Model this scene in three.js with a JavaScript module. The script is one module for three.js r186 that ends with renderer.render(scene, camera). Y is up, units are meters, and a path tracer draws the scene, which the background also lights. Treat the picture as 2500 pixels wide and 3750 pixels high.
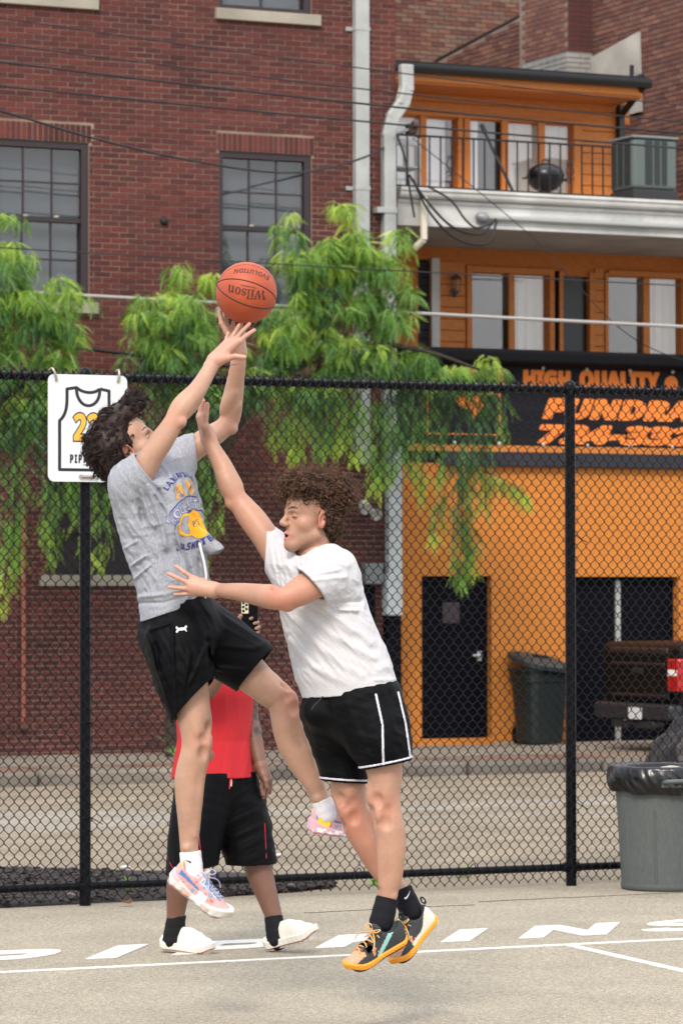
import * as THREE from 'three';
import { mergeGeometries, mergeVertices } from 'three/addons/utils/BufferGeometryUtils.js';
import { RoundedBoxGeometry } from 'three/addons/geometries/RoundedBoxGeometry.js';
import { FontLoader } from 'three/addons/loaders/FontLoader.js';
import { ImprovedNoise } from 'three/addons/math/ImprovedNoise.js';

// ---------------------------------------------------------------- camera, sky, sun, exposure
const scene = new THREE.Scene();
const TILT = 0.022589, TURN = -0.436332, ROLL = -0.0015, FOV = 16.3437;
const camera = new THREE.PerspectiveCamera(FOV, 682 / 1024, 0.5, 400);
camera.position.set(0, 1.65, 0);
camera.rotation.set(TILT, TURN, ROLL, 'YXZ');
camera.focus = 13.9;
camera.userData.fStop = 9;
scene.add(camera);

const renderer = new THREE.WebGLRenderer({ antialias: true });
renderer.toneMapping = THREE.LinearToneMapping;
renderer.toneMappingExposure = 2.1;
renderer.shadowMap.enabled = true;

const perlin = new ImprovedNoise();
const fbm = (x, y, z, n = 4) => { let a = 0, s = 0.5, f = 1; for (let i = 0; i < n; i++) { a += s * perlin.noise(x * f, y * f, z * f); s *= 0.5; f *= 2.03; } return a; };
let seed = 7;
const rnd = () => { seed = (seed * 1664525 + 1013904223) >>> 0; return seed / 4294967296; };
const rr = (a, b) => a + (b - a) * rnd();
const clamp = (x, a = 0, b = 1) => Math.min(b, Math.max(a, x));
const smooth = (a, b, x) => { const t = clamp((x - a) / (b - a)); return t * t * (3 - 2 * t); };
const mix = (a, b, t) => a + (b - a) * t;

{ // a bright overcast sky, thin cloud with soft lighter and greyer places all round
  const w = 512, h = 256, d = new Float32Array(w * h * 4);
  for (let j = 0; j < h; j++) for (let i = 0; i < w; i++) {
    const el = ((j + 0.5) / h - 0.5) * Math.PI, az = (i / w) * Math.PI * 2;
    const x = Math.cos(el) * Math.cos(az), y = Math.sin(el), z = Math.cos(el) * Math.sin(az);
    const c = fbm(x * 2.2, y * 4 + 9, z * 2.2, 5);
    const base = 0.66 + 0.28 * Math.max(0, y), k = base * (1 + 0.5 * c), blue = clamp(0.5 - c * 2.2);
    const o = (j * w + i) * 4;
    d[o] = k * mix(1.0, 0.9, blue); d[o + 1] = k * mix(1.0, 0.97, blue); d[o + 2] = k * mix(1.02, 1.1, blue); d[o + 3] = 1;
  }
  const sky = new THREE.DataTexture(d, w, h, THREE.RGBAFormat, THREE.FloatType);
  sky.mapping = THREE.EquirectangularReflectionMapping; sky.magFilter = THREE.LinearFilter; sky.needsUpdate = true;
  scene.background = sky; scene.environment = sky;
}
const sun = new THREE.DirectionalLight(0xfff1e0, 1.5);
sun.position.set(-6, 24, 4); sun.target.position.set(9, 0, -16);
sun.castShadow = true; sun.shadow.radius = 28; sun.shadow.mapSize.set(2048, 2048);
Object.assign(sun.shadow.camera, { left: -25, right: 25, top: 25, bottom: -25, near: 1, far: 90 });
scene.add(sun, sun.target);

// ---------------------------------------------------------------- helpers
const names = new Map();
function numbered(n) { const k = names.get(n) ?? 0; names.set(n, k + 1); return k ? n + '_' + String(k).padStart(3, '0') : n; }
function tag(o, label, category, group, kind) { o.userData.label = label; o.userData.category = category; if (group) o.userData.group = group; if (kind) o.userData.kind = kind; return o; }
function thing(name, label, category, pos = [0, 0, 0], turn = 0, group) {
  const g = new THREE.Group(); g.name = numbered(name); g.position.set(...pos); g.rotation.y = turn; scene.add(g);
  return tag(g, label, category, group);
}
function obj(name, geo, mat, parent = scene) {
  const list = Array.isArray(geo) ? geo : [geo];
  const m = new THREE.Mesh(list.length > 1 ? merge(list) : list[0], mat);
  m.name = parent === scene ? numbered(name) : name; parent.add(m); return m;
}
function struct(name, geo, mat, label) { const m = obj(name, geo, mat); m.userData.kind = 'structure'; if (label) m.userData.label = label; return m; }
function merge(list) {
  const anyColor = list.some((g) => g.attributes.color);
  const L = list.map((g) => {
    let q = g.index ? g.toNonIndexed() : g;
    for (const k of Object.keys(q.attributes)) if (!['position', 'normal', 'uv', 'color'].includes(k)) q.deleteAttribute(k);
    if (!q.attributes.uv) q.setAttribute('uv', new THREE.BufferAttribute(new Float32Array(q.attributes.position.count * 2), 2));
    if (anyColor && !q.attributes.color) q.setAttribute('color', new THREE.BufferAttribute(new Float32Array(q.attributes.position.count * 3).fill(1), 3));
    return q;
  });
  return mergeGeometries(L);
}
// texture coordinates in metres, taken from the face's own plane
function metric(g, s = 1) {
  if (g.index) g = g.toNonIndexed();
  const p = g.attributes.position, n = g.attributes.normal, uv = new Float32Array(p.count * 2);
  for (let i = 0; i < p.count; i++) {
    const ax = Math.abs(n.getX(i)), ay = Math.abs(n.getY(i)), az = Math.abs(n.getZ(i));
    let u, v;
    if (ay > ax && ay > az) { u = p.getX(i); v = p.getZ(i); } else if (ax > az) { u = p.getZ(i); v = p.getY(i); } else { u = p.getX(i); v = p.getY(i); }
    uv[2 * i] = u * s; uv[2 * i + 1] = v * s;
  }
  g.setAttribute('uv', new THREE.BufferAttribute(uv, 2)); return g;
}
const bx = (x0, x1, y0, y1, z0, z1) => { const g = new THREE.BoxGeometry(x1 - x0, y1 - y0, z1 - z0); g.translate((x0 + x1) / 2, (y0 + y1) / 2, (z0 + z1) / 2); return metric(g); };
const rbx = (x0, x1, y0, y1, z0, z1, r = 0.01, s = 2) => { const g = new RoundedBoxGeometry(x1 - x0, y1 - y0, z1 - z0, s, r); g.translate((x0 + x1) / 2, (y0 + y1) / 2, (z0 + z1) / 2); return metric(g); };
const v3 = (a) => new THREE.Vector3(...a);
function tube(pts, r, seg = 24, sides = 6, closed = false) {
  const c = new THREE.CatmullRomCurve3(pts.map((p) => (p.isVector3 ? p : v3(p))), closed);
  return new THREE.TubeGeometry(c, seg, r, sides, closed);
}
function rod(a, b, r, sides = 8, r2 = r) {
  const A = v3(a), B = v3(b), g = new THREE.CylinderGeometry(r2, r, A.distanceTo(B), sides);
  g.applyQuaternion(new THREE.Quaternion().setFromUnitVectors(new THREE.Vector3(0, 1, 0), B.clone().sub(A).normalize()));
  const m = A.add(B).multiplyScalar(0.5); g.translate(m.x, m.y, m.z); return g;
}
function lathe(profile, at, sides = 32) { const g = new THREE.LatheGeometry(profile.map((p) => new THREE.Vector2(...p)), sides); g.translate(...at); return g; }
function tint(g, r, gg, b) { const n = g.attributes.position.count, c = new Float32Array(n * 3); for (let i = 0; i < n; i++) { c[3 * i] = r; c[3 * i + 1] = gg; c[3 * i + 2] = b; } g.setAttribute('color', new THREE.BufferAttribute(c, 3)); return g; }
// a repeating grain texture: fn(u, v, noise) gives [r, g, b] in 0..255
function grain(size, metres, fn, srgb = true) {
  const d = new Uint8Array(size * size * 4);
  for (let j = 0; j < size; j++) for (let i = 0; i < size; i++) { const c = fn(i / size, j / size), o = (j * size + i) * 4; d[o] = clamp(c[0], 0, 255); d[o + 1] = clamp(c[1], 0, 255); d[o + 2] = clamp(c[2], 0, 255); d[o + 3] = 255; }
  const t = new THREE.DataTexture(d, size, size); t.wrapS = t.wrapT = THREE.RepeatWrapping; t.magFilter = THREE.LinearFilter; t.minFilter = THREE.LinearMipmapLinearFilter; t.generateMipmaps = true;
  if (srgb) t.colorSpace = THREE.SRGBColorSpace; t.repeat.set(1 / metres, 1 / metres); t.needsUpdate = true; return t;
}
// noise that tiles: blend over the seam
const tile = (f, u, v, s) => { const a = f(u * s, v * s), b = f((u - 1) * s, v * s), c = f(u * s, (v - 1) * s), d = f((u - 1) * s, (v - 1) * s); return mix(mix(a, b, u), mix(c, d, u), v); };
const white = Array.from({ length: 512 * 512 }, () => rnd());
const wn = (u, v, n = 512) => white[((Math.floor(v * n) % 512) + 512) % 512 * 512 + ((Math.floor(u * n) % 512) + 512) % 512];

const std = (o) => new THREE.MeshStandardMaterial(o);
const fineGrain = grain(256, 0.5, (u, v) => { const a = 200 + 40 * tile((x, y) => fbm(x, y, 3, 4), u, v, 9) + 45 * (wn(u * 0.5, v * 0.5) - 0.5); return [a, a, a]; });
const fineBump = grain(256, 0.35, (u, v) => { const a = 128 + 110 * tile((x, y) => fbm(x, y, 8, 5), u, v, 14) + 40 * (wn(u * 0.5, v * 0.5) - 0.5); return [a, a, a]; }, false);
const coarse = grain(512, 3.2, (u, v) => { const a = 205 + 90 * tile((x, y) => fbm(x, y, 5, 6), u, v, 5) + 20 * (wn(u, v) - 0.5); return [a, a, a]; });
const M = {
  brick: std({ vertexColors: true, roughness: 0.92, map: fineGrain, bumpMap: fineBump, bumpScale: 0.004 }),
  mortar: std({ color: 0xa8917f, roughness: 1, map: coarse, bumpMap: fineBump, bumpScale: 0.004 }),
  stone: std({ color: 0xb9b2a2, roughness: 0.9, map: coarse, bumpMap: fineBump, bumpScale: 0.003 }),
  darkFrame: std({ color: 0x2b2024, roughness: 0.55 }),
  glass: new THREE.MeshPhysicalMaterial({ color: 0xffffff, transmission: 1, thickness: 0, roughness: 0.02, ior: 1.75 }),
  blind: std({ color: 0x3f464c, roughness: 0.9 }),
  curtain: std({ color: 0xc9c6bd, roughness: 0.95 }),
  white: std({ color: 0xf0f1ee, roughness: 0.6, map: coarse }),
  metalGrey: std({ color: 0xc6cac8, roughness: 0.5, metalness: 0.1, map: coarse }),
  orange: std({ color: 0xf6993c, roughness: 0.85, map: fineGrain, bumpMap: fineBump, bumpScale: 0.002 }),
  orangeTrim: std({ color: 0xf2923a, roughness: 0.6, map: fineGrain }),
  orangeDeep: std({ color: 0xea8630, roughness: 0.7, map: fineGrain }),
  black: new THREE.MeshPhysicalMaterial({ color: 0x0e0f19, roughness: 0.6, map: fineGrain, specularIntensity: 0.14 }),
  blackBand: std({ color: 0x30303a, roughness: 0.8, map: coarse }),
  blackGloss: std({ color: 0x0c0c10, roughness: 0.3 }),
  shingle: std({ color: 0x6f6d6c, roughness: 1, map: coarse, bumpMap: fineBump, bumpScale: 0.01 }),
  soffit: std({ color: 0xc6bbb4, roughness: 0.9, map: coarse }),
  iron: std({ color: 0x1e1a1c, roughness: 0.6, metalness: 0.3 }),
  fence: new THREE.MeshPhysicalMaterial({ color: 0x08090f, roughness: 0.4, specularIntensity: 0.35 }),
  cable: std({ color: 0x17161a, roughness: 0.6 }),
  cablePale: std({ color: 0x9a9794, roughness: 0.5 }),
  bark: std({ color: 0x4b4238, roughness: 1, map: coarse, bumpMap: fineBump, bumpScale: 0.02 }),
};

// ---------------------------------------------------------------- ground
const courtTex = grain(1024, 2.4, (u, v) => {
  const big = tile((x, y) => fbm(x, y, 1, 4), u, v, 6), n = wn(u, v, 512), n2 = wn(v * 0.93, u * 1.07, 450);
  const g = tile((x, y) => fbm(x, y, 31, 3), u, v, 95);
  let a = 190 + 30 * big + 46 * (n - 0.5) + 34 * (n2 - 0.5) + 75 * g;
  if (n > 0.92) a -= 74; else if (n2 > 0.95) a += 26;
  return [a, a * 0.975, a * 0.93];
});
const courtBump = grain(512, 1.2, (u, v) => { const n = wn(u, v, 512); const a = 120 + 90 * (n - 0.5) + (n > 0.9 ? -70 : 0); return [a, a, a]; }, false);
const roadTex = grain(1024, 4, (u, v) => {
  const big = tile((x, y) => fbm(x, y, 11, 5), u, v, 7), n = wn(u, v, 512), n2 = wn(v, u * 0.9, 300);
  let a = 176 + 70 * big + 40 * (n - 0.5) + 26 * (n2 - 0.5); if (n2 > 0.94) a -= 45;
  return [a, a * 0.945, a * 0.86];
});
function sheet(x0, x1, z0, z1, nx, nz, height, color) {
  const g = new THREE.PlaneGeometry(x1 - x0, z1 - z0, nx, nz); g.rotateX(-Math.PI / 2); g.translate((x0 + x1) / 2, 0, (z0 + z1) / 2);
  const p = g.attributes.position, uv = g.attributes.uv, c = new Float32Array(p.count * 3);
  for (let i = 0; i < p.count; i++) {
    const x = p.getX(i), z = p.getZ(i); p.setY(i, height(x, z)); uv.setXY(i, x, z);
    const k = color(x, z); c[3 * i] = k[0]; c[3 * i + 1] = k[1]; c[3 * i + 2] = k[2];
  }
  g.setAttribute('color', new THREE.BufferAttribute(c, 3)); g.computeVertexNormals(); return g;
}
const courtMat = std({ color: 0xc8c2b4, roughness: 0.95, map: courtTex, bumpMap: courtBump, bumpScale: 0.009, vertexColors: true });
const roadMat = std({ color: 0xc8c3bb, roughness: 1, map: roadTex, bumpMap: courtBump, bumpScale: 0.006, vertexColors: true });
const roadY = (z) => -0.015 - 0.36 * smooth(-17.7, -35.3, z) * 1 - 0.0 * z;
struct('ground', sheet(-160, 190, -200, 160, 8, 8, () => -0.46, () => [0.9, 0.9, 0.9]), roadMat, 'tan ground reaching to the horizon');
struct('court', sheet(-14, 26, -17.78, 12, 200, 150, () => 0, (x, z) => { const n = 1 + 0.2 * fbm(x * 0.8, 3, z * 1.6, 4) + 0.14 * fbm(x * 4, 5, z * 5, 3); return [n, n, n]; }), courtMat, 'pale grey asphalt basketball court with white markings');
struct('road', sheet(-30, 60, -35.25, -17.78, 260, 90, (x, z) => roadY(z) + 0.012 * fbm(x * 0.9, 2, z * 0.9, 3), (x, z) => {
  const n = 1 + 0.3 * fbm(x * 0.35, 7, z * 0.8, 5) + 0.22 * fbm(x * 2, 9, z * 2.4, 3);
  // pale concrete patches laid into the tan surface
  const e1 = Math.hypot((x - 9.9) / 2.2, (z + 28.3) / 2.1) + 0.25 * fbm(x * 1.2, 1, z * 1.2, 3), s2 = Math.abs(z + 28.0 + 0.08 * x - 0.7 + 0.5 * fbm(x * 0.5, 4, z, 3)) / 0.75;
  const s3 = Math.abs(z + 25.9 + 0.3 * fbm(x * 0.6, 8, z, 3)) / 0.3;
  const k = clamp(Math.max(1 - smooth(0.9, 1.05, e1), (x > 10.5 ? 1 : 0) * (1 - smooth(0.8, 1.1, s2)), 0.8 * (1 - smooth(0.8, 1.1, s3))));
  return [mix(0.86 * n, 0.98, k), mix(0.84 * n, 1.04, k), mix(0.8 * n, 1.14, k)];
}), roadMat, 'worn tan road surface behind the fence');
{ // raised pavement in front of the buildings with a weathered kerb
  const walk = std({ color: 0x9a8f80, roughness: 1, map: coarse, bumpMap: fineBump, bumpScale: 0.006 });
  struct('pavement', bx(-30, 60, -0.9, -0.225, -60, -36.55), walk, 'concrete pavement along the buildings');
  const edging = std({ color: 0x8a6455, roughness: 1, map: coarse, bumpMap: fineBump, bumpScale: 0.01 });
  const strip = new THREE.Group(); strip.name = 'brick_edging'; strip.userData.kind = 'structure'; scene.add(strip);
  const kerb = new THREE.Group(); kerb.name = 'kerb'; kerb.userData.kind = 'structure'; scene.add(kerb);
  const edgeVariants = [0x8d6a58, 0x7d5a4c, 0x96806c, 0x85705f].map((c) => std({ color: c, roughness: 1, map: coarse, bumpMap: fineBump, bumpScale: 0.01 }));
  const kerbVariants = [0x8f877d, 0x857e75, 0x9a9184].map((c) => std({ color: c, roughness: 1, map: coarse, bumpMap: fineBump, bumpScale: 0.02 }));
  obj('bed', bx(-30, 60, -0.9, -0.26, -36.55, -35.5), walk, strip);
  for (let x = 11, i = 0; x < 24; i++) { const w = rr(0.28, 0.5); obj('paver', rbx(x, x + w - 0.012, -0.3, -0.222 - rr(0, 0.02), -36.54, -35.52 - rr(0, 0.04), 0.015, 1), edgeVariants[Math.floor(rnd() * 4)], strip); x += w; }
  for (let x = 10; x < 24.5;) { const w = rr(1.1, 1.9); obj('kerb_stone', rbx(x, x + w - 0.015, -0.6, -0.215 - rr(0, 0.02), -35.5, -35.26 + rr(-0.02, 0.02), 0.05, 2), kerbVariants[Math.floor(rnd() * 3)], kerb); x += w; }
  obj('kerb_run', [bx(-30, 10, -0.6, -0.22, -35.5, -35.26), bx(25, 60, -0.6, -0.22, -35.5, -35.26)], kerbVariants[0], kerb);
}
{ // painted lines and the name on the court
  const worn = grain(1024, 1.6, (u, v) => { const n = tile((x, y) => fbm(x, y, 17, 5), u, v, 9), f = wn(u, v, 512), chip = f > 0.965 + 0.3 * n * -1 ? 1 : 0; const a = chip ? 150 : 232 + 24 * n + 14 * (f - 0.5); return [a, a * 0.99, a * 0.97]; });
  const paint = std({ color: 0xe8e8e6, roughness: 0.75, map: worn, bumpMap: courtBump, bumpScale: 0.004 });
  const flat = (pts, y = 0.004) => { const s = new THREE.Shape(pts.map((p) => new THREE.Vector2(p[0], -p[1]))); const g = new THREE.ExtrudeGeometry(s, { depth: 0.0034, bevelEnabled: false }); g.rotateX(-Math.PI / 2); g.translate(0, y - 0.0034, 0); return metric(g); };
  { // hairline cracks wandering over the asphalt
    const dark = std({ color: 0x5c564e, roughness: 1 });
    const crack = (a, b, w) => { const P = [], Q = [], n = Math.ceil(Math.hypot(b[0] - a[0], b[1] - a[1]) / 0.025); for (let i = 0; i <= n; i++) { const t = i / n, o = 0.05 * fbm(t * 9 + a[0], 3, a[1], 4), x = mix(a[0], b[0], t), z = mix(a[1], b[1], t) + o, q = w * (0.35 + 1.1 * Math.abs(fbm(t * 30, a[0], 1, 2))); P.push([x, z - q]); Q.push([x, z + q]); } return flat([...P, ...Q.reverse()], 0.0036); };
    const c = obj('court_crack', [crack([7.6, -16.75], [8.6, -16.8], 0.0022), crack([8.7, -16.95], [10.2, -17.0], 0.003)], dark); c.userData.kind = 'structure'; c.userData.label = 'fine dark cracks in the asphalt';
  }
  const line = (a, b, w) => { // slightly ragged edge, as rolled on by hand
    const A = new THREE.Vector2(...a), B = new THREE.Vector2(...b), n = Math.ceil(A.distanceTo(B) / 0.05), d = B.clone().sub(A).normalize(), L = [], R = [];
    for (let i = 0; i <= n; i++) { const p = A.clone().lerp(B, i / n); L.push([p.x - d.y * (w / 2 + rr(-0.003, 0.003)), p.y + d.x * (w / 2 + rr(-0.003, 0.003))]); R.push([p.x + d.y * (w / 2), p.y - d.x * (w / 2)]); }
    return flat([...L, ...R.reverse()]);
  };
  const a = obj('baseline', line([-4, -14.71], [14, -14.71], 0.055), paint); a.userData.kind = 'structure'; a.userData.label = 'thin white baseline painted across the court';
  const b = obj('lane_line', line([8.02, -14.73], [7.55, -9], 0.055), paint); b.userData.kind = 'structure'; b.userData.label = 'thin white line running from the baseline toward the camera';
  // PIPKINS in block letters, 0.5 m tall, read from this side of the court
  const T = -15.575, Bm = -15.065, h = T - Bm, s = 0.155;
  const text = new THREE.Group(); text.name = 'court_lettering'; text.userData = { kind: 'structure', label: 'white block letters PIPKINS painted on the court' }; scene.add(text);
  const P = (x, t) => [x + 0.36 * t, Bm + h * t];
  const put = (pts) => obj('letter', flat(pts, 0.0045), paint, text);
  const arc = (cx, t, rx, rt, a0, a1, n = 12) => Array.from({ length: n + 1 }, (_, i) => { const q = mix(a0, a1, i / n); return P(cx + rx * Math.cos(q), t + rt * Math.sin(q)); });
  const letterP = (x) => {
    const out = [P(x, 0), P(x + s, 0), P(x + s, 0.26), ...arc(x + 0.30, 0.63, 0.19, 0.37, -Math.PI / 2, Math.PI / 2), P(x, 1)];
    const sh = new THREE.Shape(out.map((p) => new THREE.Vector2(p[0], -p[1])));
    sh.holes.push(new THREE.Path([P(x + s, 0.54), ...arc(x + 0.29, 0.63, 0.05, 0.09, -Math.PI / 2, Math.PI / 2, 6), P(x + s, 0.72)].map((p) => new THREE.Vector2(p[0], -p[1]))));
    const g = new THREE.ExtrudeGeometry(sh, { depth: 0.0034, bevelEnabled: false }); g.rotateX(-Math.PI / 2); g.translate(0, 0.0011, 0); obj('letter', metric(g), paint, text);
  };
  letterP(5.03); letterP(6.17);
  const I = (x) => put([P(x, 0), P(x + s, 0), P(x + s, 1), P(x, 1)]); I(5.75); I(7.535);
  { const k = 6.885; put([P(k, 0), P(k + s, 0), P(k + s, 0.34), P(k + 0.2, 0.42), P(k + 0.28, 0), P(k + 0.46, 0), P(k + 0.31, 0.56), P(k + 0.46, 1), P(k + 0.28, 1), P(k + 0.165, 0.66), P(k + s, 1), P(k, 1)]); }
  { const k = 7.95, w = 0.48, q = 0.138; put([P(k, 0), P(k + q, 0), P(k + q, 0.6), P(k + w - q, 0), P(k + w, 0), P(k + w, 1), P(k + w - q, 1), P(k + w - q, 0.42), P(k + q, 1), P(k, 1)]); }
  { const c = 8.84, o = []; // S
    o.push(...arc(c, 0.27, 0.24, 0.27, -Math.PI * 0.98, 0.25), P(c + 0.05, 0.58), P(c - 0.09, 0.7), ...arc(c, 0.73, 0.09, 0.09, Math.PI * 0.9, 0.1, 6), P(c + 0.24, 0.74), ...arc(c, 0.73, 0.24, 0.27, 0.05, Math.PI * 1.18), P(c - 0.02, 0.45), ...arc(c, 0.29, 0.09, 0.1, 0.6, -Math.PI, 8));
    put(o); }
}

// ---------------------------------------------------------------- red brick building
const ZB = -38.9, CH = 0.0667, BL = 0.213;
const brickTones = [[0.19, 0.04, 0.036], [0.21, 0.047, 0.04], [0.17, 0.038, 0.037], [0.23, 0.052, 0.043], [0.15, 0.034, 0.034], [0.2, 0.047, 0.043], [0.17, 0.046, 0.045], [0.22, 0.046, 0.037]];
const brickPiece = (w, h, d, tone, k = 1) => tint(metric(new THREE.BoxGeometry(w, h, d)), tone[0] * k, tone[1] * k, tone[2] * k);
function wallWithHoles(x0, x1, y0, y1, z, depth, holes) {
  const s = new THREE.Shape([[x0, y0], [x1, y0], [x1, y1], [x0, y1]].map((p) => new THREE.Vector2(...p)));
  for (const [a, b, c, d] of holes) s.holes.push(new THREE.Path([[a, c], [a, d], [b, d], [b, c]].map((p) => new THREE.Vector2(...p))));
  const g = new THREE.ExtrudeGeometry(s, { depth, bevelEnabled: false }); g.translate(0, 0, z - depth); return metric(g);
}
const brickHouse = thing('brick_building', 'dark red brick building with tall paned windows behind the trees', 'building');
const winUp = [[13.692, 14.897, 5.04, 6.905], [16.547, 17.752, 5.04, 6.905]], winTop = [[13.692, 14.897, 8.6, 9.7], [16.547, 17.752, 8.6, 9.7]], winLow = [[14.38, 15.55, 1.86, 2.95]];
const openings = [...winUp, ...winTop, ...winLow];
{
  obj('mortar_wall', [wallWithHoles(6, 18.865, -0.4, 9.9, ZB - 0.009, 0.28, openings), bx(18.66, 18.866, -0.4, 9.9, -52, ZB - 0.3)], M.mortar, brickHouse);
  const list = [], soldierTop = (o) => o[3] + 0.213;
  const solid = [];
  for (const o of openings) { solid.push([o[0], o[1], o[2], o[3]]); if (o !== winTop[0] && o !== winTop[1]) solid.push([o[0] - 0.03, o[1] + 0.03, o[3], soldierTop(o)]); solid.push([o[0] - 0.055, o[1] + 0.1, o[2] - 0.14, o[2]]); }
  const put = (xa, xb, row) => {
    const w = xb - xa - 0.0135; if (w < 0.02) return;
    const y = -0.26 + row * CH, cx = (xa + xb) / 2;
    list.push({ x: cx, y: y + CH / 2, w, h: CH - 0.0145 });
  };
  for (let row = 0; row < 149; row++) {
    const y0 = -0.26 + row * CH, yc = y0 + CH / 2; let x = 12.4 + (row % 2) * BL / 2;
    // spans of wall that are free in this course
    const cuts = solid.filter((o) => yc > o[2] && yc < o[3]).map((o) => [o[0], o[1]]).sort((a, b) => a[0] - b[0]);
    for (; x < 18.87; x += BL) {
      let spans = [[Math.max(x, 12.4), Math.min(x + BL, 18.878)]];
      for (const c of cuts) spans = spans.flatMap(([a, b]) => (b <= c[0] || a >= c[1] ? [[a, b]] : [[a, Math.min(b, c[0])], [Math.max(a, c[1]), b]].filter((s) => s[1] - s[0] > 0.02)));
      for (const [a, b] of spans) put(a, b, row);
    }
  }
  for (const o of [...winUp, ...winLow]) for (let x = o[0] - 0.03; x < o[1] + 0.03 - 0.03; x += CH) list.push({ x: x + CH / 2, y: o[3] + 0.1065, w: CH - 0.014, h: 0.2 });
  for (const b of list) {
    b.tone = Math.floor(rnd() * 8); const st = fbm(b.x * 0.7, b.y * 0.9, 2, 4), soot = smooth(0.1, 0.35, fbm(b.x * 1.3 + 7, b.y * 1.1, 6, 3));
    b.k = 0.82 * (1 + 0.35 * st) * (1 - 0.4 * soot) * rr(0.85, 1.12); b.dz = rr(-0.0025, 0.003);
    b.d = Math.hypot(b.x, b.y - 1.65, ZB); b.seen = b.x > 13.85 && b.y < 8.4 && b.y > 5.9 ? 0 : 1;
  }
  list.sort((a, b) => a.seen - b.seen || a.d - b.d);
  const rest = [], shared = new Map();
  list.forEach((b, i) => {
    const key = [b.w.toFixed(3), b.h.toFixed(3), b.tone, b.k.toFixed(1)].join();
    if (i < 300) {
      if (!shared.has(key)) shared.set(key, brickPiece(b.w, b.h, 0.03, brickTones[b.tone], +b.k.toFixed(1)));
      const m = obj('brick', shared.get(key), M.brick, brickHouse); m.position.set(b.x, b.y, ZB - 0.015 + b.dz);
    } else rest.push(brickPiece(b.w, b.h, 0.03, brickTones[b.tone], b.k).translate(b.x, b.y, ZB - 0.015 + b.dz));
  });
  const r = obj('brickwork', rest, M.brick, brickHouse); r.userData.kind = 'stuff';
  for (const o of [...winUp, ...winTop]) obj('window_sill', rbx(o[0] - 0.05, o[1] + 0.105, o[2] - 0.135, o[2] - 0.003, ZB - 0.2, ZB + 0.06, 0.008), M.stone, brickHouse);
  obj('window_sill', rbx(14.28, 15.6, 1.73, 1.857, ZB - 0.2, ZB + 0.05, 0.008), M.stone, brickHouse);
  // six-over-six sash windows, each pane a piece of its own
  const sash = (o, rows, cols, blindColor, open = 0) => {
    const [x0, x1, y0, y1] = o, z = ZB - 0.055, w = new THREE.Group(); w.name = 'window'; brickHouse.add(w);
    const f = 0.055;
    obj('frame', [bx(x0, x0 + f, y0, y1, z - 0.1, z + 0.03), bx(x1 - f * 1.6, x1, y0, y1, z - 0.1, z + 0.03), bx(x0 + f, x1 - f * 1.6, y1 - f * 1.4, y1, z - 0.1, z + 0.029), bx(x0 + f, x1 - f * 1.6, y0, y0 + f, z - 0.1, z + 0.028)], M.darkFrame, w);
    const ym = (y0 + y1) / 2 + 0.02, gx0 = x0 + f, gx1 = x1 - f * 1.6;
    const bars = [bx(gx0, gx1, ym - 0.025, ym + 0.025, z - 0.05, z + 0.012)];
    const halves = [[ym + 0.025, y1 - f * 1.4, z - 0.005], [y0 + f, ym - 0.025, z - 0.045]];
    for (const [a, b, zz] of halves) {
      const n = rows / 2;
      for (let i = 1; i < cols; i++) { const x = mix(gx0, gx1, i / cols); bars.push(bx(x - 0.011, x + 0.011, a, b, zz - 0.014, zz + 0.008)); }
      for (let j = 1; j < n; j++) { const y = mix(a, b, j / n); bars.push(bx(gx0, gx1, y - 0.011, y + 0.011, zz - 0.015, zz + 0.007)); }
      for (let i = 0; i < cols; i++) for (let j = 0; j < n; j++) {
        const pg = new THREE.PlaneGeometry((gx1 - gx0) / cols - 0.024, (b - a) / n - 0.024);
        pg.rotateY(rr(-0.006, 0.006)); pg.rotateX(rr(-0.006, 0.006)); pg.translate(mix(gx0, gx1, (i + 0.5) / cols), mix(a, b, (j + 0.5) / n), zz - 0.002); obj('pane', pg, M.glass, w);
      }
    }
    obj('glazing_bars', bars, M.darkFrame, w);
    obj('blind', bx(gx0 - 0.02, gx1 + 0.02, y0, y1, z - 0.16, z - 0.15), blindColor, w);
    obj('sash_lock', [rbx((gx0 + gx1) / 2 - 0.18, (gx0 + gx1) / 2 - 0.12, ym + 0.025, ym + 0.05, z - 0.01, z + 0.02, 0.008), rbx((gx0 + gx1) / 2 + 0.2, (gx0 + gx1) / 2 + 0.26, ym + 0.025, ym + 0.05, z - 0.01, z + 0.02, 0.008)], M.stone, w);
  };
  for (const o of winUp) sash(o, 4, 3, M.blind);
  for (const o of winTop) sash(o, 2, 2, M.blind);
  { const o = winLow[0], w = new THREE.Group(); w.name = 'boarded_window'; brickHouse.add(w);
    obj('board', bx(o[0], o[1], o[2], o[3], ZB - 0.16, ZB - 0.12), std({ color: 0x2c2629, roughness: 0.7, map: coarse }), w);
    obj('frame', [bx(o[0], o[0] + 0.06, o[2], o[3], ZB - 0.12, ZB - 0.06), bx(o[1] - 0.06, o[1], o[2], o[3], ZB - 0.12, ZB - 0.06), bx(o[0] + 0.06, o[1] - 0.06, 2.36, 2.42, ZB - 0.12, ZB - 0.07)], M.darkFrame, w); }
  obj('wall_anchor', [lathe([[0, 0], [0.05, 0.005], [0.04, 0.03], [0, 0.035]], [0, 0, 0], 12).rotateX(Math.PI / 2).translate(15.84, 6.03, ZB)], M.iron, brickHouse);
}
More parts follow.
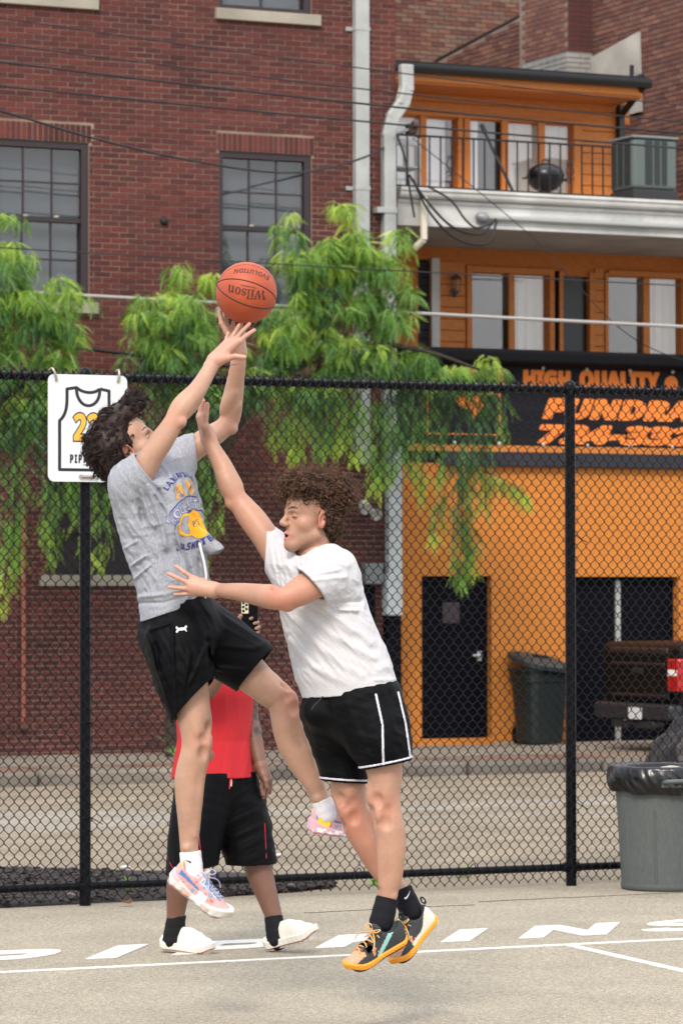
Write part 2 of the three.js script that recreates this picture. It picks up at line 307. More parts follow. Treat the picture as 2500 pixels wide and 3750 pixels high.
{ // rainwater pipes on the brick wall
  const flute = (x0, x1, y0, y1) => { // square corrugated downpipe
    const s = new THREE.Shape(), d = 0.11, w = x1 - x0, n = 5; s.moveTo(0, 0); s.lineTo(0, d);
    for (let i = 0; i < n; i++) { const a = (i / n) * w, b = ((i + 1) / n) * w, c = (b - a) * 0.3; s.lineTo(a + c, d); s.lineTo(a + c * 1.5, d - 0.008); s.lineTo(b - c * 1.1, d - 0.008); s.lineTo(b - c * 0.4, d); }
    s.lineTo(w, d); s.lineTo(w, 0);
    const g = new THREE.ExtrudeGeometry(s, { depth: y1 - y0, bevelEnabled: false }); g.rotateX(-Math.PI / 2); g.scale(1, 1, -1); g.translate(x0, y0, 0);
    const p = g.index; return g;
  };
  const square = (x0, x1, y0, y1, d = 0.11) => rbx(x0, x1, y0, y1, ZB + 0.01, ZB + 0.01 + d, 0.012, 2);
  const a = thing('downpipe', 'pale grey square downpipe left of the other one on brick wall', 'downpipe');
  obj('pipe', square(18.285, 18.47, 3.2, 9.9), M.metalGrey, a);
  for (const y of [8.48, 6.55, 4.6]) obj('strap', [rbx(18.278, 18.477, y - 0.045, y + 0.005, ZB, ZB + 0.125, 0.004, 1), rbx(18.2, 18.285, y - 0.045, y + 0.005, ZB, ZB + 0.02, 0.004, 1)], M.metalGrey, a);
  const b = thing('downpipe', 'white square downpipe with swan neck at corner of the brick building', 'downpipe');
  const bent = (pts, w, d) => { const g = []; for (let i = 0; i + 1 < pts.length; i++) { const A = v3(pts[i]), B = v3(pts[i + 1]), q = new RoundedBoxGeometry(w, A.distanceTo(B) + w * 0.55, d, 2, 0.02); q.applyQuaternion(new THREE.Quaternion().setFromUnitVectors(new THREE.Vector3(0, 1, 0), B.clone().sub(A).normalize())); const m = A.add(B).multiplyScalar(0.5); q.translate(m.x, m.y, m.z); g.push(metric(q)); } return g; };
  obj('swan_neck', bent([[18.98, 8.02, ZB + 0.07], [18.98, 7.78, ZB + 0.075], [18.93, 7.6, ZB + 0.08], [18.8, 7.42, ZB + 0.075], [18.74, 7.2, ZB + 0.07]], 0.165, 0.115), M.metalGrey, b);
  obj('pipe', square(18.66, 18.82, 3.4, 7.22, 0.12), M.metalGrey, b);
  obj('lower_pipe', [rbx(18.71, 18.885, 1.85, 3.42, ZB + 0.012, ZB + 0.14, 0.012, 2), rbx(18.665, 18.88, 1.37, 1.87, ZB + 0.008, ZB + 0.17, 0.02, 2)], std({ color: 0xdfe7ea, roughness: 0.55, map: coarse }), b);
  obj('boot', rbx(18.68, 18.87, -0.24, 1.38, ZB + 0.01, ZB + 0.15, 0.02, 2), M.black, b);
  obj('strap', [rbx(18.56, 18.825, 6.24, 6.31, ZB, ZB + 0.14, 0.004, 1)], M.metalGrey, b);
  const c = thing('conduit', 'rusty orange conduit running down the brick wall to a stub', 'pipe');
  obj('pipe', rod([14.08, 0.15, ZB + 0.03], [14.08, 2.6, ZB + 0.03], 0.028, 10), std({ color: 0x8c5340, roughness: 0.7 }), c);
  obj('stub', rbx(14.03, 14.13, 0.08, 0.16, ZB, ZB + 0.07, 0.01), std({ color: 0x5a3a32, roughness: 0.8 }), c);
  const l = thing('flood_light', 'white twin floodlight with small cowls on the brick wall', 'light');
  obj('base', lathe([[0, 0], [0.07, 0], [0.07, 0.03], [0.05, 0.045], [0, 0.045]], [0, 0, 0], 20).rotateX(Math.PI / 2).translate(18.43, 2.7, ZB), M.white, l);
  for (const [dx, dy] of [[-0.045, 0.02], [0.09, -0.05]]) obj('lamp_head', lathe([[0, 0], [0.035, 0], [0.045, 0.07], [0.075, 0.14], [0.07, 0.142], [0.04, 0.07], [0, 0.06]], [0, 0, 0], 20).rotateX(2.0).translate(18.43 + dx, 2.69 + dy, ZB + 0.05), M.white, l);
  const m = thing('meter_box', 'small grey electrical box low on the brick wall', 'box');
  obj('case', rbx(18.4, 18.64, 1.75, 2.0, ZB + 0.005, ZB + 0.13, 0.015), std({ color: 0x8d9394, roughness: 0.6, map: coarse }), m);
  obj('socket', rbx(18.42, 18.56, -0.2, 1.74, ZB + 0.005, ZB + 0.06, 0.01), M.black, m);
}
// ---------------------------------------------------------------- orange building
const ZO = -39.2, ZM = -41.5;
const shop = thing('orange_building', 'bright orange two storey shop and flat with black doors and white balcony', 'building');
{
  obj('ground_wall', wallWithHoles(18.93, 27, -0.26, 3.24, ZO, 0.25, [[19.36, 20.322, -0.148, 1.852], [21.43, 22.99, -0.25, 1.845]]), M.orange, shop);
  obj('rear_volume', [bx(18.9, 27, -0.3, 4.5, -46, ZO - 0.3), bx(18.9, 28, 4.45, 6.5, -46, ZM - 1.35), bx(18.9, 23.4, 6.5, 8.35, -46, ZM - 0.95)], std({ color: 0x3a2f2a, roughness: 1 }), shop);
  const door = new THREE.Group(); door.name = 'door'; shop.add(door); door.userData.label = 'black steel door with small window';
  obj('leaf', rbx(19.37, 20.312, -0.145, 1.845, ZO - 0.16, ZO - 0.1, 0.005), M.black, door);
  obj('window', rbx(19.69, 19.93, 1.27, 1.53, ZO - 0.101, ZO - 0.094, 0.003), std({ color: 0x2d1c24, roughness: 0.15 }), door);
  obj('window_frame', [bx(19.67, 19.69, 1.25, 1.55, ZO - 0.1, ZO - 0.088), bx(19.93, 19.95, 1.25, 1.55, ZO - 0.1, ZO - 0.088), bx(19.69, 19.93, 1.25, 1.27, ZO - 0.1, ZO - 0.089), bx(19.69, 19.93, 1.53, 1.55, ZO - 0.1, ZO - 0.089)], M.black, door);
  obj('handle', [rbx(20.17, 20.23, 0.8, 0.92, ZO - 0.1, ZO - 0.085, 0.006), rbx(20.08, 20.21, 0.855, 0.885, ZO - 0.05, ZO - 0.03, 0.01), rod([20.2, 0.87, ZO - 0.09], [20.2, 0.87, ZO - 0.03], 0.012)], std({ color: 0xc9c9c6, roughness: 0.3, metalness: 0.6 }), door);
  obj('threshold', bx(19.3, 20.4, -0.256, -0.149, ZO - 0.2, ZO + 0.02), M.orange, shop);
  obj('wall_foot', bx(20.33, 20.6, -0.256, -0.2, ZO - 0.1, ZO + 0.05), M.stone, shop);
  const gar = new THREE.Group(); gar.name = 'shutter_door'; shop.add(gar);
  for (const [a, b] of [[21.44, 22.13], [22.215, 22.98]]) obj('panel', rbx(a, b, -0.245, 1.84, ZO - 0.17, ZO - 0.12, 0.005), M.black, gar);
  obj('centre_strip', rbx(22.14, 22.205, -0.245, 1.8, ZO - 0.165, ZO - 0.1, 0.006), M.metalGrey, gar);
  obj('lower_band', rbx(19.6, 27, 3.21, 3.385, ZO + 0.002, ZO + 0.09, 0.01), M.blackBand, shop);
  obj('stripe', rbx(19.12, 27, 3.388, 3.47, ZO + 0.002, ZO + 0.05, 0.006), M.orangeTrim, shop);
  obj('banner_board', bx(18.94, 27, 3.24, 4.6, ZO - 0.25, ZO), std({ color: 0x121219, roughness: 0.9 }), shop);
  obj('parapet', [rbx(18.95, 27, 4.46, 4.65, ZO, ZO + 0.32, 0.06, 3)], new THREE.MeshPhysicalMaterial({ color: 0x101015, roughness: 0.75, specularIntensity: 0.3, map: coarse, bumpMap: fineBump, bumpScale: 0.02 }), shop);
  obj('terrace_roof', bx(18.95, 27, 4.5, 4.6, ZM, ZO), std({ color: 0xc9c6c0, roughness: 0.9, map: coarse }), shop);
  // middle storey, set back
  const win = [[21.222, 21.754], [21.847, 22.365], [23.257, 23.783], [23.888, 24.383]];
  obj('middle_wall', [wallWithHoles(18.9, 28, 4.55, 6.5, ZM, 0.2, [[20.453, 20.62, 4.6, 5.98], [21.222, 22.365, 4.7, 5.83], [22.574, 22.966, 4.6, 5.84], [23.257, 24.383, 4.7, 5.86]])], M.orangeDeep, shop);
  for (let y = 4.62; y < 5.95; y += 0.15) obj('siding_board', rbx(20.745, 21.13, y, y + 0.142, ZM + 0.002, ZM + 0.03, 0.006, 1).rotateX(0), M.orangeTrim, shop);
  for (let y = 4.62; y < 5.95; y += 0.15) obj('siding_board', rbx(23.06, 23.2, y, y + 0.142, ZM + 0.002, ZM + 0.026, 0.006, 1), M.orangeTrim, shop);
  obj('trim', [rbx(21.14, 21.22, 4.6, 5.93, ZM + 0.002, ZM + 0.05, 0.006, 1), rbx(21.756, 21.845, 4.6, 5.84, ZM + 0.002, ZM + 0.05, 0.006, 1), rbx(22.367, 22.44, 4.6, 5.9, ZM + 0.002, ZM + 0.05, 0.006, 1), rbx(22.515, 22.572, 4.6, 5.9, ZM + 0.002, ZM + 0.045, 0.006, 1), rbx(22.968, 23.05, 4.6, 5.9, ZM + 0.002, ZM + 0.05, 0.006, 1), rbx(23.205, 23.255, 4.6, 5.9, ZM + 0.002, ZM + 0.05, 0.006, 1), rbx(23.785, 23.886, 4.6, 5.86, ZM + 0.002, ZM + 0.05, 0.006, 1), rbx(24.385, 24.5, 4.6, 5.9, ZM + 0.002, ZM + 0.05, 0.006, 1), rbx(21.22, 22.44, 5.84, 5.92, ZM + 0.002, ZM + 0.052, 0.006, 1), rbx(23.255, 24.5, 5.865, 5.94, ZM + 0.002, ZM + 0.052, 0.006, 1)], M.orangeTrim, shop);
  obj('jamb', [bx(22.44, 22.515, 4.6, 5.9, ZM + 0.001, ZM + 0.01)], M.black, shop);
  for (const [a, b] of win) { obj('pane', bx(a, b, 4.7, 5.86, ZM - 0.05, ZM - 0.045), M.glass, shop); }
  const drape = (x0, x1, y0, y1, z, mat, par, f = 38) => { const g = new THREE.PlaneGeometry(x1 - x0, y1 - y0, 48, 1), p = g.attributes.position; for (let i = 0; i < p.count; i++) p.setZ(i, 0.018 * Math.sin(p.getX(i) * f) + 0.01 * Math.sin(p.getX(i) * f * 2.3)); g.computeVertexNormals(); g.translate((x0 + x1) / 2, (y0 + y1) / 2, z); return obj('curtain', g, mat, par); };
  obj('room_back', [bx(20.4, 25, 4.4, 6.2, ZM - 1.3, ZM - 1.25)], std({ color: 0x5b5550, roughness: 1 }), shop);
  drape(21.84, 22.38, 4.6, 5.86, ZM - 0.15, M.curtain, shop); drape(24.0, 24.4, 4.6, 5.88, ZM - 0.15, M.curtain, shop); drape(21.2, 21.36, 4.6, 5.86, ZM - 0.2, M.blind, shop);
  obj('screen_door', bx(22.574, 22.966, 4.6, 5.84, ZM - 0.08, ZM - 0.05), M.blackGloss, shop);
  obj('shutter', Array.from({ length: 12 }, (_, i) => bx(20.46, 20.615, 4.62 + i * 0.113, 4.62 + i * 0.113 + 0.1, ZM - 0.05, ZM - 0.02)), M.blackBand, shop);
  obj('white_trim', rbx(20.622, 20.742, 4.6, 6.0, ZM + 0.002, ZM + 0.06, 0.006), M.white, shop);
  // upper storey
  obj('upper_wall', wallWithHoles(18.9, 23.46, 6.5, 8.5, ZM - 0.002, 0.2, [[20.0, 21.013, 6.66, 7.83], [21.198, 22.736, 6.66, 7.84]]), M.orangeDeep, shop);
  for (let y = 6.62; y < 7.86; y += 0.146) obj('siding_board', rbx(22.868, 23.375, y, y + 0.138, ZM + 0.002, ZM + 0.028, 0.006, 1), M.orangeTrim, shop);
  for (let y = 7.9; y < 8.2; y += 0.146) obj('siding_board', rbx(19.2, 23.6, y, y + 0.138, ZM + 0.002, ZM + 0.02, 0.006, 1), M.orangeTrim, shop);
  const post = (a, b, z = 0.05) => rbx(a, b, 6.62, 7.85, ZM + 0.002, ZM + z, 0.006, 1);
  obj('trim', [post(20.468, 20.558), post(21.015, 21.09), post(21.11, 21.196), post(21.655, 21.758), post(22.2, 22.302), post(22.738, 22.86), rbx(19.9, 22.86, 7.852, 7.9, ZM + 0.002, ZM + 0.055, 0.006, 1)], M.orangeTrim, shop);
  for (const [a, b] of [[20.0, 20.468], [20.558, 21.013], [21.198, 21.655], [21.758, 22.2], [22.302, 22.736]]) obj('pane', bx(a, b, 6.66, 7.85, ZM - 0.05, ZM - 0.045), M.glass, shop);
  const pale = std({ color: 0xd8dcdd, roughness: 0.9 });
  drape(19.9, 20.92, 6.6, 7.9, ZM - 0.12, pale, shop, 9); drape(21.16, 21.38, 6.6, 7.9, ZM - 0.12, pale, shop, 14); drape(21.74, 22.74, 6.6, 7.9, ZM - 0.14, M.curtain, shop, 44);
  obj('room_back', bx(19.8, 23, 6.5, 8.2, ZM - 0.9, ZM - 0.85), std({ color: 0x77706c, roughness: 1 }), shop);
  // roof with gutter
  const zr = -40.7; // eaves
  const roof = new THREE.Group(); roof.name = 'roof'; shop.add(roof);
  const slope = (x0, x1, y, t) => { const s = new THREE.Shape([[-zr, y], [47.5, y + 0.42], [47.5, y + 0.42 + t], [-zr - 0.05, y + t]].map((p) => new THREE.Vector2(...p))); const g = new THREE.ExtrudeGeometry(s, { depth: x1 - x0, bevelEnabled: false }); g.rotateY(Math.PI / 2); g.translate(x0, 0, 0); return metric(g); };
  obj('shingles', slope(19.2, 23.42, 8.36, 0.06), M.shingle, roof);
  obj('soffit', bx(19.2, 23.36, 8.14, 8.17, ZM, zr + 0.01), M.orangeDeep, roof);
  obj('fascia', rbx(19.2, 23.32, 8.165, 8.32, zr + 0.01, zr + 0.04, 0.006, 1), M.orangeTrim, roof);
  { const s = new THREE.Shape(); s.moveTo(0, 0); s.lineTo(0.1, 0); s.quadraticCurveTo(0.13, 0.06, 0.12, 0.12); s.lineTo(0.105, 0.12); s.lineTo(0.1, 0.02); s.lineTo(0.015, 0.02); s.lineTo(0.015, 0.12); s.lineTo(0, 0.12); const g = new THREE.ExtrudeGeometry(s, { depth: 4.2, bevelEnabled: false }); g.rotateY(-Math.PI / 2); g.scale(1, 1, 1); g.translate(23.4, 8.26, zr + 0.045); obj('gutter', metric(g), M.blackGloss, roof); }
  obj('downpipe', [rbx(23.38, 23.47, 6.6, 8.15, ZM + 0.03, ZM + 0.13, 0.02), rod([23.3, 8.27, zr + 0.1], [23.42, 8.0, ZM + 0.09], 0.045, 10)], M.blackGloss, roof);
  obj('vent_stub', [rod([23.36, 8.4, zr - 0.3], [23.36, 8.62, zr - 0.3], 0.03, 8), rod([23.3, 8.42, zr - 0.1], [23.42, 8.47, zr - 0.1], 0.03, 8)], M.iron, roof);
}
{ // white balcony
  const bal = new THREE.Group(); bal.name = 'balcony'; shop.add(bal);
  obj('deck', bx(19.05, 27, 6.47, 6.6, ZM, ZO + 0.01), M.soffit, bal);
  obj('soffit', bx(19.07, 27, 6.15, 6.18, ZM, ZO - 0.03), M.soffit, bal);
  obj('fascia', [rbx(19.04, 27, 6.15, 6.47, ZO - 0.03, ZO, 0.006, 1), bx(19.04, 19.07, 6.15, 6.47, ZM, ZO - 0.03)], M.white, bal);
  obj('fascia_moulding', [rbx(19.04, 27, 6.43, 6.475, ZO + 0.001, ZO + 0.02, 0.006), rbx(19.6, 27, 6.155, 6.2, ZO + 0.001, ZO + 0.018, 0.005)], M.white, bal);
  { const s = new THREE.Shape(); s.moveTo(0, 0); s.lineTo(0.07, 0); s.quadraticCurveTo(0.11, 0.02, 0.11, 0.07); s.lineTo(0.13, 0.09); s.lineTo(0.13, 0.125); s.lineTo(0, 0.125); const g = new THREE.ExtrudeGeometry(s, { depth: 8, bevelEnabled: false }); g.rotateY(-Math.PI / 2); g.translate(27.03, 6.485, ZO + 0.002); obj('gutter', metric(g), M.white, bal); }
  obj('downpipe', [rod([19.37, 6.5, ZO + 0.06], [19.37, 5.98, ZO + 0.06], 0.045, 12), rod([19.37, 5.98, ZO + 0.06], [19.3, 5.88, ZO - 0.05], 0.043, 12)], std({ color: 0xd8d2c2, roughness: 0.6 }), bal);
  obj('conduit', rod([20.16, 6.285, ZO + 0.06], [27, 6.285, ZO + 0.06], 0.036, 14), M.metalGrey, bal);
  obj('weatherhead', lathe([[0, 0], [0.05, 0.0], [0.075, 0.04], [0.065, 0.09], [0.04, 0.15], [0, 0.16]], [0, 0, 0], 16).rotateZ(Math.PI / 2 - 0.3).translate(20.24, 6.26, ZO + 0.07), std({ color: 0x85868a, roughness: 0.5, metalness: 0.3 }), bal);
  const rail = new THREE.Group(); rail.name = 'balcony_railing'; bal.add(rail);
  const zr = -39.4, T = 7.29, Bt = 6.66;
  rail.name = 'railing';
  obj('railing_top', rbx(19.1, 22.2, T - 0.012, T + 0.012, zr - 0.015, zr + 0.015, 0.004, 1), M.iron, bal);
  obj('railing_bottom', rbx(19.1, 22.2, Bt - 0.012, Bt + 0.012, zr - 0.012, zr + 0.012, 0.004, 1), M.iron, bal);
  bal.remove(rail);
  for (let x = 19.12, i = 0; x < 22.22; x += 0.153, i++) obj('baluster', bx(x - 0.008, x + 0.008, i % 10 === 0 ? 6.6 : Bt + 0.012, T - 0.012, zr - 0.008, zr + 0.008), M.iron, bal);
  const heart = (x) => { const pts = (s) => Array.from({ length: 14 }, (_, i) => { const t = i / 13, a = t * Math.PI * 1.5; return [x + s * (0.005 + 0.075 * Math.sin(Math.min(a, Math.PI * 1.2)) * (0.4 + 0.6 * t)), mix(6.86, 7.12, t) - (t > 0.8 ? (t - 0.8) * 0.5 : 0), zr]; }); const c = (s, y, r) => tube(Array.from({ length: 10 }, (_, i) => { const a = (i / 9) * 5; return [x + s * (0.03 + r * Math.cos(a)), y + r * Math.sin(a), zr]; }), 0.006, 20, 5); return [tube(pts(1), 0.007, 24, 5), tube(pts(-1), 0.007, 24, 5), c(1, 6.84, 0.03), c(-1, 6.84, 0.03)]; };
  for (const x of [19.87, 21.55]) obj('scroll', heart(x), M.iron, bal);
}
{ // things on the balcony and the wall lamp
  const g = thing('kettle_grill', 'round black kettle grill standing behind the balcony railing', 'grill', [21.47, 6.6, -39.9]);
  const R = 0.235;
  obj('bowl', lathe(Array.from({ length: 12 }, (_, i) => { const a = -Math.PI / 2 + (i / 11) * Math.PI / 2; return [R * Math.cos(a), 0.33 + 0.2 * Math.sin(a)]; }), [0, 0, 0], 40), M.blackGloss, g);
  const lid = obj('lid', lathe(Array.from({ length: 12 }, (_, i) => { const a = (i / 11) * Math.PI / 2; return [(R + 0.008) * Math.cos(a), 0.335 + 0.17 * Math.sin(a)]; }), [0, 0, 0], 40), M.blackGloss, g);
  obj('handle', [tube([[-0.05, 0.5, 0], [-0.04, 0.54, 0], [0.04, 0.54, 0], [0.05, 0.5, 0]], 0.01, 16)], M.blackGloss, lid);
  obj('side_handle', [tube([[-R, 0.31, 0.04], [-R - 0.07, 0.3, 0.03], [-R - 0.07, 0.3, -0.03], [-R, 0.31, -0.04]], 0.012, 16)], M.blackGloss, g);
  obj('side_handle', [tube([[R, 0.31, 0.04], [R + 0.07, 0.3, 0.03], [R + 0.07, 0.3, -0.03], [R, 0.31, -0.04]], 0.012, 16)], M.blackGloss, g);
  for (const a of [0.6, 2.6, 4.7]) obj('leg', rod([0.24 * Math.cos(a), 0, 0.24 * Math.sin(a)], [0.14 * Math.cos(a), 0.2, 0.14 * Math.sin(a)], 0.014, 8), M.metalGrey, g);
  const ac = thing('air_conditioner', 'grey-green air conditioning unit standing at the end of the balcony', 'air conditioner', [23.06, 6.6, -40.2]);
  const acm = std({ color: 0x525d5b, roughness: 0.6 });
  obj('base', rbx(-0.32, 0.34, 0, 0.24, -0.3, 0.32, 0.02), std({ color: 0x2a2b2d, roughness: 0.8 }), ac);
  obj('case', rbx(-0.32, 0.34, 0.24, 0.9, -0.3, 0.31, 0.06, 4), acm, ac);
  obj('lid', rbx(-0.335, 0.355, 0.9, 0.935, -0.315, 0.325, 0.016, 3), std({ color: 0x6b7572, roughness: 0.6 }), ac);
  obj('top_grille', lathe([[0.04, 0], [0.24, 0], [0.24, 0.03], [0.04, 0.05]], [0, 0.93, 0], 24), M.iron, ac);
  const slot = std({ color: 0x1b1f22, roughness: 0.8 });
  for (const [a, b] of [[-0.14, -0.03], [-0.005, 0.08], [0.105, 0.185]]) { const lv = obj('grille', bx(a, b, 0.3, 0.87, 0.308, 0.314), slot, ac); obj('louvre', Array.from({ length: 18 }, (_, i) => bx(a, b, 0.315 + i * 0.031, 0.321 + i * 0.031, 0.314, 0.32)), acm, lv); }
  for (const [a, b] of [[-0.24, -0.12], [-0.08, 0.05], [0.09, 0.24]]) { const lv = obj('grille', bx(-0.324, -0.318, 0.3, 0.87, a, b), slot, ac); obj('louvre', Array.from({ length: 18 }, (_, i) => bx(-0.33, -0.324, 0.315 + i * 0.031, 0.321 + i * 0.031, a, b)), acm, lv); }
  const pole = thing('umbrella_pole', 'closed slim pole leaning against the upper flat window', 'pole', [20.85, 6.6, -40.2]);
  obj('shaft', rod([0.4, 0, 0], [0.12, 0.95, -0.4], 0.02, 8), M.cable, pole); obj('tip', rod([0.12, 0.95, -0.4], [0.09, 1.06, -0.44], 0.035, 8, 0.03), M.blackBand, pole);
  const chair = thing('balcony_chair', 'pale moulded chair at the left end of the balcony', 'chair', [19.35, 6.6, -39.75]);
  const cm = std({ color: 0xa9adac, roughness: 0.6 });
  obj('seat', rbx(-0.2, 0.2, 0.3, 0.33, -0.2, 0.2, 0.014), cm, chair); obj('backrest', [rbx(-0.2, -0.13, 0.33, 0.66, 0.14, 0.18, 0.015), rbx(0.13, 0.2, 0.33, 0.66, 0.14, 0.18, 0.015), rbx(-0.2, 0.2, 0.58, 0.68, 0.141, 0.181, 0.015), rbx(-0.04, 0.04, 0.33, 0.6, 0.145, 0.175, 0.01)], cm, chair);
  for (const [x, z] of [[-0.17, -0.17], [0.17, -0.17], [-0.17, 0.17], [0.17, 0.17]]) obj('leg', rod([x * 1.1, 0, z * 1.1], [x, 0.3, z], 0.018), cm, chair);
  const lamp = thing('wall_lantern', 'grey wall lantern on the orange siding beside the flat windows', 'lamp', [20.95, 5.66, ZM + 0.03]);
  const lm = std({ color: 0x6d5a50, roughness: 0.5, metalness: 0.3 });
  obj('backplate', lathe([[0, 0], [0.05, 0], [0.06, 0.015], [0, 0.02]], [0, 0, 0], 20).rotateX(Math.PI / 2).translate(0, -0.1, 0), lm, lamp);
  obj('cage', [tube([[0, -0.1, 0.01], [0, -0.16, 0.05], [0, -0.12, 0.09]], 0.01, 12), lathe([[0.0, 0.16], [0.03, 0.12], [0.075, 0.07], [0.07, 0.065], [0, 0.06]], [0, 0, 0.09], 6), lathe([[0, -0.13], [0.035, -0.1], [0.04, -0.09], [0, -0.085]], [0, 0, 0.09], 6), ...[0, 1, 2, 3, 4, 5].map((i) => rod([0.038 * Math.cos(i * 1.047), -0.09, 0.09 + 0.038 * Math.sin(i * 1.047)], [0.068 * Math.cos(i * 1.047), 0.065, 0.09 + 0.068 * Math.sin(i * 1.047)], 0.005, 5))], lm, lamp);
  obj('glass', lathe([[0.03, -0.09], [0.06, 0.062]], [0, 0, 0.09], 6), M.glass, lamp);
}
{ // banner on the black board
  const W = 1536, Hh = 448, c = document.createElement('canvas'); c.width = W; c.height = Hh; const q = c.getContext('2d');
  q.fillStyle = '#15141b'; q.fillRect(0, 0, W, Hh);
  const x0 = 19.15, x1 = 24.6, y0 = 3.475, y1 = 4.46, PX = (x) => ((x - x0) / (x1 - x0)) * W, PY = (y) => ((y1 - y) / (y1 - y0)) * Hh, S = W / (x1 - x0), SY = Hh / (y1 - y0);
  const word = (t, xa, xb, ya, yb, slant = 0) => { // heavy rounded capitals squeezed to a width
    q.save(); q.translate(PX(xa), PY(ya)); q.transform(1, 0, slant, 1, 0, 0); q.font = 'bold 100px sans-serif';
    const w = q.measureText(t).width; q.scale(((xb - xa) * S) / w, ((yb - ya) * SY) / 73); q.lineJoin = 'round';
    q.fillStyle = '#e8823a'; q.strokeStyle = '#e8823a'; q.lineWidth = 13; q.strokeText(t, 0, 0); q.fillText(t, 0, 0); q.restore();
  };
  word('SHIRTS', 19.63, 20.48, 4.2, 4.4); word('HIGH', 20.74, 21.42, 4.205, 4.405); word('QUALITY', 21.54, 22.68, 4.215, 4.42); q.beginPath(); q.ellipse(PX(22.87), PY(4.29), 0.1 * S, 0.1 * SY, 0, 0, 7); q.fillStyle = '#e8823a'; q.fill();
  word('FUNDRAISERS', 21.0, 24.5, 3.83, 4.06, -0.25); word('724-332', 20.92, 23.15, 3.52, 3.73, -0.28);
  q.strokeStyle = '#e8823a'; q.lineWidth = 6; q.strokeRect(PX(19.42), PY(4.1), 1.0 * S, 0.5 * SY); q.fillStyle = '#e8823a';
  q.beginPath(); q.moveTo(PX(19.75), PY(4.08)); q.lineTo(PX(20.15), PY(4.08)); q.lineTo(PX(20.2), PY(3.95)); q.lineTo(PX(20.05), PY(3.78)); q.lineTo(PX(19.98), PY(3.9)); q.lineTo(PX(19.8), PY(3.98)); q.fill();
  const t = new THREE.CanvasTexture(c); t.colorSpace = THREE.SRGBColorSpace;
  const b = thing('banner', 'black banner with orange lettering above the black doors', 'banner');
  const g = new THREE.PlaneGeometry(x1 - x0, y1 - y0, 160, 24), p = g.attributes.position;
  for (let i = 0; i < p.count; i++) { const x = p.getX(i), y = p.getY(i); p.setZ(i, 0.03 + 0.03 * fbm(x * 0.9, y * 3.5 + x * 0.4, 3, 3) + 0.012 * fbm(x * 2, y * 9, 7, 2)); }
  g.computeVertexNormals(); g.translate((x0 + x1) / 2, (y0 + y1) / 2, ZO + 0.02);
  obj('cloth', g, new THREE.MeshPhysicalMaterial({ map: t, roughness: 0.6, specularIntensity: 0.35, side: THREE.DoubleSide }), b);
  const eye = std({ color: 0xd9d7d0, roughness: 0.4, metalness: 0.3 });
  for (let i = 0; i < 9; i++) for (const y of [4.44, 3.49]) { const x = 19.14 + i * 0.619; if (x < 24.6) obj('grommet', lathe([[0.008, 0], [0.024, 0.002], [0.02, 0.012], [0.008, 0.012]], [0, 0, 0], 12).rotateX(Math.PI / 2).translate(x + 0.02, y, ZO + 0.065), eye, b); }
}
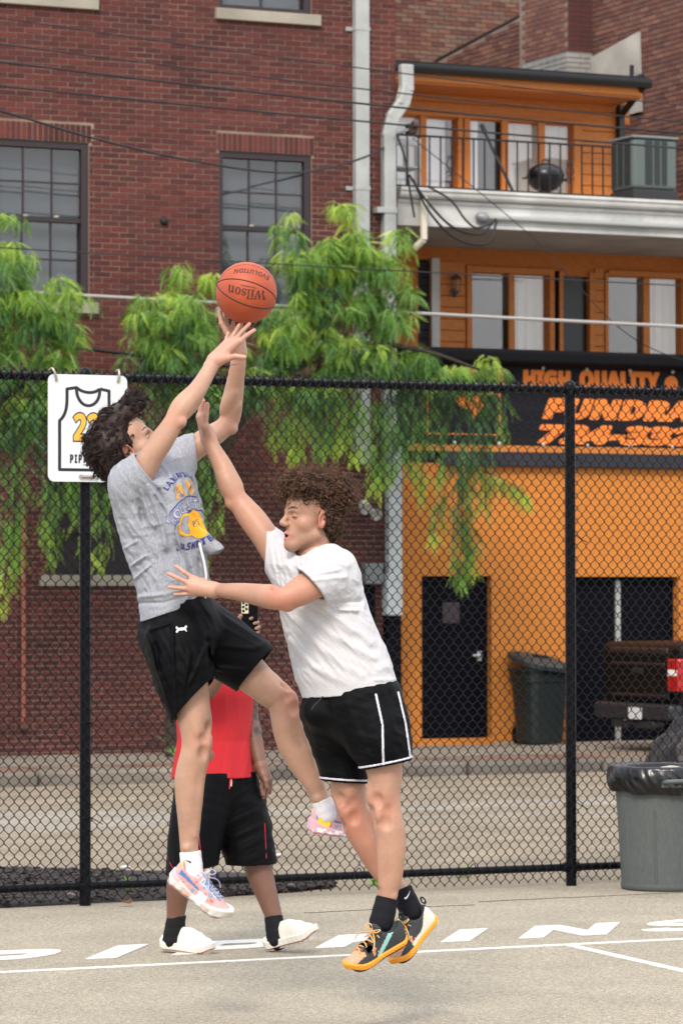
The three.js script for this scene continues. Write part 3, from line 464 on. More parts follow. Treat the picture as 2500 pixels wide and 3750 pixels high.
{ // neighbours behind: a side wall stepping up to the right with a chimney, and a far facing wall
  const tones = [[0.26, 0.11, 0.075], [0.22, 0.085, 0.065], [0.3, 0.14, 0.095], [0.19, 0.08, 0.07], [0.24, 0.12, 0.09]];
  const mort = std({ color: 0x9a877a, roughness: 1, map: coarse });
  const side = thing('side_wall_building', 'orange-brown brick building side wall rising behind the orange flat', 'building');
  const X = 24.6;
  const top = (z) => (z < -45.8 ? 10.22 + (z + 45.8) * 0.105 : 12.2);
  const poly = new THREE.Shape([[41, 6], [49.6, 6], [49.6, top(-49.6)], [45.81, top(-45.81)], [45.79, 12.2], [41, 12.2]].map((p) => new THREE.Vector2(...p)));
  const body = new THREE.ExtrudeGeometry(poly, { depth: 0.3, bevelEnabled: false }); body.rotateY(Math.PI / 2); body.translate(X + 0.008, 0, 0); obj('mortar_wall', metric(body), mort, side);
  const all = [];
  const pick = (k) => tones[Math.floor(rnd() * 5)].map((c) => c * k);
  for (let r = 0; r < 84; r++) for (let i = 0; i < 41; i++) {
    const y = 6.6 + r * 0.07, z = -41.1 - i * BL - (r % 2) * BL / 2; if (y + 0.06 > top(z - 0.1) || y + 0.06 > top(z + 0.1)) continue;
    all.push({ s: [0.02, 0.059, BL - 0.011], p: [X + rr(-0.003, 0.003), y + 0.03, z], t: pick(rr(0.75, 1.2) * (1 + 0.6 * fbm(z, y, 4, 3))), d: -z + Math.abs(y - 9) * 2 + (y > 8.5 ? 0 : 9) });
  }
  all.sort((a, b) => a.d - b.d);
  const rest = [], gs = Array.from({ length: 10 }, (_, i) => tint(metric(new THREE.BoxGeometry(0.02, 0.059, BL - 0.011)), ...tones[i % 5].map((c) => c * (i < 5 ? 0.9 : 1.1))));
  all.forEach((b, i) => { if (i < 300) { const m = obj('brick', gs[Math.floor(rnd() * 10)], M.brick, side); m.position.set(...b.p); } else rest.push(tint(metric(new THREE.BoxGeometry(...b.s)), ...b.t).translate(...b.p)); });
  obj('brickwork', rest, M.brick, side).userData.kind = 'stuff';
  // chimney breast: projects to the left of the wall
  const ch = new THREE.Group(); ch.name = 'chimney'; side.add(ch);
  const cx0 = 24.2, z0 = -45.75, z1 = -44.3;
  obj('core', bx(cx0, X, 9.32, 12.2, z0, z1), mort, ch);
  const cb = []; for (let r = 0; r < 34; r++) { const y = 9.36 + r * 0.07; for (let i = 0; i < 7; i++) { const z = z1 - 0.1 - i * BL - (r % 2) * 0.1; if (z - 0.1 > z0) cb.push(tint(metric(new THREE.BoxGeometry(0.02, 0.059, BL - 0.011)), ...pick(1.1)).translate(cx0, y, z)); } for (let i = 0; i < 2; i++) cb.push(tint(metric(new THREE.BoxGeometry(BL - 0.02, 0.059, 0.02)), 0.15 * rr(0.8, 1.1), 0.045, 0.043).translate(cx0 + 0.1 + i * 0.2, y, z1)); }
  obj('brickwork', cb, M.brick, ch).userData.kind = 'stuff';
  const pb = std({ color: 0xa9a8a3, roughness: 0.9, map: coarse });
  obj('painted_base', [bx(cx0 - 0.012, X, 8.2, 9.315, z0, z1 + 0.012)], std({ color: 0x6f6d6a, roughness: 1 }), ch);
  for (let r = 0; r < 10; r++) { const y = 9.29 - r * 0.07; obj('painted_brick', rbx(cx0 - 0.02, cx0 + 0.19 + (r % 2) * 0.1, y - 0.06, y, z1, z1 + 0.022, 0.004, 1), pb, ch); obj('painted_brick', rbx(cx0 + 0.2 + (r % 2) * 0.1, X, y - 0.06, y, z1, z1 + 0.022, 0.004, 1), pb, ch); for (let i = 0; i < 6; i++) obj('painted_brick', rbx(cx0 - 0.022, cx0, y - 0.06, y, z1 - (i + 1) * 0.22, z1 - i * 0.22 - 0.011, 0.004, 1), pb, ch); }
  // parged patch where an older roof met the wall
  const ps = new THREE.Shape([[42.85, 8.3], [44.29, 8.3], [44.29, 9.24], [42.9, 9.42]].map((p) => new THREE.Vector2(...p))); const pg = new THREE.ExtrudeGeometry(ps, { depth: 0.03, bevelEnabled: false }); pg.rotateY(Math.PI / 2); pg.translate(X - 0.045, 0, 0);
  obj('parged_patch', metric(pg), std({ color: 0xc6c2b8, roughness: 0.95, map: coarse, bumpMap: fineBump, bumpScale: 0.01 }), side);
  for (let i = 0; i < 7; i++) { const z = -49.4 + i * 0.52; obj('coping_tile', rod([X + 0.1, top(z) + 0.03, z], [X + 0.1, top(Math.min(z + 0.5, -45.81)) + 0.03, Math.min(z + 0.52, -45.8)], 0.07, 8), M.iron, side); }
  const far = thing('far_brick_building', 'tall stained tan and red brick wall far behind the orange roof', 'building');
  obj('mortar_wall', bx(20, 34, 6, 14, -52, -49.71), mort, far);
  const fl = [];
  for (let r = 0; r < 62; r++) for (let i = 0; i < 22; i++) { const y = 8.6 + r * 0.07, x = 22.4 + i * BL + (r % 2) * BL / 2; if (x > 27) continue; const pale = smooth(0.08, 0.3, fbm(x * 1.4, y * 1.1, 3, 4)), t = pick(rr(0.8, 1.15)); fl.push({ p: [x, y, -49.7 + rr(-0.003, 0.003)], t: t.map((c, k) => mix(c, [0.34, 0.27, 0.2][k], 0.55 * pale)), d: Math.abs(x - 25) + Math.abs(y - 10.3) * 1.5 }); }
  fl.sort((a, b) => a.d - b.d); const frest = [], fgs = Array.from({ length: 12 }, (_, i) => tint(metric(new THREE.BoxGeometry(BL - 0.011, 0.059, 0.02)), ...tones[i % 5].map((c, k) => mix(c, [0.34, 0.27, 0.2][k], i > 6 ? 0.35 : 0) * (i % 2 ? 0.85 : 1))));
  fl.forEach((b, i) => { if (i < 300) { const m = obj('brick', fgs[Math.floor(rnd() * 12)], M.brick, far); m.position.set(...b.p); } else frest.push(tint(metric(new THREE.BoxGeometry(BL - 0.011, 0.059, 0.02)), ...b.t).translate(...b.p)); });
  obj('brickwork', frest, M.brick, far).userData.kind = 'stuff';
}

// ---------------------------------------------------------------- chain-link fence
{
  const zf = -17.62, x0 = 3.2, x1 = 13.2, top = 2.79, low = 0.105;
  const f = thing('chain_link_fence', 'tall black chain-link fence along the edge of the court', 'fence');
  for (const x of [0.915, 3.83, 6.745, 9.66, 12.575]) { const p = obj('post', rod([x, -0.05, zf - 0.05], [x, top - 0.03, zf - 0.05], 0.03, 20), M.fence, f); obj('post_cap', [lathe([[0.034, 0], [0.034, 0.05], [0.03, 0.075], [0.012, 0.09], [0, 0.092]], [x, top - 0.035, zf - 0.05], 20)], M.fence, p); obj('rail_band', [rod([x - 0.05, low, zf - 0.05], [x + 0.05, low, zf - 0.05], 0.027, 12), rod([x, low - 0.03, zf - 0.05], [x, low + 0.03, zf - 0.05], 0.034, 16)], M.fence, p); }
  obj('top_rail', rod([x0, top, zf - 0.035], [x1, top, zf - 0.035], 0.0215, 16), M.fence, f);
  obj('bottom_rail', rod([x0, low, zf - 0.04], [x1, low, zf - 0.04], 0.0215, 16), M.fence, f);
  // woven wire: every strand zigzags from top to bottom and hooks into its neighbours
  const px = 0.02885, py = 0.0709, r = 0.0024, pos = [], idx = [];
  const strand = (pts) => {
    const start = pos.length / 3, n = pts.length;
    for (let i = 0; i < n; i++) { const a = pts[Math.max(0, i - 1)], b = pts[Math.min(n - 1, i + 1)], tx = b[0] - a[0], ty = b[1] - a[1], l = Math.hypot(tx, ty) || 1, nx = -ty / l, ny = tx / l; for (const [c, s] of [[1, 0], [0, 1], [-1, 0], [0, -1]]) pos.push(pts[i][0] + nx * r * c, pts[i][1] + ny * r * c, pts[i][2] + r * s); }
    for (let i = 0; i + 1 < n; i++) for (let k = 0; k < 4; k++) { const a = start + i * 4 + k, b = start + i * 4 + (k + 1) % 4, c = a + 4, d = b + 4; idx.push(a, b, c, b, d, c); }
  };
  const cols = Math.floor((x1 - x0) / px), rows = Math.round((top + 0.03 - 0.03) / (py / 2));
  for (let c = 0; c < cols; c++) {
    const X = x0 + c * px, pts = [], lean = 0;
    for (let k = 0; k <= rows; k++) {
      const s = ((k + c) % 2 ? 1 : -1), y = 0.03 + k * py / 2 + 0.004 * fbm(X * 0.7, k * 0.05, 2, 2), x = X + s * (px / 2 + 0.0022) + lean + 0.006 * fbm(X * 0.4, k * 0.09, 5, 2), z = zf + (s > 0 ? 0.0022 : -0.0022);
      // a short upright knuckle at every crossing
      pts.push([x, y - 0.003, z + 0.0022], [x, y + 0.003, z - 0.0022]);
    }
    strand(pts);
  }
  const g = new THREE.BufferGeometry(); g.setAttribute('position', new THREE.Float32BufferAttribute(pos, 3)); g.setIndex(idx); g.computeVertexNormals();
  obj('chain_link_mesh', g, new THREE.MeshPhysicalMaterial({ color: 0x0a0b11, roughness: 0.45, specularIntensity: 0.28 }), f).userData.kind = 'stuff';
  // knuckled ends wrap the top rail
  const kn = [], kp = 0.0577; for (let c = 0; c < cols / 2; c++) { const X = x0 + c * kp; kn.push(tube([[X - kp / 2, top - 0.03, zf + 0.002], [X - kp * 0.12, top + 0.012, zf - 0.002], [X, top + 0.036, zf - 0.02], [X + kp * 0.12, top + 0.01, zf - 0.002], [X + kp / 2, top - 0.03, zf + 0.002]], 0.0046, 8, 5)); }
  obj('knuckle_row', kn, M.fence, f).userData.kind = 'stuff';
  for (const x of [6.745, 9.66]) for (const y of [0.45, 0.95, 1.45, 1.95, 2.4]) obj('tie_wire', tube([[x - 0.05, y + 0.01, zf + 0.01], [x, y + 0.02, zf + 0.004], [x + 0.045, y, zf - 0.01], [x + 0.075, y - 0.02, zf + 0.012]], 0.003, 12, 5), M.fence, f);
  for (const x of [4.6, 5.6, 7.45, 8.3, 9.0, 10.4]) obj('tie_wire', tube([[x - 0.02, low - 0.02, zf + 0.012], [x, low + 0.03, zf + 0.004], [x + 0.012, low + 0.045, zf + 0.02], [x + 0.02, low + 0.02, zf + 0.024]], 0.003, 12, 5), M.fence, f);
}
{ // jersey sign wired to the fence
  const s = thing('jersey_sign', 'white metal sign with jersey outline, yellow 22 and PIPKINS, wired to fence', 'sign', [6.505, 2.8, -17.585]);
  const w = 0.445, h = 0.565, r = 0.035; // hangs by its top edge
  const shape = new THREE.Shape(); shape.moveTo(r, 0); shape.lineTo(w - r, 0); shape.absarc(w - r, -r, r, Math.PI / 2, 0, true); shape.lineTo(w, -h + r); shape.absarc(w - r, -h + r, r, 0, -Math.PI / 2, true); shape.lineTo(r, -h); shape.absarc(r, -h + r, r, -Math.PI / 2, -Math.PI, true); shape.lineTo(0, -r); shape.absarc(r, -r, r, Math.PI, Math.PI / 2, true);
  const W = 1024, Hc = 1300, c = document.createElement('canvas'); c.width = W; c.height = Hc; const q = c.getContext('2d');
  q.fillStyle = '#ccd2d4'; q.fillRect(0, 0, W, Hc);
  // drawn on a 1290 x 1740 layout
  q.scale(W / 1290, Hc / 1760); q.translate(-118, -220);
  q.strokeStyle = '#1d171d'; q.lineWidth = 52; q.lineJoin = 'round'; q.beginPath();
  q.moveTo(955, 448); q.lineTo(1110, 480); q.bezierCurveTo(1110, 640, 1090, 860, 1235, 985); q.lineTo(1235, 1785); q.lineTo(305, 1785); q.lineTo(305, 985); q.bezierCurveTo(450, 850, 420, 640, 425, 462); q.lineTo(580, 435); q.bezierCurveTo(690, 535, 880, 535, 955, 448); q.stroke();
  q.beginPath(); q.moveTo(580, 435); q.bezierCurveTo(570, 600, 660, 728, 770, 728); q.bezierCurveTo(890, 728, 970, 600, 955, 448); q.stroke();
  q.font = 'bold 400px sans-serif'; q.save(); q.translate(525, 1295); q.scale(1.0, 1.48); q.lineJoin = 'miter'; q.strokeStyle = '#241a20'; q.lineWidth = 46; q.strokeText('22', 0, 0); q.fillStyle = '#e0a83a'; q.strokeStyle = '#e0a83a'; q.lineWidth = 14; q.strokeText('22', 0, 0); q.fillText('22', 0, 0); q.restore();
  q.save(); q.translate(468, 1668); q.scale(0.66, 1.12); q.font = 'bold 160px sans-serif'; q.fillStyle = '#17141a'; q.strokeStyle = '#17141a'; q.lineWidth = 15; let x = 0; for (const ch of 'PIPKINS') { q.strokeText(ch, x, 0); q.fillText(ch, x, 0); x += q.measureText(ch).width + 26; } q.restore();
  const t = new THREE.CanvasTexture(c); t.colorSpace = THREE.SRGBColorSpace;
  const g = new THREE.ShapeGeometry(shape, 8), p = g.attributes.position, uv = g.attributes.uv; for (let i = 0; i < p.count; i++) uv.setXY(i, p.getX(i) / w, 1 + p.getY(i) / h);
  const plate = new THREE.ExtrudeGeometry(shape, { depth: 0.003, bevelEnabled: false, curveSegments: 8 }); plate.translate(0, 0, -0.0035);
  obj('plate', plate, std({ color: 0xc9cdcd, roughness: 0.4 }), s); obj('print', g, std({ map: t, roughness: 0.35 }), s);
  const steel = std({ color: 0xaaa397, roughness: 0.35, metalness: 0.7 });
  for (const [cx, dx] of [[0.035, 0.02], [0.395, -0.005]]) obj('wire_clip', [tube([[cx - dx * 0.6, 0.022, -0.04], [cx - dx * 0.5, 0.028, 0.0], [cx, 0.0, 0.012], [cx + dx * 0.5, -0.03, 0.006]], 0.0065, 14, 6), rod([cx + dx * 0.5, -0.032, -0.002], [cx + dx * 0.5, -0.032, 0.006], 0.008, 10)], steel, s);
  obj('wire_clip', [rod([0.185, -0.537, 0.006], [0.25, -0.538, 0.008], 0.009, 8), rod([0.252, -0.538, 0], [0.252, -0.538, 0.012], 0.012, 10), rod([0.183, -0.537, 0], [0.183, -0.537, 0.012], 0.011, 10)], steel, s);
}
{ // grey barrel bin with a black liner
  const b = thing('trash_barrel', 'grey plastic trash barrel with black liner beside the fence', 'trash can', [10.02, 0, -17.27], 0.4);
  const grey = std({ color: 0x656b6b, roughness: 0.55, map: coarse, bumpMap: fineBump, bumpScale: 0.001 });
  obj('barrel', lathe([[0, 0], [0.222, 0], [0.232, 0.008], [0.234, 0.03], [0.229, 0.045], [0.245, 0.34], [0.262, 0.56], [0.268, 0.64], [0.282, 0.65], [0.285, 0.672], [0.275, 0.678], [0.262, 0.67], [0.225, 0.05], [0, 0.04]], [0, 0, 0], 64), grey, b);
  for (let i = 0; i < 8; i++) { const a = i * 0.785 + 0.3; obj('rib', rod([0.225 * Math.cos(a), 0.05, 0.225 * Math.sin(a)], [0.248 * Math.cos(a), 0.45, 0.248 * Math.sin(a)], 0.009, 6), grey, b); }
  for (const a of [0.95, 4.1]) { const q = obj('handle', [tube([[0.285, 0.6, -0.09], [0.325, 0.61, -0.08], [0.328, 0.61, 0.08], [0.285, 0.6, 0.09]], 0.013, 18, 8), rbx(0.262, 0.305, 0.575, 0.6, -0.1, 0.1, 0.008)], grey, b); q.rotation.y = a; }
  const N = 160, pos = [], ix = [], K = 17; // crumpled liner folded over the rim
  for (let i = 0; i <= N; i++) for (let k = 0; k < K; k++) {
    const a = (i / N) * Math.PI * 2, s = k / (K - 1), cs = Math.cos(a), sn = Math.sin(a);
    const fold = 0.02 * fbm(cs * 3 + s * 2.6, sn * 3 - s * 3.2, 4, 3) + 0.012 * Math.sin(a * 17 + s * 9 + 3 * fbm(cs * 2, sn * 2, 1, 2)) * s, hem = 0.115 + 0.05 * fbm(cs * 1.6, sn * 1.6, 3, 2);
    let R, y;
    if (s < 0.35) { const t = s / 0.35; R = mix(0.19, 0.288, t) + fold * 0.6; y = mix(0.6, 0.69, Math.sin(t * Math.PI / 2)); } else { const t = (s - 0.35) / 0.65; R = 0.291 - 0.012 * t + Math.abs(fold) + 0.02 * Math.sin(t * Math.PI); y = 0.69 - t * (hem + 0.03); }
    pos.push(R * cs, y + 0.006 * fbm(cs * 6, sn * 6, s * 4, 2), R * sn);
  }
  for (let i = 0; i < N; i++) for (let k = 0; k + 1 < K; k++) { const a = i * K + k, c = a + K; ix.push(a, a + 1, c, a + 1, c + 1, c); }
  const g = new THREE.BufferGeometry(); g.setAttribute('position', new THREE.Float32BufferAttribute(pos, 3)); g.setIndex(ix); g.computeVertexNormals();
  obj('liner', g, std({ color: 0x0d0d11, roughness: 0.28, side: THREE.DoubleSide }), b);
  obj('rubbish', [new THREE.IcosahedronGeometry(0.09, 1).scale(1.3, 0.5, 1).translate(0.04, 0.64, 0.03), new THREE.IcosahedronGeometry(0.07, 1).scale(1.2, 0.5, 1).translate(-0.1, 0.64, 0.04)], std({ color: 0xa8a29a, roughness: 0.9 }), b);
}
{ // wheeled bin against the orange wall
  const b = thing('wheeled_bin', 'dark green wheeled bin with tilted lid against the orange wall', 'bin', [20.8, -0.225, -38.85]); b.scale.set(1.08, 1.02, 1.08);
  const gm = std({ color: 0x1d2a2b, roughness: 0.5, map: fineGrain }), lm = std({ color: 0x3a4345, roughness: 0.5, map: fineGrain });
  const loft = (secs) => { const n = 24, pos = [], ix = []; for (const [y, w, d, z] of secs) for (let i = 0; i < n; i++) { const a = (i / n) * Math.PI * 2 + Math.PI / 4, c = Math.cos(a), s = Math.sin(a), k = 1 / Math.pow(Math.pow(Math.abs(c), 6) + Math.pow(Math.abs(s), 6), 1 / 6); pos.push(w * c * k, y, z + d * s * k); } for (let j = 0; j + 1 < secs.length; j++) for (let i = 0; i < n; i++) { const a = j * n + i, bb = j * n + (i + 1) % n; ix.push(a, a + n, bb, bb, a + n, bb + n); } const g = new THREE.BufferGeometry(); g.setAttribute('position', new THREE.Float32BufferAttribute(pos, 3)); g.setIndex(ix); const q = g.toNonIndexed(); q.computeVertexNormals(); return q; };
  obj('body', loft([[0.02, 0.0, 0.0, 0], [0.02, 0.215, 0.2, 0], [0.1, 0.225, 0.21, 0], [0.75, 0.26, 0.26, 0], [0.76, 0.275, 0.275, 0], [0.88, 0.28, 0.28, 0], [0.885, 0.3, 0.3, 0], [0.92, 0.3, 0.3, 0], [0.92, 0, 0, 0]]), gm, b);
  const lid = obj('lid', [loft([[0.0, 0, 0, 0], [0.0, 0.31, 0.33, 0], [0.05, 0.31, 0.33, 0], [0.09, 0.26, 0.26, 0], [0.1, 0, 0, 0]])], lm, b); lid.position.set(-0.01, 0.96, 0.02); lid.rotation.set(0.22, 0, -0.14);
  obj('lid_handle', rbx(-0.12, 0.08, 0.1, 0.125, -0.02, 0.03, 0.01), gm, lid);
  for (const x of [-0.16, 0.16]) obj('wheel', lathe([[0, -0.03], [0.1, -0.03], [0.12, 0], [0.1, 0.03], [0, 0.03]], [0, 0, 0], 20).rotateZ(Math.PI / 2).translate(x, 0.12, -0.22), M.black, b);
  obj('bar', rod([-0.22, 0.9, -0.3], [0.22, 0.9, -0.3], 0.016, 10), gm, b);
}
{ // pickup truck seen from behind, parked along the pavement
  const t = thing('pickup_truck', 'black pickup truck parked with its tailgate toward the black doors', 'truck', [20.97, -0.225, -36.6]); t.scale.y = 0.92;
  const paint = new THREE.MeshPhysicalMaterial({ color: 0x0b0808, roughness: 0.45, specularIntensity: 0.5 }), rub = std({ color: 0x121215, roughness: 0.8 }), red = new THREE.MeshPhysicalMaterial({ color: 0xa80814, roughness: 0.15, clearcoat: 1 }), chrome = std({ color: 0x3a3a40, roughness: 0.3, metalness: 0.8 });
  const L = 5.2, hw = 0.93;
  const bodyS = new THREE.Shape(); bodyS.moveTo(0.05, 0.62); bodyS.lineTo(0.02, 1.28); bodyS.quadraticCurveTo(0.02, 1.34, 0.1, 1.35); bodyS.lineTo(1.9, 1.36); bodyS.lineTo(2.0, 1.4); bodyS.lineTo(2.25, 1.86); bodyS.quadraticCurveTo(2.3, 1.92, 2.5, 1.93); bodyS.lineTo(3.2, 1.92); bodyS.quadraticCurveTo(3.4, 1.9, 3.5, 1.8); bodyS.lineTo(3.95, 1.36); bodyS.lineTo(5.1, 1.25); bodyS.quadraticCurveTo(5.25, 1.2, 5.25, 0.95); bodyS.lineTo(5.22, 0.55); bodyS.lineTo(4.75, 0.5); bodyS.absarc(4.3, 0.5, 0.45, 0, Math.PI, false); bodyS.lineTo(1.55, 0.5); bodyS.absarc(1.1, 0.5, 0.45, 0, Math.PI, false); bodyS.lineTo(0.1, 0.58);
  const bg = new THREE.ExtrudeGeometry(bodyS, { depth: hw * 2 - 0.12, bevelEnabled: true, bevelSize: 0.05, bevelThickness: 0.06, bevelSegments: 3 }); bg.translate(0, 0, -hw + 0.06); obj('body', bg, paint, t);
  obj('side_window', [bx(2.4, 3.4, 1.42, 1.8, hw + 0.001, hw + 0.006)], M.blackGloss, t);
  const gate = obj('tailgate', [rbx(-0.05, 0.0, 0.66, 1.3, -0.68, 0.68, 0.03, 3)], paint, t);
  obj('gate_ridge', [rbx(-0.075, -0.03, 1.1, 1.14, -0.62, 0.62, 0.015), rbx(-0.07, -0.03, 1.25, 1.33, -0.68, 0.68, 0.02), rbx(-0.066, -0.03, 0.7, 0.74, -0.62, 0.62, 0.012)], std({ color: 0x2a2120, roughness: 0.4 }), gate);
  obj('gate_handle', rbx(-0.08, -0.04, 1.0, 1.07, -0.12, 0.12, 0.012), rub, gate);
  for (const z of [hw - 0.12, -hw + 0.1]) { const w = z > 0 ? 0.13 : 0.1, l = obj('tail_light', rbx(z > 0 ? -0.07 : 0.02, 0.2, 0.78, 1.2, z - w, z + w, 0.03, 3), red, t); obj('reverse_lens', rbx(z > 0 ? -0.075 : 0.015, 0.05, 0.98, 1.06, z - w * 0.8, z + w * 0.8, 0.01), std({ color: 0xe4e2dc, roughness: 0.2 }), l); }
  obj('bumper', [rbx(-0.18, 0.02, 0.42, 0.62, -hw + 0.05, hw, 0.05, 3), rbx(-0.15, 0.02, 0.3, 0.42, -0.5, 0.5, 0.04, 3)], std({ color: 0x232328, roughness: 0.45 }), t);
  obj('license_plate', rbx(-0.195, -0.182, 0.42, 0.57, 0.0, 0.3, 0.005, 1), std({ color: 0xc8c9cb, roughness: 0.5 }), t);
  obj('tow_hitch', [rbx(-0.26, -0.1, 0.3, 0.36, -0.04, 0.04, 0.01), new THREE.SphereGeometry(0.03, 14, 10).translate(-0.24, 0.4, 0)], chrome, t);
  for (const x of [1.1, 4.3]) for (const z of [hw - 0.14, -hw + 0.14]) { const w = obj('wheel', [new THREE.TorusGeometry(0.29, 0.1, 12, 36).scale(1, 1, 1.3).translate(x, 0.38, z)], rub, t); obj('rim', lathe([[0, -0.1], [0.2, -0.1], [0.24, -0.02], [0.24, 0.08], [0.05, 0.1], [0, 0.1]], [0, 0, 0], 24).rotateX(Math.PI / 2).translate(x, 0.38, z), chrome, w); }
  obj('axle', [rod([1.1, 0.38, -0.8], [1.1, 0.38, 0.8], 0.05, 10), bx(0.1, 5, 0.45, 0.6, -0.5, 0.5)], rub, t);
}
{ // brown sack slumped behind the fence at the right edge
  const s = thing('plastic_sack', 'dark brown plastic sack slumped behind the fence near the barrel', 'sack', [11.42, -0.03, -19.35]);
  const g = new THREE.SphereGeometry(1, 64, 48), p = g.attributes.position;
  for (let i = 0; i < p.count; i++) { let x = p.getX(i), y = p.getY(i), z = p.getZ(i); const k = 1 + 0.2 * fbm(x * 2, y * 2, z * 2, 3) + 0.07 * Math.abs(fbm(x * 5, y * 3, z * 5, 3)); const h = (y + 1) / 2; p.setXYZ(i, x * k * mix(0.38, 0.24, h), 0.46 * (y * k + 0.95), z * k * 0.28); }
  g.computeVertexNormals(); obj('sack', g, new THREE.MeshPhysicalMaterial({ color: 0x1a1213, roughness: 0.4, specularIntensity: 0.5, side: THREE.DoubleSide }), s);
  obj('tie', tube([[-0.2, 0.62, 0.16], [-0.1, 0.6, 0.22], [0.02, 0.61, 0.24], [0.1, 0.59, 0.22]], 0.014, 16, 6), std({ color: 0xb5502a, roughness: 0.6 }), s);
}
{ // bark mulch and litter at the foot of the fence
  const g = new THREE.IcosahedronGeometry(0.022, 0).scale(1.6, 0.5, 0.9), m = new THREE.InstancedMesh(g, std({ roughness: 1, color: 0xffffff }), 9000), o = new THREE.Object3D(), c = new THREE.Color();
  for (let i = 0; i < 9000; i++) {
    const a = rnd() * Math.PI * 2, q = Math.sqrt(rnd()); let x = 5.6 + 2.9 * q * Math.cos(a), z = -18.75 + 1.05 * q * Math.sin(a);
    if (x > 7.6) z = mix(z, -18.0, 0.5);
    const y = 0.1 * (1 - q * q) * (1 - smooth(7, 8.4, x));
    o.position.set(x, y + rr(0, 0.015), z); o.rotation.set(rr(-0.5, 0.5), rnd() * 6, rr(-0.5, 0.5)); o.scale.setScalar(rr(0.5, 1.5)); o.updateMatrix(); m.setMatrixAt(i, o.matrix);
    const k = rr(0.6, 1.5); c.setRGB(0.035 * k, 0.028 * k, 0.026 * k); if (rnd() > 0.99) c.setRGB(0.16, 0.14, 0.12); m.setColorAt(i, c);
  }
  m.name = 'bark_mulch'; m.userData = { kind: 'stuff', label: 'dark bark mulch heaped along the foot of the fence', category: 'mulch' }; scene.add(m);
  const bed = new THREE.SphereGeometry(1, 48, 16, 0, Math.PI * 2, 0, Math.PI / 2).scale(2.95, 0.1, 1.08).translate(5.6, -0.01, -18.75); struct('soil_bed', bed, std({ color: 0x2a2423, roughness: 1 }), 'dark soil under the mulch');
}
const leafMat = (c, t = 0.35) => new THREE.MeshPhysicalMaterial({ color: c, roughness: 0.75, transmission: t, thickness: 0, side: THREE.DoubleSide, vertexColors: false });
{ // weeds growing at the wall foot and along the fence
  const blade = (n, h, spread, mat, name, label, at, wide = 0.012) => {
    const t = thing(name, label, 'weed', at); const G = [];
    for (let i = 0; i < n; i++) { const a = rnd() * 6.28, l = h * rr(0.5, 1), d = spread * rr(0.2, 1), w = wide * rr(0.6, 1.3), p = [], ix = []; const K = 6; for (let k = 0; k <= K; k++) { const s = k / K, r = d * s * s, y = l * (s - 0.25 * s * s), ww = w * Math.sin(Math.PI * Math.min(1, 0.15 + s * 0.85)); const cx = Math.cos(a), cz = Math.sin(a); p.push(cx * r - cz * ww, y, cz * r + cx * ww, cx * r + cz * ww, y, cz * r - cx * ww); if (k < K) { const b = k * 2; ix.push(b, b + 1, b + 2, b + 1, b + 3, b + 2); } } const g = new THREE.BufferGeometry(); g.setAttribute('position', new THREE.Float32BufferAttribute(p, 3)); g.setIndex(ix); g.computeVertexNormals(); g.translate(rr(-0.25, 0.25) * spread, 0, rr(-0.25, 0.25) * spread); G.push(g); }
    obj('leaves', G, mat, t); return t;
  };
  const green = leafMat(0x5c8a35), green2 = leafMat(0x7aa83e);
  blade(46, 0.42, 0.3, green, 'weed_clump', 'leafy green weeds at the foot of the brick wall by the trunk', [15.75, -0.23, -38.3], 0.03);
  blade(26, 0.22, 0.3, green, 'weed_clump', 'low green weeds on the pavement left of the leafy clump', [15.35, -0.23, -37.2], 0.02);
  blade(12, 0.16, 0.06, green2, 'weed_clump', 'small bright weed sprouting from the mulch behind the fence', [7.12, 0.02, -18.0], 0.014);
  blade(14, 0.12, 0.12, green2, 'weed_clump', 'thin grass tuft behind the fence between the players and right post', [8.75, -0.01, -18.3], 0.008);
  blade(14, 0.1, 0.14, green2, 'weed_clump', 'thin grass tuft behind the fence near the right post', [9.45, -0.01, -18.6], 0.008);
  const leaf = thing('dry_leaf', 'curled brown dead leaf on the court beside the left fence post', 'leaf', [6.92, 0.02, -17.52]);
  const lg = new THREE.PlaneGeometry(0.06, 0.045, 8, 6), lp = lg.attributes.position; for (let i = 0; i < lp.count; i++) { const x = lp.getX(i), y = lp.getY(i); lp.setZ(i, 14 * x * x + 8 * y * y + 0.01 * fbm(x * 40, y * 40, 1, 2)); const e = 1 - Math.abs(x) / 0.05; lp.setY(i, y * Math.max(0.1, Math.sqrt(Math.max(0, e)))); } lg.rotateX(-1.2); lg.computeVertexNormals(); obj('blade', lg, std({ color: 0x5e3d22, roughness: 0.9, side: THREE.DoubleSide }), leaf);
  for (const [x, z, lab] of [[8.05, -20.4, 'white paper scrap on the road behind the defender'], [9.3, -20.9, 'white crumpled cup lying by the road edge left of the right post']]) { const t = thing('litter_scrap', lab, 'litter', [x, -0.03, z]); obj('paper', new THREE.IcosahedronGeometry(0.022, 1).scale(1.6, 0.5, 1), M.white, t); }
}
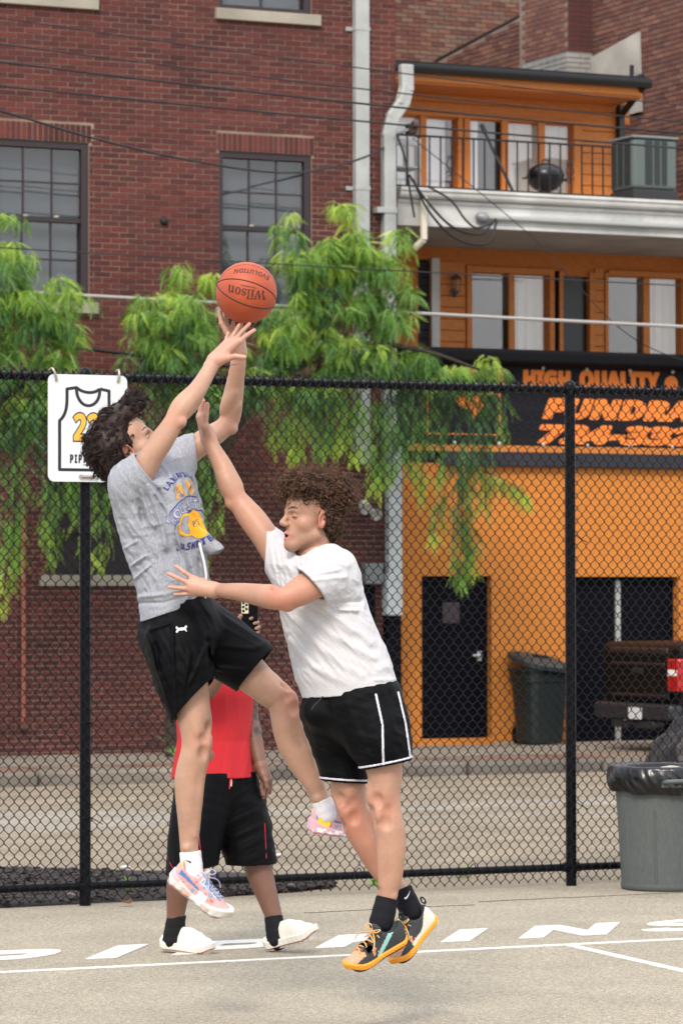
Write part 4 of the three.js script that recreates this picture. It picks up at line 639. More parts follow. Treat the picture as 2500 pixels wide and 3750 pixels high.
{ // overhead wires
  const span = (pts, r, mat, name, label, group) => { const t = obj(name, tube(pts, r, 60, 6), mat); tag(t, label, 'cable', group); };
  const Z = -34;
  const sag = (xa, ya, xb, yb, s, z = Z) => Array.from({ length: 9 }, (_, i) => { const t = i / 8; return [mix(xa, xb, t), mix(ya, yb, t) - 4 * s * t * (1 - t), z]; });
  span(sag(8, 7.82, 26, 6.92, 0.22), 0.007, M.cable, 'overhead_wire', 'topmost thin wire crossing the brick wall and orange roof');
  span(sag(8, 7.5, 26, 6.78, 0.2), 0.008, M.cable, 'overhead_wire', 'second wire from the top crossing the brick wall');
  span(sag(8, 7.36, 26, 6.76, 0.22, -34.3), 0.012, M.cable, 'overhead_wire', 'thick wire below the two thin top wires on brick wall');
  span(sag(8, 6.96, 26, 6.5, 0.12), 0.011, M.cable, 'overhead_wire', 'wire passing just above the paned windows');
  span([[8, 7.2, Z], [12.06, 6.56, Z - 0.2], [13.3, 6.42, Z - 0.8], [14.6, 6.36, Z - 1.6], [16.2, 6.38, -36.6], [17.6, 6.66, -38], [18.6, 7.0, -38.75], [19.1, 7.32, -39.05]], 0.013, M.cable, 'service_cable', 'black service cable dipping across the window heads to the balcony corner');
  span(sag(8, 5.22, 26, 5.0, 0.05), 0.007, M.cable, 'overhead_wire', 'thin wire crossing the lower half of the paned windows');
  span(sag(9, 5.15, 29, 4.86, 0.03, -38.1), 0.023, M.cablePale, 'overhead_cable', 'thick pale grey cable strung in front of the flat windows');
  span(sag(10, 4.86, 17.5, 4.2, 0.0, -38.3), 0.024, M.cable, 'overhead_cable', 'thick black cable behind the tree left of the shooter');
  span([[19.15, 6.7, -39.0], [19.35, 6.3, -38.95], [19.7, 5.98, -38.9], [20.15, 5.95, -38.95], [20.32, 6.24, -39.02]], 0.016, M.cable, 'service_cable', 'lower black cable looping under the white balcony to the weatherhead');
  span([[19.1, 6.75, -39.0], [19.3, 6.45, -38.95], [19.65, 6.12, -38.9], [20.05, 6.06, -38.95], [20.3, 6.26, -39.02]], 0.016, M.cable, 'service_cable', 'middle black cable looping under the white balcony to the weatherhead');
  span([[19.35, 6.62, -39.0], [19.65, 6.45, -38.95], [19.82, 6.22, -38.9], [20.0, 6.13, -38.95], [20.26, 6.22, -39.02]], 0.014, M.cable, 'service_cable', 'upper black cable hanging across the white balcony fascia');
  span([[19.15, 7.2, -39.0], [20.6, 6.0, -38.6], [22.0, 4.7, -38.3], [24.5, 4.25, -37.9]], 0.006, M.cable, 'guy_wire', 'thin wire slanting from balcony corner down past the flat windows');
  span([[18.8, 7.2, -38.72], [18.9, 6.9, -38.7], [18.98, 6.5, -38.72], [19.05, 6.2, -38.75]], 0.013, M.cable, 'service_cable', 'black cable drooping beside the swan neck pipe');
  const br = thing('cable_bracket', 'dark cable anchor bracket at the left end of the balcony', 'bracket', [19.12, 7.3, -39.0]);
  obj('plate', rbx(-0.05, 0.08, -0.05, 0.07, -0.05, 0.04, 0.012), std({ color: 0x3a2a26, roughness: 0.8 }), br); obj('arm', rod([-0.35, -0.12, 0.02], [0.02, 0.02, 0.02], 0.02, 8), M.metalGrey, br); obj('insulator', lathe([[0, 0], [0.05, 0], [0.035, 0.03], [0.055, 0.05], [0.03, 0.09], [0, 0.09]], [0.05, 0.02, 0.02], 14), std({ color: 0x4a2c24, roughness: 0.3 }), br);
}
// ---------------------------------------------------------------- weeping locust trees
{
  // one feathery compound leaf: thin stalk, paired leaflets that droop
  const leafGeo = (L, pairs, lw, ll, curl) => {
    const p = [], ix = [];
    const tri = (a, b, c) => { const s = p.length / 3; p.push(...a, ...b, ...c); ix.push(s, s + 1, s + 2); };
    const at = (s) => [L * s, -curl * s * s * L, 0];
    for (let k = 0; k <= pairs; k++) for (const side of k === pairs ? [0] : [-1, 1]) {
      const s = 0.16 + 0.84 * (k / pairs), b = at(s), l = ll * (0.75 + 0.5 * Math.sin(s * Math.PI)) * rr(0.85, 1.1), w = lw * rr(0.85, 1.15), dx = side === 0 ? 1 : 0.22, dz = side * 0.97, drop = -0.22 - 0.3 * rnd();
      const n = Math.hypot(dx, dz, drop), d = [dx / n * l, drop / n * l, dz / n * l], q = [-d[2] * w / l, 0.1 * w, d[0] * w / l];
      const mid = [b[0] + d[0] * 0.5, b[1] + d[1] * 0.45, b[2] + d[2] * 0.5], tip = [b[0] + d[0], b[1] + d[1], b[2] + d[2]];
      const m1 = mid.map((v, i) => v + q[i] / 2), m2 = mid.map((v, i) => v - q[i] / 2); tri(b, m1, tip); tri(b, tip, m2);
    }
    for (let k = 0; k < 3; k++) { const a = at(k / 3), b = at((k + 1) / 3); tri([a[0], a[1] + 0.002, 0], [a[0], a[1] - 0.002, 0.001], b); }
    const g = new THREE.BufferGeometry(); g.setAttribute('position', new THREE.Float32BufferAttribute(p, 3)); g.setIndex(ix); g.computeVertexNormals(); return g;
  };
  const mats = new THREE.MeshPhysicalMaterial({ color: 0xffffff, roughness: 0.55, transmission: 0.4, thickness: 0, side: THREE.DoubleSide });
  const tree = (name, label, base, limbs, clumps, curtains) => {
    const t = thing(name, label, 'tree', base); const O = v3(base);
    const loc = (p) => [p[0] - base[0], p[1] - base[1], p[2] - base[2]];
    limbs.forEach((l, i) => { const G = [], P = l.p.map(loc), c = new THREE.CatmullRomCurve3(P.map(v3)), n = 40, R = 9, pos = [], ix = [], fr = c.computeFrenetFrames(n, false); for (let k = 0; k <= n; k++) { const q = c.getPointAt(k / n), r = mix(l.r, l.r2, k / n) * (1 + 0.25 * fbm(k * 0.35, i, 2, 2)); for (let j = 0; j < R; j++) { const a = (j / R) * 6.283, rr2 = r * (1 + 0.2 * fbm(Math.cos(a) * 2, Math.sin(a) * 2, k * 0.25, 2)); const v = q.clone().addScaledVector(fr.normals[k], rr2 * Math.cos(a)).addScaledVector(fr.binormals[k], rr2 * Math.sin(a)); pos.push(v.x, v.y, v.z); } } for (let k = 0; k < n; k++) for (let j = 0; j < R; j++) { const a = k * R + j, b = k * R + (j + 1) % R; ix.push(a, b, a + R, b, b + R, a + R); } const g = new THREE.BufferGeometry(); g.setAttribute('position', new THREE.Float32BufferAttribute(pos, 3)); g.setIndex(ix); g.computeVertexNormals(); obj(i ? 'limb' : 'trunk', metric(g), M.bark, t); });
    const items = []; // every leaf: position, direction, paleness (painted top light, young tips)
    for (const [x, y, z, rx, ry, rz, n, bright] of clumps) for (let k = 0; k < Math.ceil(n / 8.5); k++) { // tufts of leaves over the clump, each spilling outward like a small umbrella
      const u = rnd() * 2 - 1, a = rnd() * 6.283, s = Math.sqrt(1 - u * u), d = [s * Math.cos(a), u, s * Math.sin(a)], q = Math.pow(rnd(), 0.4) * (0.85 + 0.3 * fbm(d[0] * 2 + x, d[1] * 2 + y, d[2] * 2, 2)), c = [x + d[0] * rx * q, y + d[1] * ry * q, z + d[2] * rz * q], R = rr(0.05, 0.12), tuft = rr(-0.28, 0.24);
      for (let i = 0; i < 19; i++) { const b = rnd() * 6.283, v = Math.pow(rnd(), 0.7); items.push({ p: [c[0] + Math.cos(b) * R * v, c[1] + R * 0.5 * (1 - v * v) + rr(-0.05, 0.03), c[2] - Math.sin(b) * R * v], yaw: b + rr(-0.4, 0.4), pit: mix(0.2, -1.0, v) + rr(-0.3, 0.3), youngOrLit: clamp(0.3 + 0.38 * d[1] * q + 0.32 * bright + 0.22 * (1 - v) + tuft + rr(-0.15, 0.15)) }); }  // top light put into the colour: paler up the clump and on tuft crowns
    }
    for (const [pts, n, spread, bright] of curtains) { const c = new THREE.CatmullRomCurve3(pts.map(v3)), len = c.getLength(); obj('twig', tube(pts.map(loc), 0.006, 20, 4), M.bark, t); for (let i = 0; i < n * 1.2; i++) { const s = rnd(), q = c.getPointAt(s), sp = spread * (0.45 + 0.7 * Math.sin(Math.PI * Math.min(1, s * 0.85 + 0.15))); const a = rnd() * 6.283; items.push({ p: [q.x + Math.cos(a) * sp * rnd(), q.y + rr(-0.05, 0.05), q.z + Math.sin(a) * sp * rnd()], yaw: a + Math.PI * 0 + rr(-0.6, 0.6), pit: rr(-1.35, -0.45), youngOrLit: clamp(0.22 + 0.5 * Math.pow(s, 3) + bright + rr(-0.2, 0.2)) }); } }
    const V = [leafGeo(0.15, 10, 0.0125, 0.026, 0.7), leafGeo(0.18, 12, 0.0125, 0.027, 0.55), leafGeo(0.12, 9, 0.011, 0.023, 1.0)], o = new THREE.Object3D(), c = new THREE.Color();
    const crown = new THREE.Group(); crown.name = 'crown'; t.add(crown);
    V.forEach((g, v) => { const L = items.filter((_, i) => i % 3 === v), m = new THREE.InstancedMesh(g, mats, L.length); L.forEach((q, i) => { o.position.set(q.p[0] - O.x, q.p[1] - O.y, q.p[2] - O.z); o.rotation.set(rr(-0.9, 0.9), q.yaw, q.pit, 'YZX'); o.scale.setScalar(rr(0.75, 1.25)); o.updateMatrix(); m.setMatrixAt(i, o.matrix); const y = q.youngOrLit, k = rr(0.85, 1.15); c.setRGB(mix(0.035, 0.5, Math.pow(y, 1.5)) * k, mix(0.105, 0.66, y) * k, mix(0.035, 0.07, y) * k); m.setColorAt(i, c); }); m.name = 'foliage'; m.userData.kind = 'stuff'; crown.add(m); });
    return t;
  };
  // positions in metres on the pavement in front of the brick wall
  const Z = -37.2;
  const cl = (x, y, rx, ry, n, bright = 0, z = Z, rz = 0.4) => [x, y, z, rx, ry, rz, n, bright];
  const drop = (a, b, n, sp = 0.13, bright = 0, z = Z) => [[[a[0], a[1], z], [mix(a[0], b[0], 0.55), mix(a[1], b[1], 0.4), z + 0.06], [b[0], b[1], z + 0.02]], n, sp, bright];
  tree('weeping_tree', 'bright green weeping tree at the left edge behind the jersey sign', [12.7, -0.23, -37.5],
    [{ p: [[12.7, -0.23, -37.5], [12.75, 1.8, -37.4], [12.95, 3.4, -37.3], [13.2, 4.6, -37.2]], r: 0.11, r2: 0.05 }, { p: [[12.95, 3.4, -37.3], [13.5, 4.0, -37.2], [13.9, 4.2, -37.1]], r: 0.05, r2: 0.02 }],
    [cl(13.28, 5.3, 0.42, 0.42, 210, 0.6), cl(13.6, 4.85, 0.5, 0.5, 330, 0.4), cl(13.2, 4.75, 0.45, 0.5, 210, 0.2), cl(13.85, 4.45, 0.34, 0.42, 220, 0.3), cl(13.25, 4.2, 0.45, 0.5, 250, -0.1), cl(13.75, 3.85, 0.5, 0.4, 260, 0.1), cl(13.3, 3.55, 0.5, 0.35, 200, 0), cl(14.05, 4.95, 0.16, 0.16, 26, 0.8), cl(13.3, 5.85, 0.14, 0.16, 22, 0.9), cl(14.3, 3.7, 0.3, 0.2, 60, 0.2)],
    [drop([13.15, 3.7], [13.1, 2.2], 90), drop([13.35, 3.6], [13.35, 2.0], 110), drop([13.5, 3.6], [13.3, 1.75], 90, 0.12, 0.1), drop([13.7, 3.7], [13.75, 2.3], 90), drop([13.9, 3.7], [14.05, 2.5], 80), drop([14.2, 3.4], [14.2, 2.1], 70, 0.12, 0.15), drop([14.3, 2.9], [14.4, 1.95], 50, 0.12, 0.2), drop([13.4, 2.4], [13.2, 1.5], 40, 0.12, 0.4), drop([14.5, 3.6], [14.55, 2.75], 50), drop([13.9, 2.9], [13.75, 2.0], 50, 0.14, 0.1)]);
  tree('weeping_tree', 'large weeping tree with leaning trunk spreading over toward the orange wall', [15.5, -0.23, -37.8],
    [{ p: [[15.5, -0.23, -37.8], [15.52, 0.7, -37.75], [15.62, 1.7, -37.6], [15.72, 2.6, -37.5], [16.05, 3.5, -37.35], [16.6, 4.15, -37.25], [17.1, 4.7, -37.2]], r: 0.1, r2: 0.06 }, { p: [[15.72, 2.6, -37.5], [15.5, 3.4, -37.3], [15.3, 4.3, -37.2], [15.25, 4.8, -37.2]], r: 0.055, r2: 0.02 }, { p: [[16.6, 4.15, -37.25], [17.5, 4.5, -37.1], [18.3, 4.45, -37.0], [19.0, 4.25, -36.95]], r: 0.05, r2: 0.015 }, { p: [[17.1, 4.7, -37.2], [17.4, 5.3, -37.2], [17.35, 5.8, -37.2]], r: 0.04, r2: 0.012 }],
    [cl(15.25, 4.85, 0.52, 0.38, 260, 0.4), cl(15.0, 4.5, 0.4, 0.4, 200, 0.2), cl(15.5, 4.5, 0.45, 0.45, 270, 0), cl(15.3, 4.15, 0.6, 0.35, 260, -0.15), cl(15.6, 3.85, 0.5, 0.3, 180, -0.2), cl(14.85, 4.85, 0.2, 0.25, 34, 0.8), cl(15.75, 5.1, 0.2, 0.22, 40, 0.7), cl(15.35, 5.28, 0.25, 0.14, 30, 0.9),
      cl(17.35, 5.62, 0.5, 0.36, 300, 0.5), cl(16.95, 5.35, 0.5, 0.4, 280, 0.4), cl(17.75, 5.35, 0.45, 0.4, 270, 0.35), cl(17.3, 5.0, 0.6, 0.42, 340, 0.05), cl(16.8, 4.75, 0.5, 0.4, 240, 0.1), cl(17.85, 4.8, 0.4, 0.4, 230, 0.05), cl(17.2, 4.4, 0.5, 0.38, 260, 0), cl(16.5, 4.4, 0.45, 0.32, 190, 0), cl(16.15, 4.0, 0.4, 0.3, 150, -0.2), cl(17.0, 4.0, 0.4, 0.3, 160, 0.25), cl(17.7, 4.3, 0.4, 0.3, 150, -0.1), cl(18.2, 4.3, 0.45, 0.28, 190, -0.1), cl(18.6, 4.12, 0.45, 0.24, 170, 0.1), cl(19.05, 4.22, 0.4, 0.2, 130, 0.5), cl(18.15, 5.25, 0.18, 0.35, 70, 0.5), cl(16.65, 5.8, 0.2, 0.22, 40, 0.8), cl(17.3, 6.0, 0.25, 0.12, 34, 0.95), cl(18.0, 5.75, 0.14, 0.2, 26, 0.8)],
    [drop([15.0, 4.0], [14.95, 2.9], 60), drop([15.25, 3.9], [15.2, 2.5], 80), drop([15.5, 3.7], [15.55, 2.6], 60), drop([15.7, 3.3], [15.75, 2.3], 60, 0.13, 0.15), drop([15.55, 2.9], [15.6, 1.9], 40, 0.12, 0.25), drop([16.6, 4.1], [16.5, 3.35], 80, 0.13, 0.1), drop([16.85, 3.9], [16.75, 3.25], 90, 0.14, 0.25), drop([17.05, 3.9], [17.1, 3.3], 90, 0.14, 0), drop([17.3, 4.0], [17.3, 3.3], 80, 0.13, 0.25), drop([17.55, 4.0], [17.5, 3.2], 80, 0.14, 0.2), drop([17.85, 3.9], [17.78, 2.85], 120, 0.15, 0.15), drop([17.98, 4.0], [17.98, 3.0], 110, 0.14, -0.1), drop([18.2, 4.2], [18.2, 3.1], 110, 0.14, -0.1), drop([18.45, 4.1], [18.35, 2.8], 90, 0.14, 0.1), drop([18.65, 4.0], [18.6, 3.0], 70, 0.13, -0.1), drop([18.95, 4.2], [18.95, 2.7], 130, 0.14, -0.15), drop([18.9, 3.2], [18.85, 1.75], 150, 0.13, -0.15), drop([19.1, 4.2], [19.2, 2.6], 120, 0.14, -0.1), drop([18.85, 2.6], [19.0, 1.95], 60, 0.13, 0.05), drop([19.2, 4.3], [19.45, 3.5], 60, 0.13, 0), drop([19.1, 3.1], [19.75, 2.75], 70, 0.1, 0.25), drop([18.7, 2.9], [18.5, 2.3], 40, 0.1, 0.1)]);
}

// ---------------------------------------------------------------- smooth solids for people: distance fields meshed by surface nets
const sub3 = (a, b) => [a[0] - b[0], a[1] - b[1], a[2] - b[2]], add3 = (a, b) => [a[0] + b[0], a[1] + b[1], a[2] + b[2]], mul3 = (a, s) => [a[0] * s, a[1] * s, a[2] * s], dot3 = (a, b) => a[0] * b[0] + a[1] * b[1] + a[2] * b[2];
const len3 = (a) => Math.hypot(a[0], a[1], a[2]), nor3 = (a) => mul3(a, 1 / (len3(a) || 1)), cross3 = (a, b) => [a[1] * b[2] - a[2] * b[1], a[2] * b[0] - a[0] * b[2], a[0] * b[1] - a[1] * b[0]], lerp3 = (a, b, t) => [mix(a[0], b[0], t), mix(a[1], b[1], t), mix(a[2], b[2], t)];
const smin = (a, b, k) => { const h = Math.max(k - Math.abs(a - b), 0) / k; return Math.min(a, b) - h * h * k * 0.25; };
const smax = (a, b, k) => -smin(-a, -b, k);
function cone(a, b, ra, rb) { const ab = sub3(b, a), L2 = dot3(ab, ab) || 1e-9; return (p) => { const x = p[0] - a[0], y = p[1] - a[1], z = p[2] - a[2]; let t = (x * ab[0] + y * ab[1] + z * ab[2]) / L2; t = t < 0 ? 0 : t > 1 ? 1 : t; const dx = x - ab[0] * t, dy = y - ab[1] * t, dz = z - ab[2] * t; return Math.sqrt(dx * dx + dy * dy + dz * dz) - (ra + (rb - ra) * t); }; }
const ball = (c, r) => (p) => Math.hypot(p[0] - c[0], p[1] - c[1], p[2] - c[2]) - r;
// ellipsoid: radii along axes ax, ay (third is their cross product)
function ell(c, r, ax = [1, 0, 0], ay = [0, 1, 0]) { ax = nor3(ax); let az = nor3(cross3(ax, ay)); ay = cross3(az, ax); return (p) => { const v = sub3(p, c), x = dot3(v, ax), y = dot3(v, ay), z = dot3(v, az), k0 = Math.hypot(x / r[0], y / r[1], z / r[2]), k1 = Math.hypot(x / (r[0] * r[0]), y / (r[1] * r[1]), z / (r[2] * r[2])); return k1 > 1e-6 ? k0 * (k0 - 1) / k1 : -Math.min(...r); }; }
// body of elliptical sections: stations { c, u (wide axis), a (half width), b (half depth) }
function loftField(st) {
  const seg = []; for (let i = 0; i + 1 < st.length; i++) { const d = sub3(st[i + 1].c, st[i].c), L = len3(d); seg.push({ A: st[i], B: st[i + 1], w: mul3(d, 1 / L), L, first: i === 0, last: i + 2 === st.length }); }
  return (p) => {
    let best = 1e9;
    for (const s of seg) {
      const v = sub3(p, s.A.c); let t = dot3(v, s.w) / s.L; const tc = clamp(t), c = lerp3(s.A.c, s.B.c, tc), q = sub3(p, c);
      let u = nor3(lerp3(s.A.u, s.B.u, tc)); const k = dot3(u, s.w); u = nor3(sub3(u, mul3(s.w, k))); const n = cross3(s.w, u);
      const a = mix(s.A.a, s.B.a, tc), b = mix(s.A.b, s.B.b, tc), m = Math.min(a, b), x = dot3(q, u), y = dot3(q, n), z = dot3(q, s.w);
      const e = (Math.sqrt((x * x) / (a * a) + (y * y) / (b * b) + (z * z) / (m * m * 0.5)) - 1) * m; if (e < best) best = e;
    }
    return best;
  };
}
const join = (k, ...f) => (p) => { let d = f[0](p); for (let i = 1; i < f.length; i++) d = smin(d, f[i](p), k); return d; };
const cut = (f, pt, n) => { n = nor3(n); const o = dot3(pt, n); return (p) => Math.max(f(p), dot3(p, n) - o); };
// open cloth end: cut by a plane and hollow it behind the plane
const fadeFrom = (pt, n, l0, l1) => { n = nor3(n); const o = dot3(pt, n); return (p) => smooth(l0, l1, o - dot3(p, n)); };
const openEnd = (f, pt, n, depth = 0.1, thick = 0.007) => { depth = Math.min(depth, 0.05); thick = 0.014; n = nor3(n); const o = dot3(pt, n); return (p) => { const s = dot3(p, n) - o, d = f(p); return Math.max(Math.max(d, s), -Math.max(d + thick, -s - depth)); }; };
function netMesh(f, lo, hi, h, color) {
  const nx = Math.ceil((hi[0] - lo[0]) / h) + 2, ny = Math.ceil((hi[1] - lo[1]) / h) + 2, nz = Math.ceil((hi[2] - lo[2]) / h) + 2, V = new Float32Array(nx * ny * nz), B = 4, P = [0, 0, 0];
  const at = (i, j, k) => (k * ny + j) * nx + i;
  for (let k0 = 0; k0 < nz; k0 += B) for (let j0 = 0; j0 < ny; j0 += B) for (let i0 = 0; i0 < nx; i0 += B) {
    P[0] = lo[0] + (i0 + 1.5) * h; P[1] = lo[1] + (j0 + 1.5) * h; P[2] = lo[2] + (k0 + 1.5) * h; const c = f(P), far = Math.abs(c) > h * 7.5;
    for (let k = k0; k < Math.min(nz, k0 + B); k++) for (let j = j0; j < Math.min(ny, j0 + B); j++) for (let i = i0; i < Math.min(nx, i0 + B); i++) { if (far) V[at(i, j, k)] = c; else { P[0] = lo[0] + i * h; P[1] = lo[1] + j * h; P[2] = lo[2] + k * h; V[at(i, j, k)] = f(P); } }
  }
  const id = new Int32Array(nx * ny * nz).fill(-1), pos = [], ix = [];
  const C = [[0, 0, 0], [1, 0, 0], [0, 1, 0], [1, 1, 0], [0, 0, 1], [1, 0, 1], [0, 1, 1], [1, 1, 1]], E = [[0, 1], [2, 3], [4, 5], [6, 7], [0, 2], [1, 3], [4, 6], [5, 7], [0, 4], [1, 5], [2, 6], [3, 7]];
  for (let k = 0; k + 1 < nz; k++) for (let j = 0; j + 1 < ny; j++) for (let i = 0; i + 1 < nx; i++) {
    let m = 0; const v = []; for (let c = 0; c < 8; c++) { const q = V[at(i + C[c][0], j + C[c][1], k + C[c][2])]; v.push(q); if (q < 0) m |= 1 << c; }
    if (m === 0 || m === 255) continue;
    let x = 0, y = 0, z = 0, n = 0;
    for (const [a, b] of E) if ((v[a] < 0) !== (v[b] < 0)) { const t = v[a] / (v[a] - v[b]); x += mix(C[a][0], C[b][0], t); y += mix(C[a][1], C[b][1], t); z += mix(C[a][2], C[b][2], t); n++; }
    id[at(i, j, k)] = pos.length / 3; pos.push(lo[0] + (i + x / n) * h, lo[1] + (j + y / n) * h, lo[2] + (k + z / n) * h);
  }
  const quad = (a, b, c, d, flip) => { if (a < 0 || b < 0 || c < 0 || d < 0) return; if (flip) ix.push(a, c, b, a, d, c); else ix.push(a, b, c, a, c, d); };
  for (let k = 1; k + 1 < nz; k++) for (let j = 1; j + 1 < ny; j++) for (let i = 1; i + 1 < nx; i++) {
    const v = V[at(i, j, k)] < 0;
    if (v !== V[at(i + 1, j, k)] < 0) quad(id[at(i, j - 1, k - 1)], id[at(i, j, k - 1)], id[at(i, j, k)], id[at(i, j - 1, k)], !v);
    if (v !== V[at(i, j + 1, k)] < 0) quad(id[at(i - 1, j, k - 1)], id[at(i - 1, j, k)], id[at(i, j, k)], id[at(i, j, k - 1)], !v);
    if (v !== V[at(i, j, k + 1)] < 0) quad(id[at(i - 1, j - 1, k)], id[at(i, j - 1, k)], id[at(i, j, k)], id[at(i - 1, j, k)], !v);
  }
  const g = new THREE.BufferGeometry(); g.setAttribute('position', new THREE.Float32BufferAttribute(pos, 3)); g.setIndex(ix);
  const N = new Float32Array(pos.length), e = h * 0.6, q = [0, 0, 0];
  for (let i = 0; i < pos.length; i += 3) { const G = []; for (let a = 0; a < 3; a++) { q[0] = pos[i]; q[1] = pos[i + 1]; q[2] = pos[i + 2]; q[a] += e; const u = f(q); q[a] -= 2 * e; G.push(u - f(q)); } const l = Math.hypot(...G) || 1; N[i] = G[0] / l; N[i + 1] = G[1] / l; N[i + 2] = G[2] / l; }
  g.setAttribute('normal', new THREE.BufferAttribute(N, 3));
  if (color) { const c = new Float32Array(pos.length); for (let i = 0; i < pos.length; i += 3) { const k = color([pos[i], pos[i + 1], pos[i + 2]], [N[i], N[i + 1], N[i + 2]]); c[i] = k[0]; c[i + 1] = k[1]; c[i + 2] = k[2]; } g.setAttribute('color', new THREE.BufferAttribute(c, 3)); }
  const uv = new Float32Array((pos.length / 3) * 2); for (let i = 0; i < pos.length / 3; i++) { const ax = Math.abs(N[3 * i]), az = Math.abs(N[3 * i + 2]); uv[2 * i] = (az > ax ? pos[3 * i] : pos[3 * i + 2]); uv[2 * i + 1] = pos[3 * i + 1]; } g.setAttribute('uv', new THREE.BufferAttribute(uv, 2));
  return g;
}
const span3 = (pts, m) => [[0, 1, 2].map((i) => Math.min(...pts.map((p) => p[i])) - m), [0, 1, 2].map((i) => Math.max(...pts.map((p) => p[i])) + m)];
// cloth wrinkles: noise stretched along a direction, sharp crests
function wrinkles(along, across, amp, fLong, fAcross, seedz) { along = nor3(along); across = nor3(across); const third = cross3(along, across); return (p) => { const a = dot3(p, along) * fLong, b = dot3(p, across) * fAcross, c = dot3(p, third) * fAcross * 0.6; const n = perlin.noise(a + seedz, b, c), m = perlin.noise(a * 2 + 5, b * 2.1, c * 2 + seedz); return amp * ((1 - Math.abs(n) * 2.4) + 0.4 * (1 - Math.abs(m) * 2.4)); }; }
// single folds drawn along lines over the near side of a garment
function folds(lines) { return (p) => { let d = 0; for (const { pts, w, a } of lines) { let best = 9; for (let i = 0; i + 1 < pts.length; i++) { const A = pts[i], B = pts[i + 1], ex = B[0] - A[0], ey = B[1] - A[1], t = clamp(((p[0] - A[0]) * ex + (p[1] - A[1]) * ey) / (ex * ex + ey * ey)), x = p[0] - A[0] - ex * t, y = p[1] - A[1] - ey * t; best = Math.min(best, (x * x + y * y) / (w * w)); } if (best < 4 && p[2] > pts[0][2]) d += a * Math.exp(-2 * best); } return d; }; }
// a hand from traced joints: wrist, five chains [knuckle, ..., tip] (thumb first)
function handField(wrist, chains, rs = 0.0082, wr = 0.024) {
  const f = [];
  chains.forEach((c, i) => {
    const thumb = i === 0, r0 = thumb ? rs * 1.25 : rs * (i === 4 ? 0.9 : 1.05);
    f.push(cone(lerp3(wrist, c[0], 0.12), c[0], thumb ? wr * 0.7 : wr * 0.62, thumb ? r0 * 1.25 : r0 * 1.35));
  });
  const palm = join(0.022, ...f);
  const fingers = chains.map((c, i) => { const thumb = i === 0, r0 = thumb ? rs * 1.3 : rs * (i === 4 ? 0.88 : 1.04), g = []; for (let k = 0; k + 1 < c.length; k++) g.push(cone(c[k], c[k + 1], r0 * (1 - 0.11 * k), r0 * (1 - 0.11 * (k + 1)))); return g.length > 1 ? join(0.004, ...g) : g[0]; });
  return (p) => { let d = 1e9; for (const q of fingers) d = Math.min(d, q(p)); return smin(palm(p), d, 0.009); };
}

// ---------------------------------------------------------------- people
const skinBump = grain(256, 0.06, (u, v) => { const a = 128 + 80 * tile((x, y) => fbm(x, y, 2, 4), u, v, 12); return [a, a, a]; }, false);
const M2 = {
  skin: new THREE.MeshPhysicalMaterial({ vertexColors: true, roughness: 0.52, bumpMap: skinBump, bumpScale: 0.001, sheen: 0.15, sheenRoughness: 0.6 }),
  hair: new THREE.MeshPhysicalMaterial({ vertexColors: true, roughness: 0.5, specularIntensity: 0.45 }),
  plain: new THREE.MeshPhysicalMaterial({ vertexColors: true, roughness: 0.8, specularIntensity: 0.4 }),
  blackCloth: new THREE.MeshPhysicalMaterial({ color: 0x05060a, roughness: 0.6, specularIntensity: 0.22, bumpMap: null, side: THREE.DoubleSide }),
  sole: std({ vertexColors: true, roughness: 0.6 }),
};
const knit = grain(256, 0.12, (u, v) => { const a = 205 + 34 * (wn(u * 0.5, v * 0.5) - 0.5) + 24 * tile((x, y) => fbm(x, y, 4, 3), u, v, 20); return [a, a, a]; });
const heather = grain(512, 0.22, (u, v) => { const a = 198 + 58 * tile((x, y) => fbm(x, y * 0.6, 4, 4), u, v, 26) + 52 * (wn(u, v) - 0.5); return [a, a, a * 1.01]; });
const meshKnit = grain(128, 0.05, (u, v) => { const a = 190 + 60 * Math.sin(u * Math.PI * 32) * Math.sin(v * Math.PI * 32); return [a, a, a]; }, false);
const clothBump = grain(256, 0.05, (u, v) => { const a = 128 + 60 * Math.sin(u * Math.PI * 40) * Math.sin(v * Math.PI * 40) + 50 * (wn(u * 0.5, v * 0.5) - 0.5); return [a, a, a]; }, false);
const limb = (k, ch) => { // a limb follows a smooth curve through its joints, radius and all
  const c = new THREE.CatmullRomCurve3(ch.map((q) => v3(q[0])), false, 'catmullrom', 0.5), rc = new THREE.CatmullRomCurve3(ch.map((q, i) => new THREE.Vector3(q[1], i, 0)), false, 'catmullrom', 0.5), n = (ch.length - 1) * 4, f = [], P = [], R = [];
  for (let i = 0; i <= n; i++) { P.push(c.getPoint(i / n).toArray()); R.push(rc.getPoint(i / n).x); }
  for (let i = 0; i < n; i++) f.push(cone(P[i], P[i + 1], R[i], R[i + 1]));
  return (p) => { let d = 1e9; for (const q of f) { const e = q(p); if (e < d) d = e; } return d; };
};
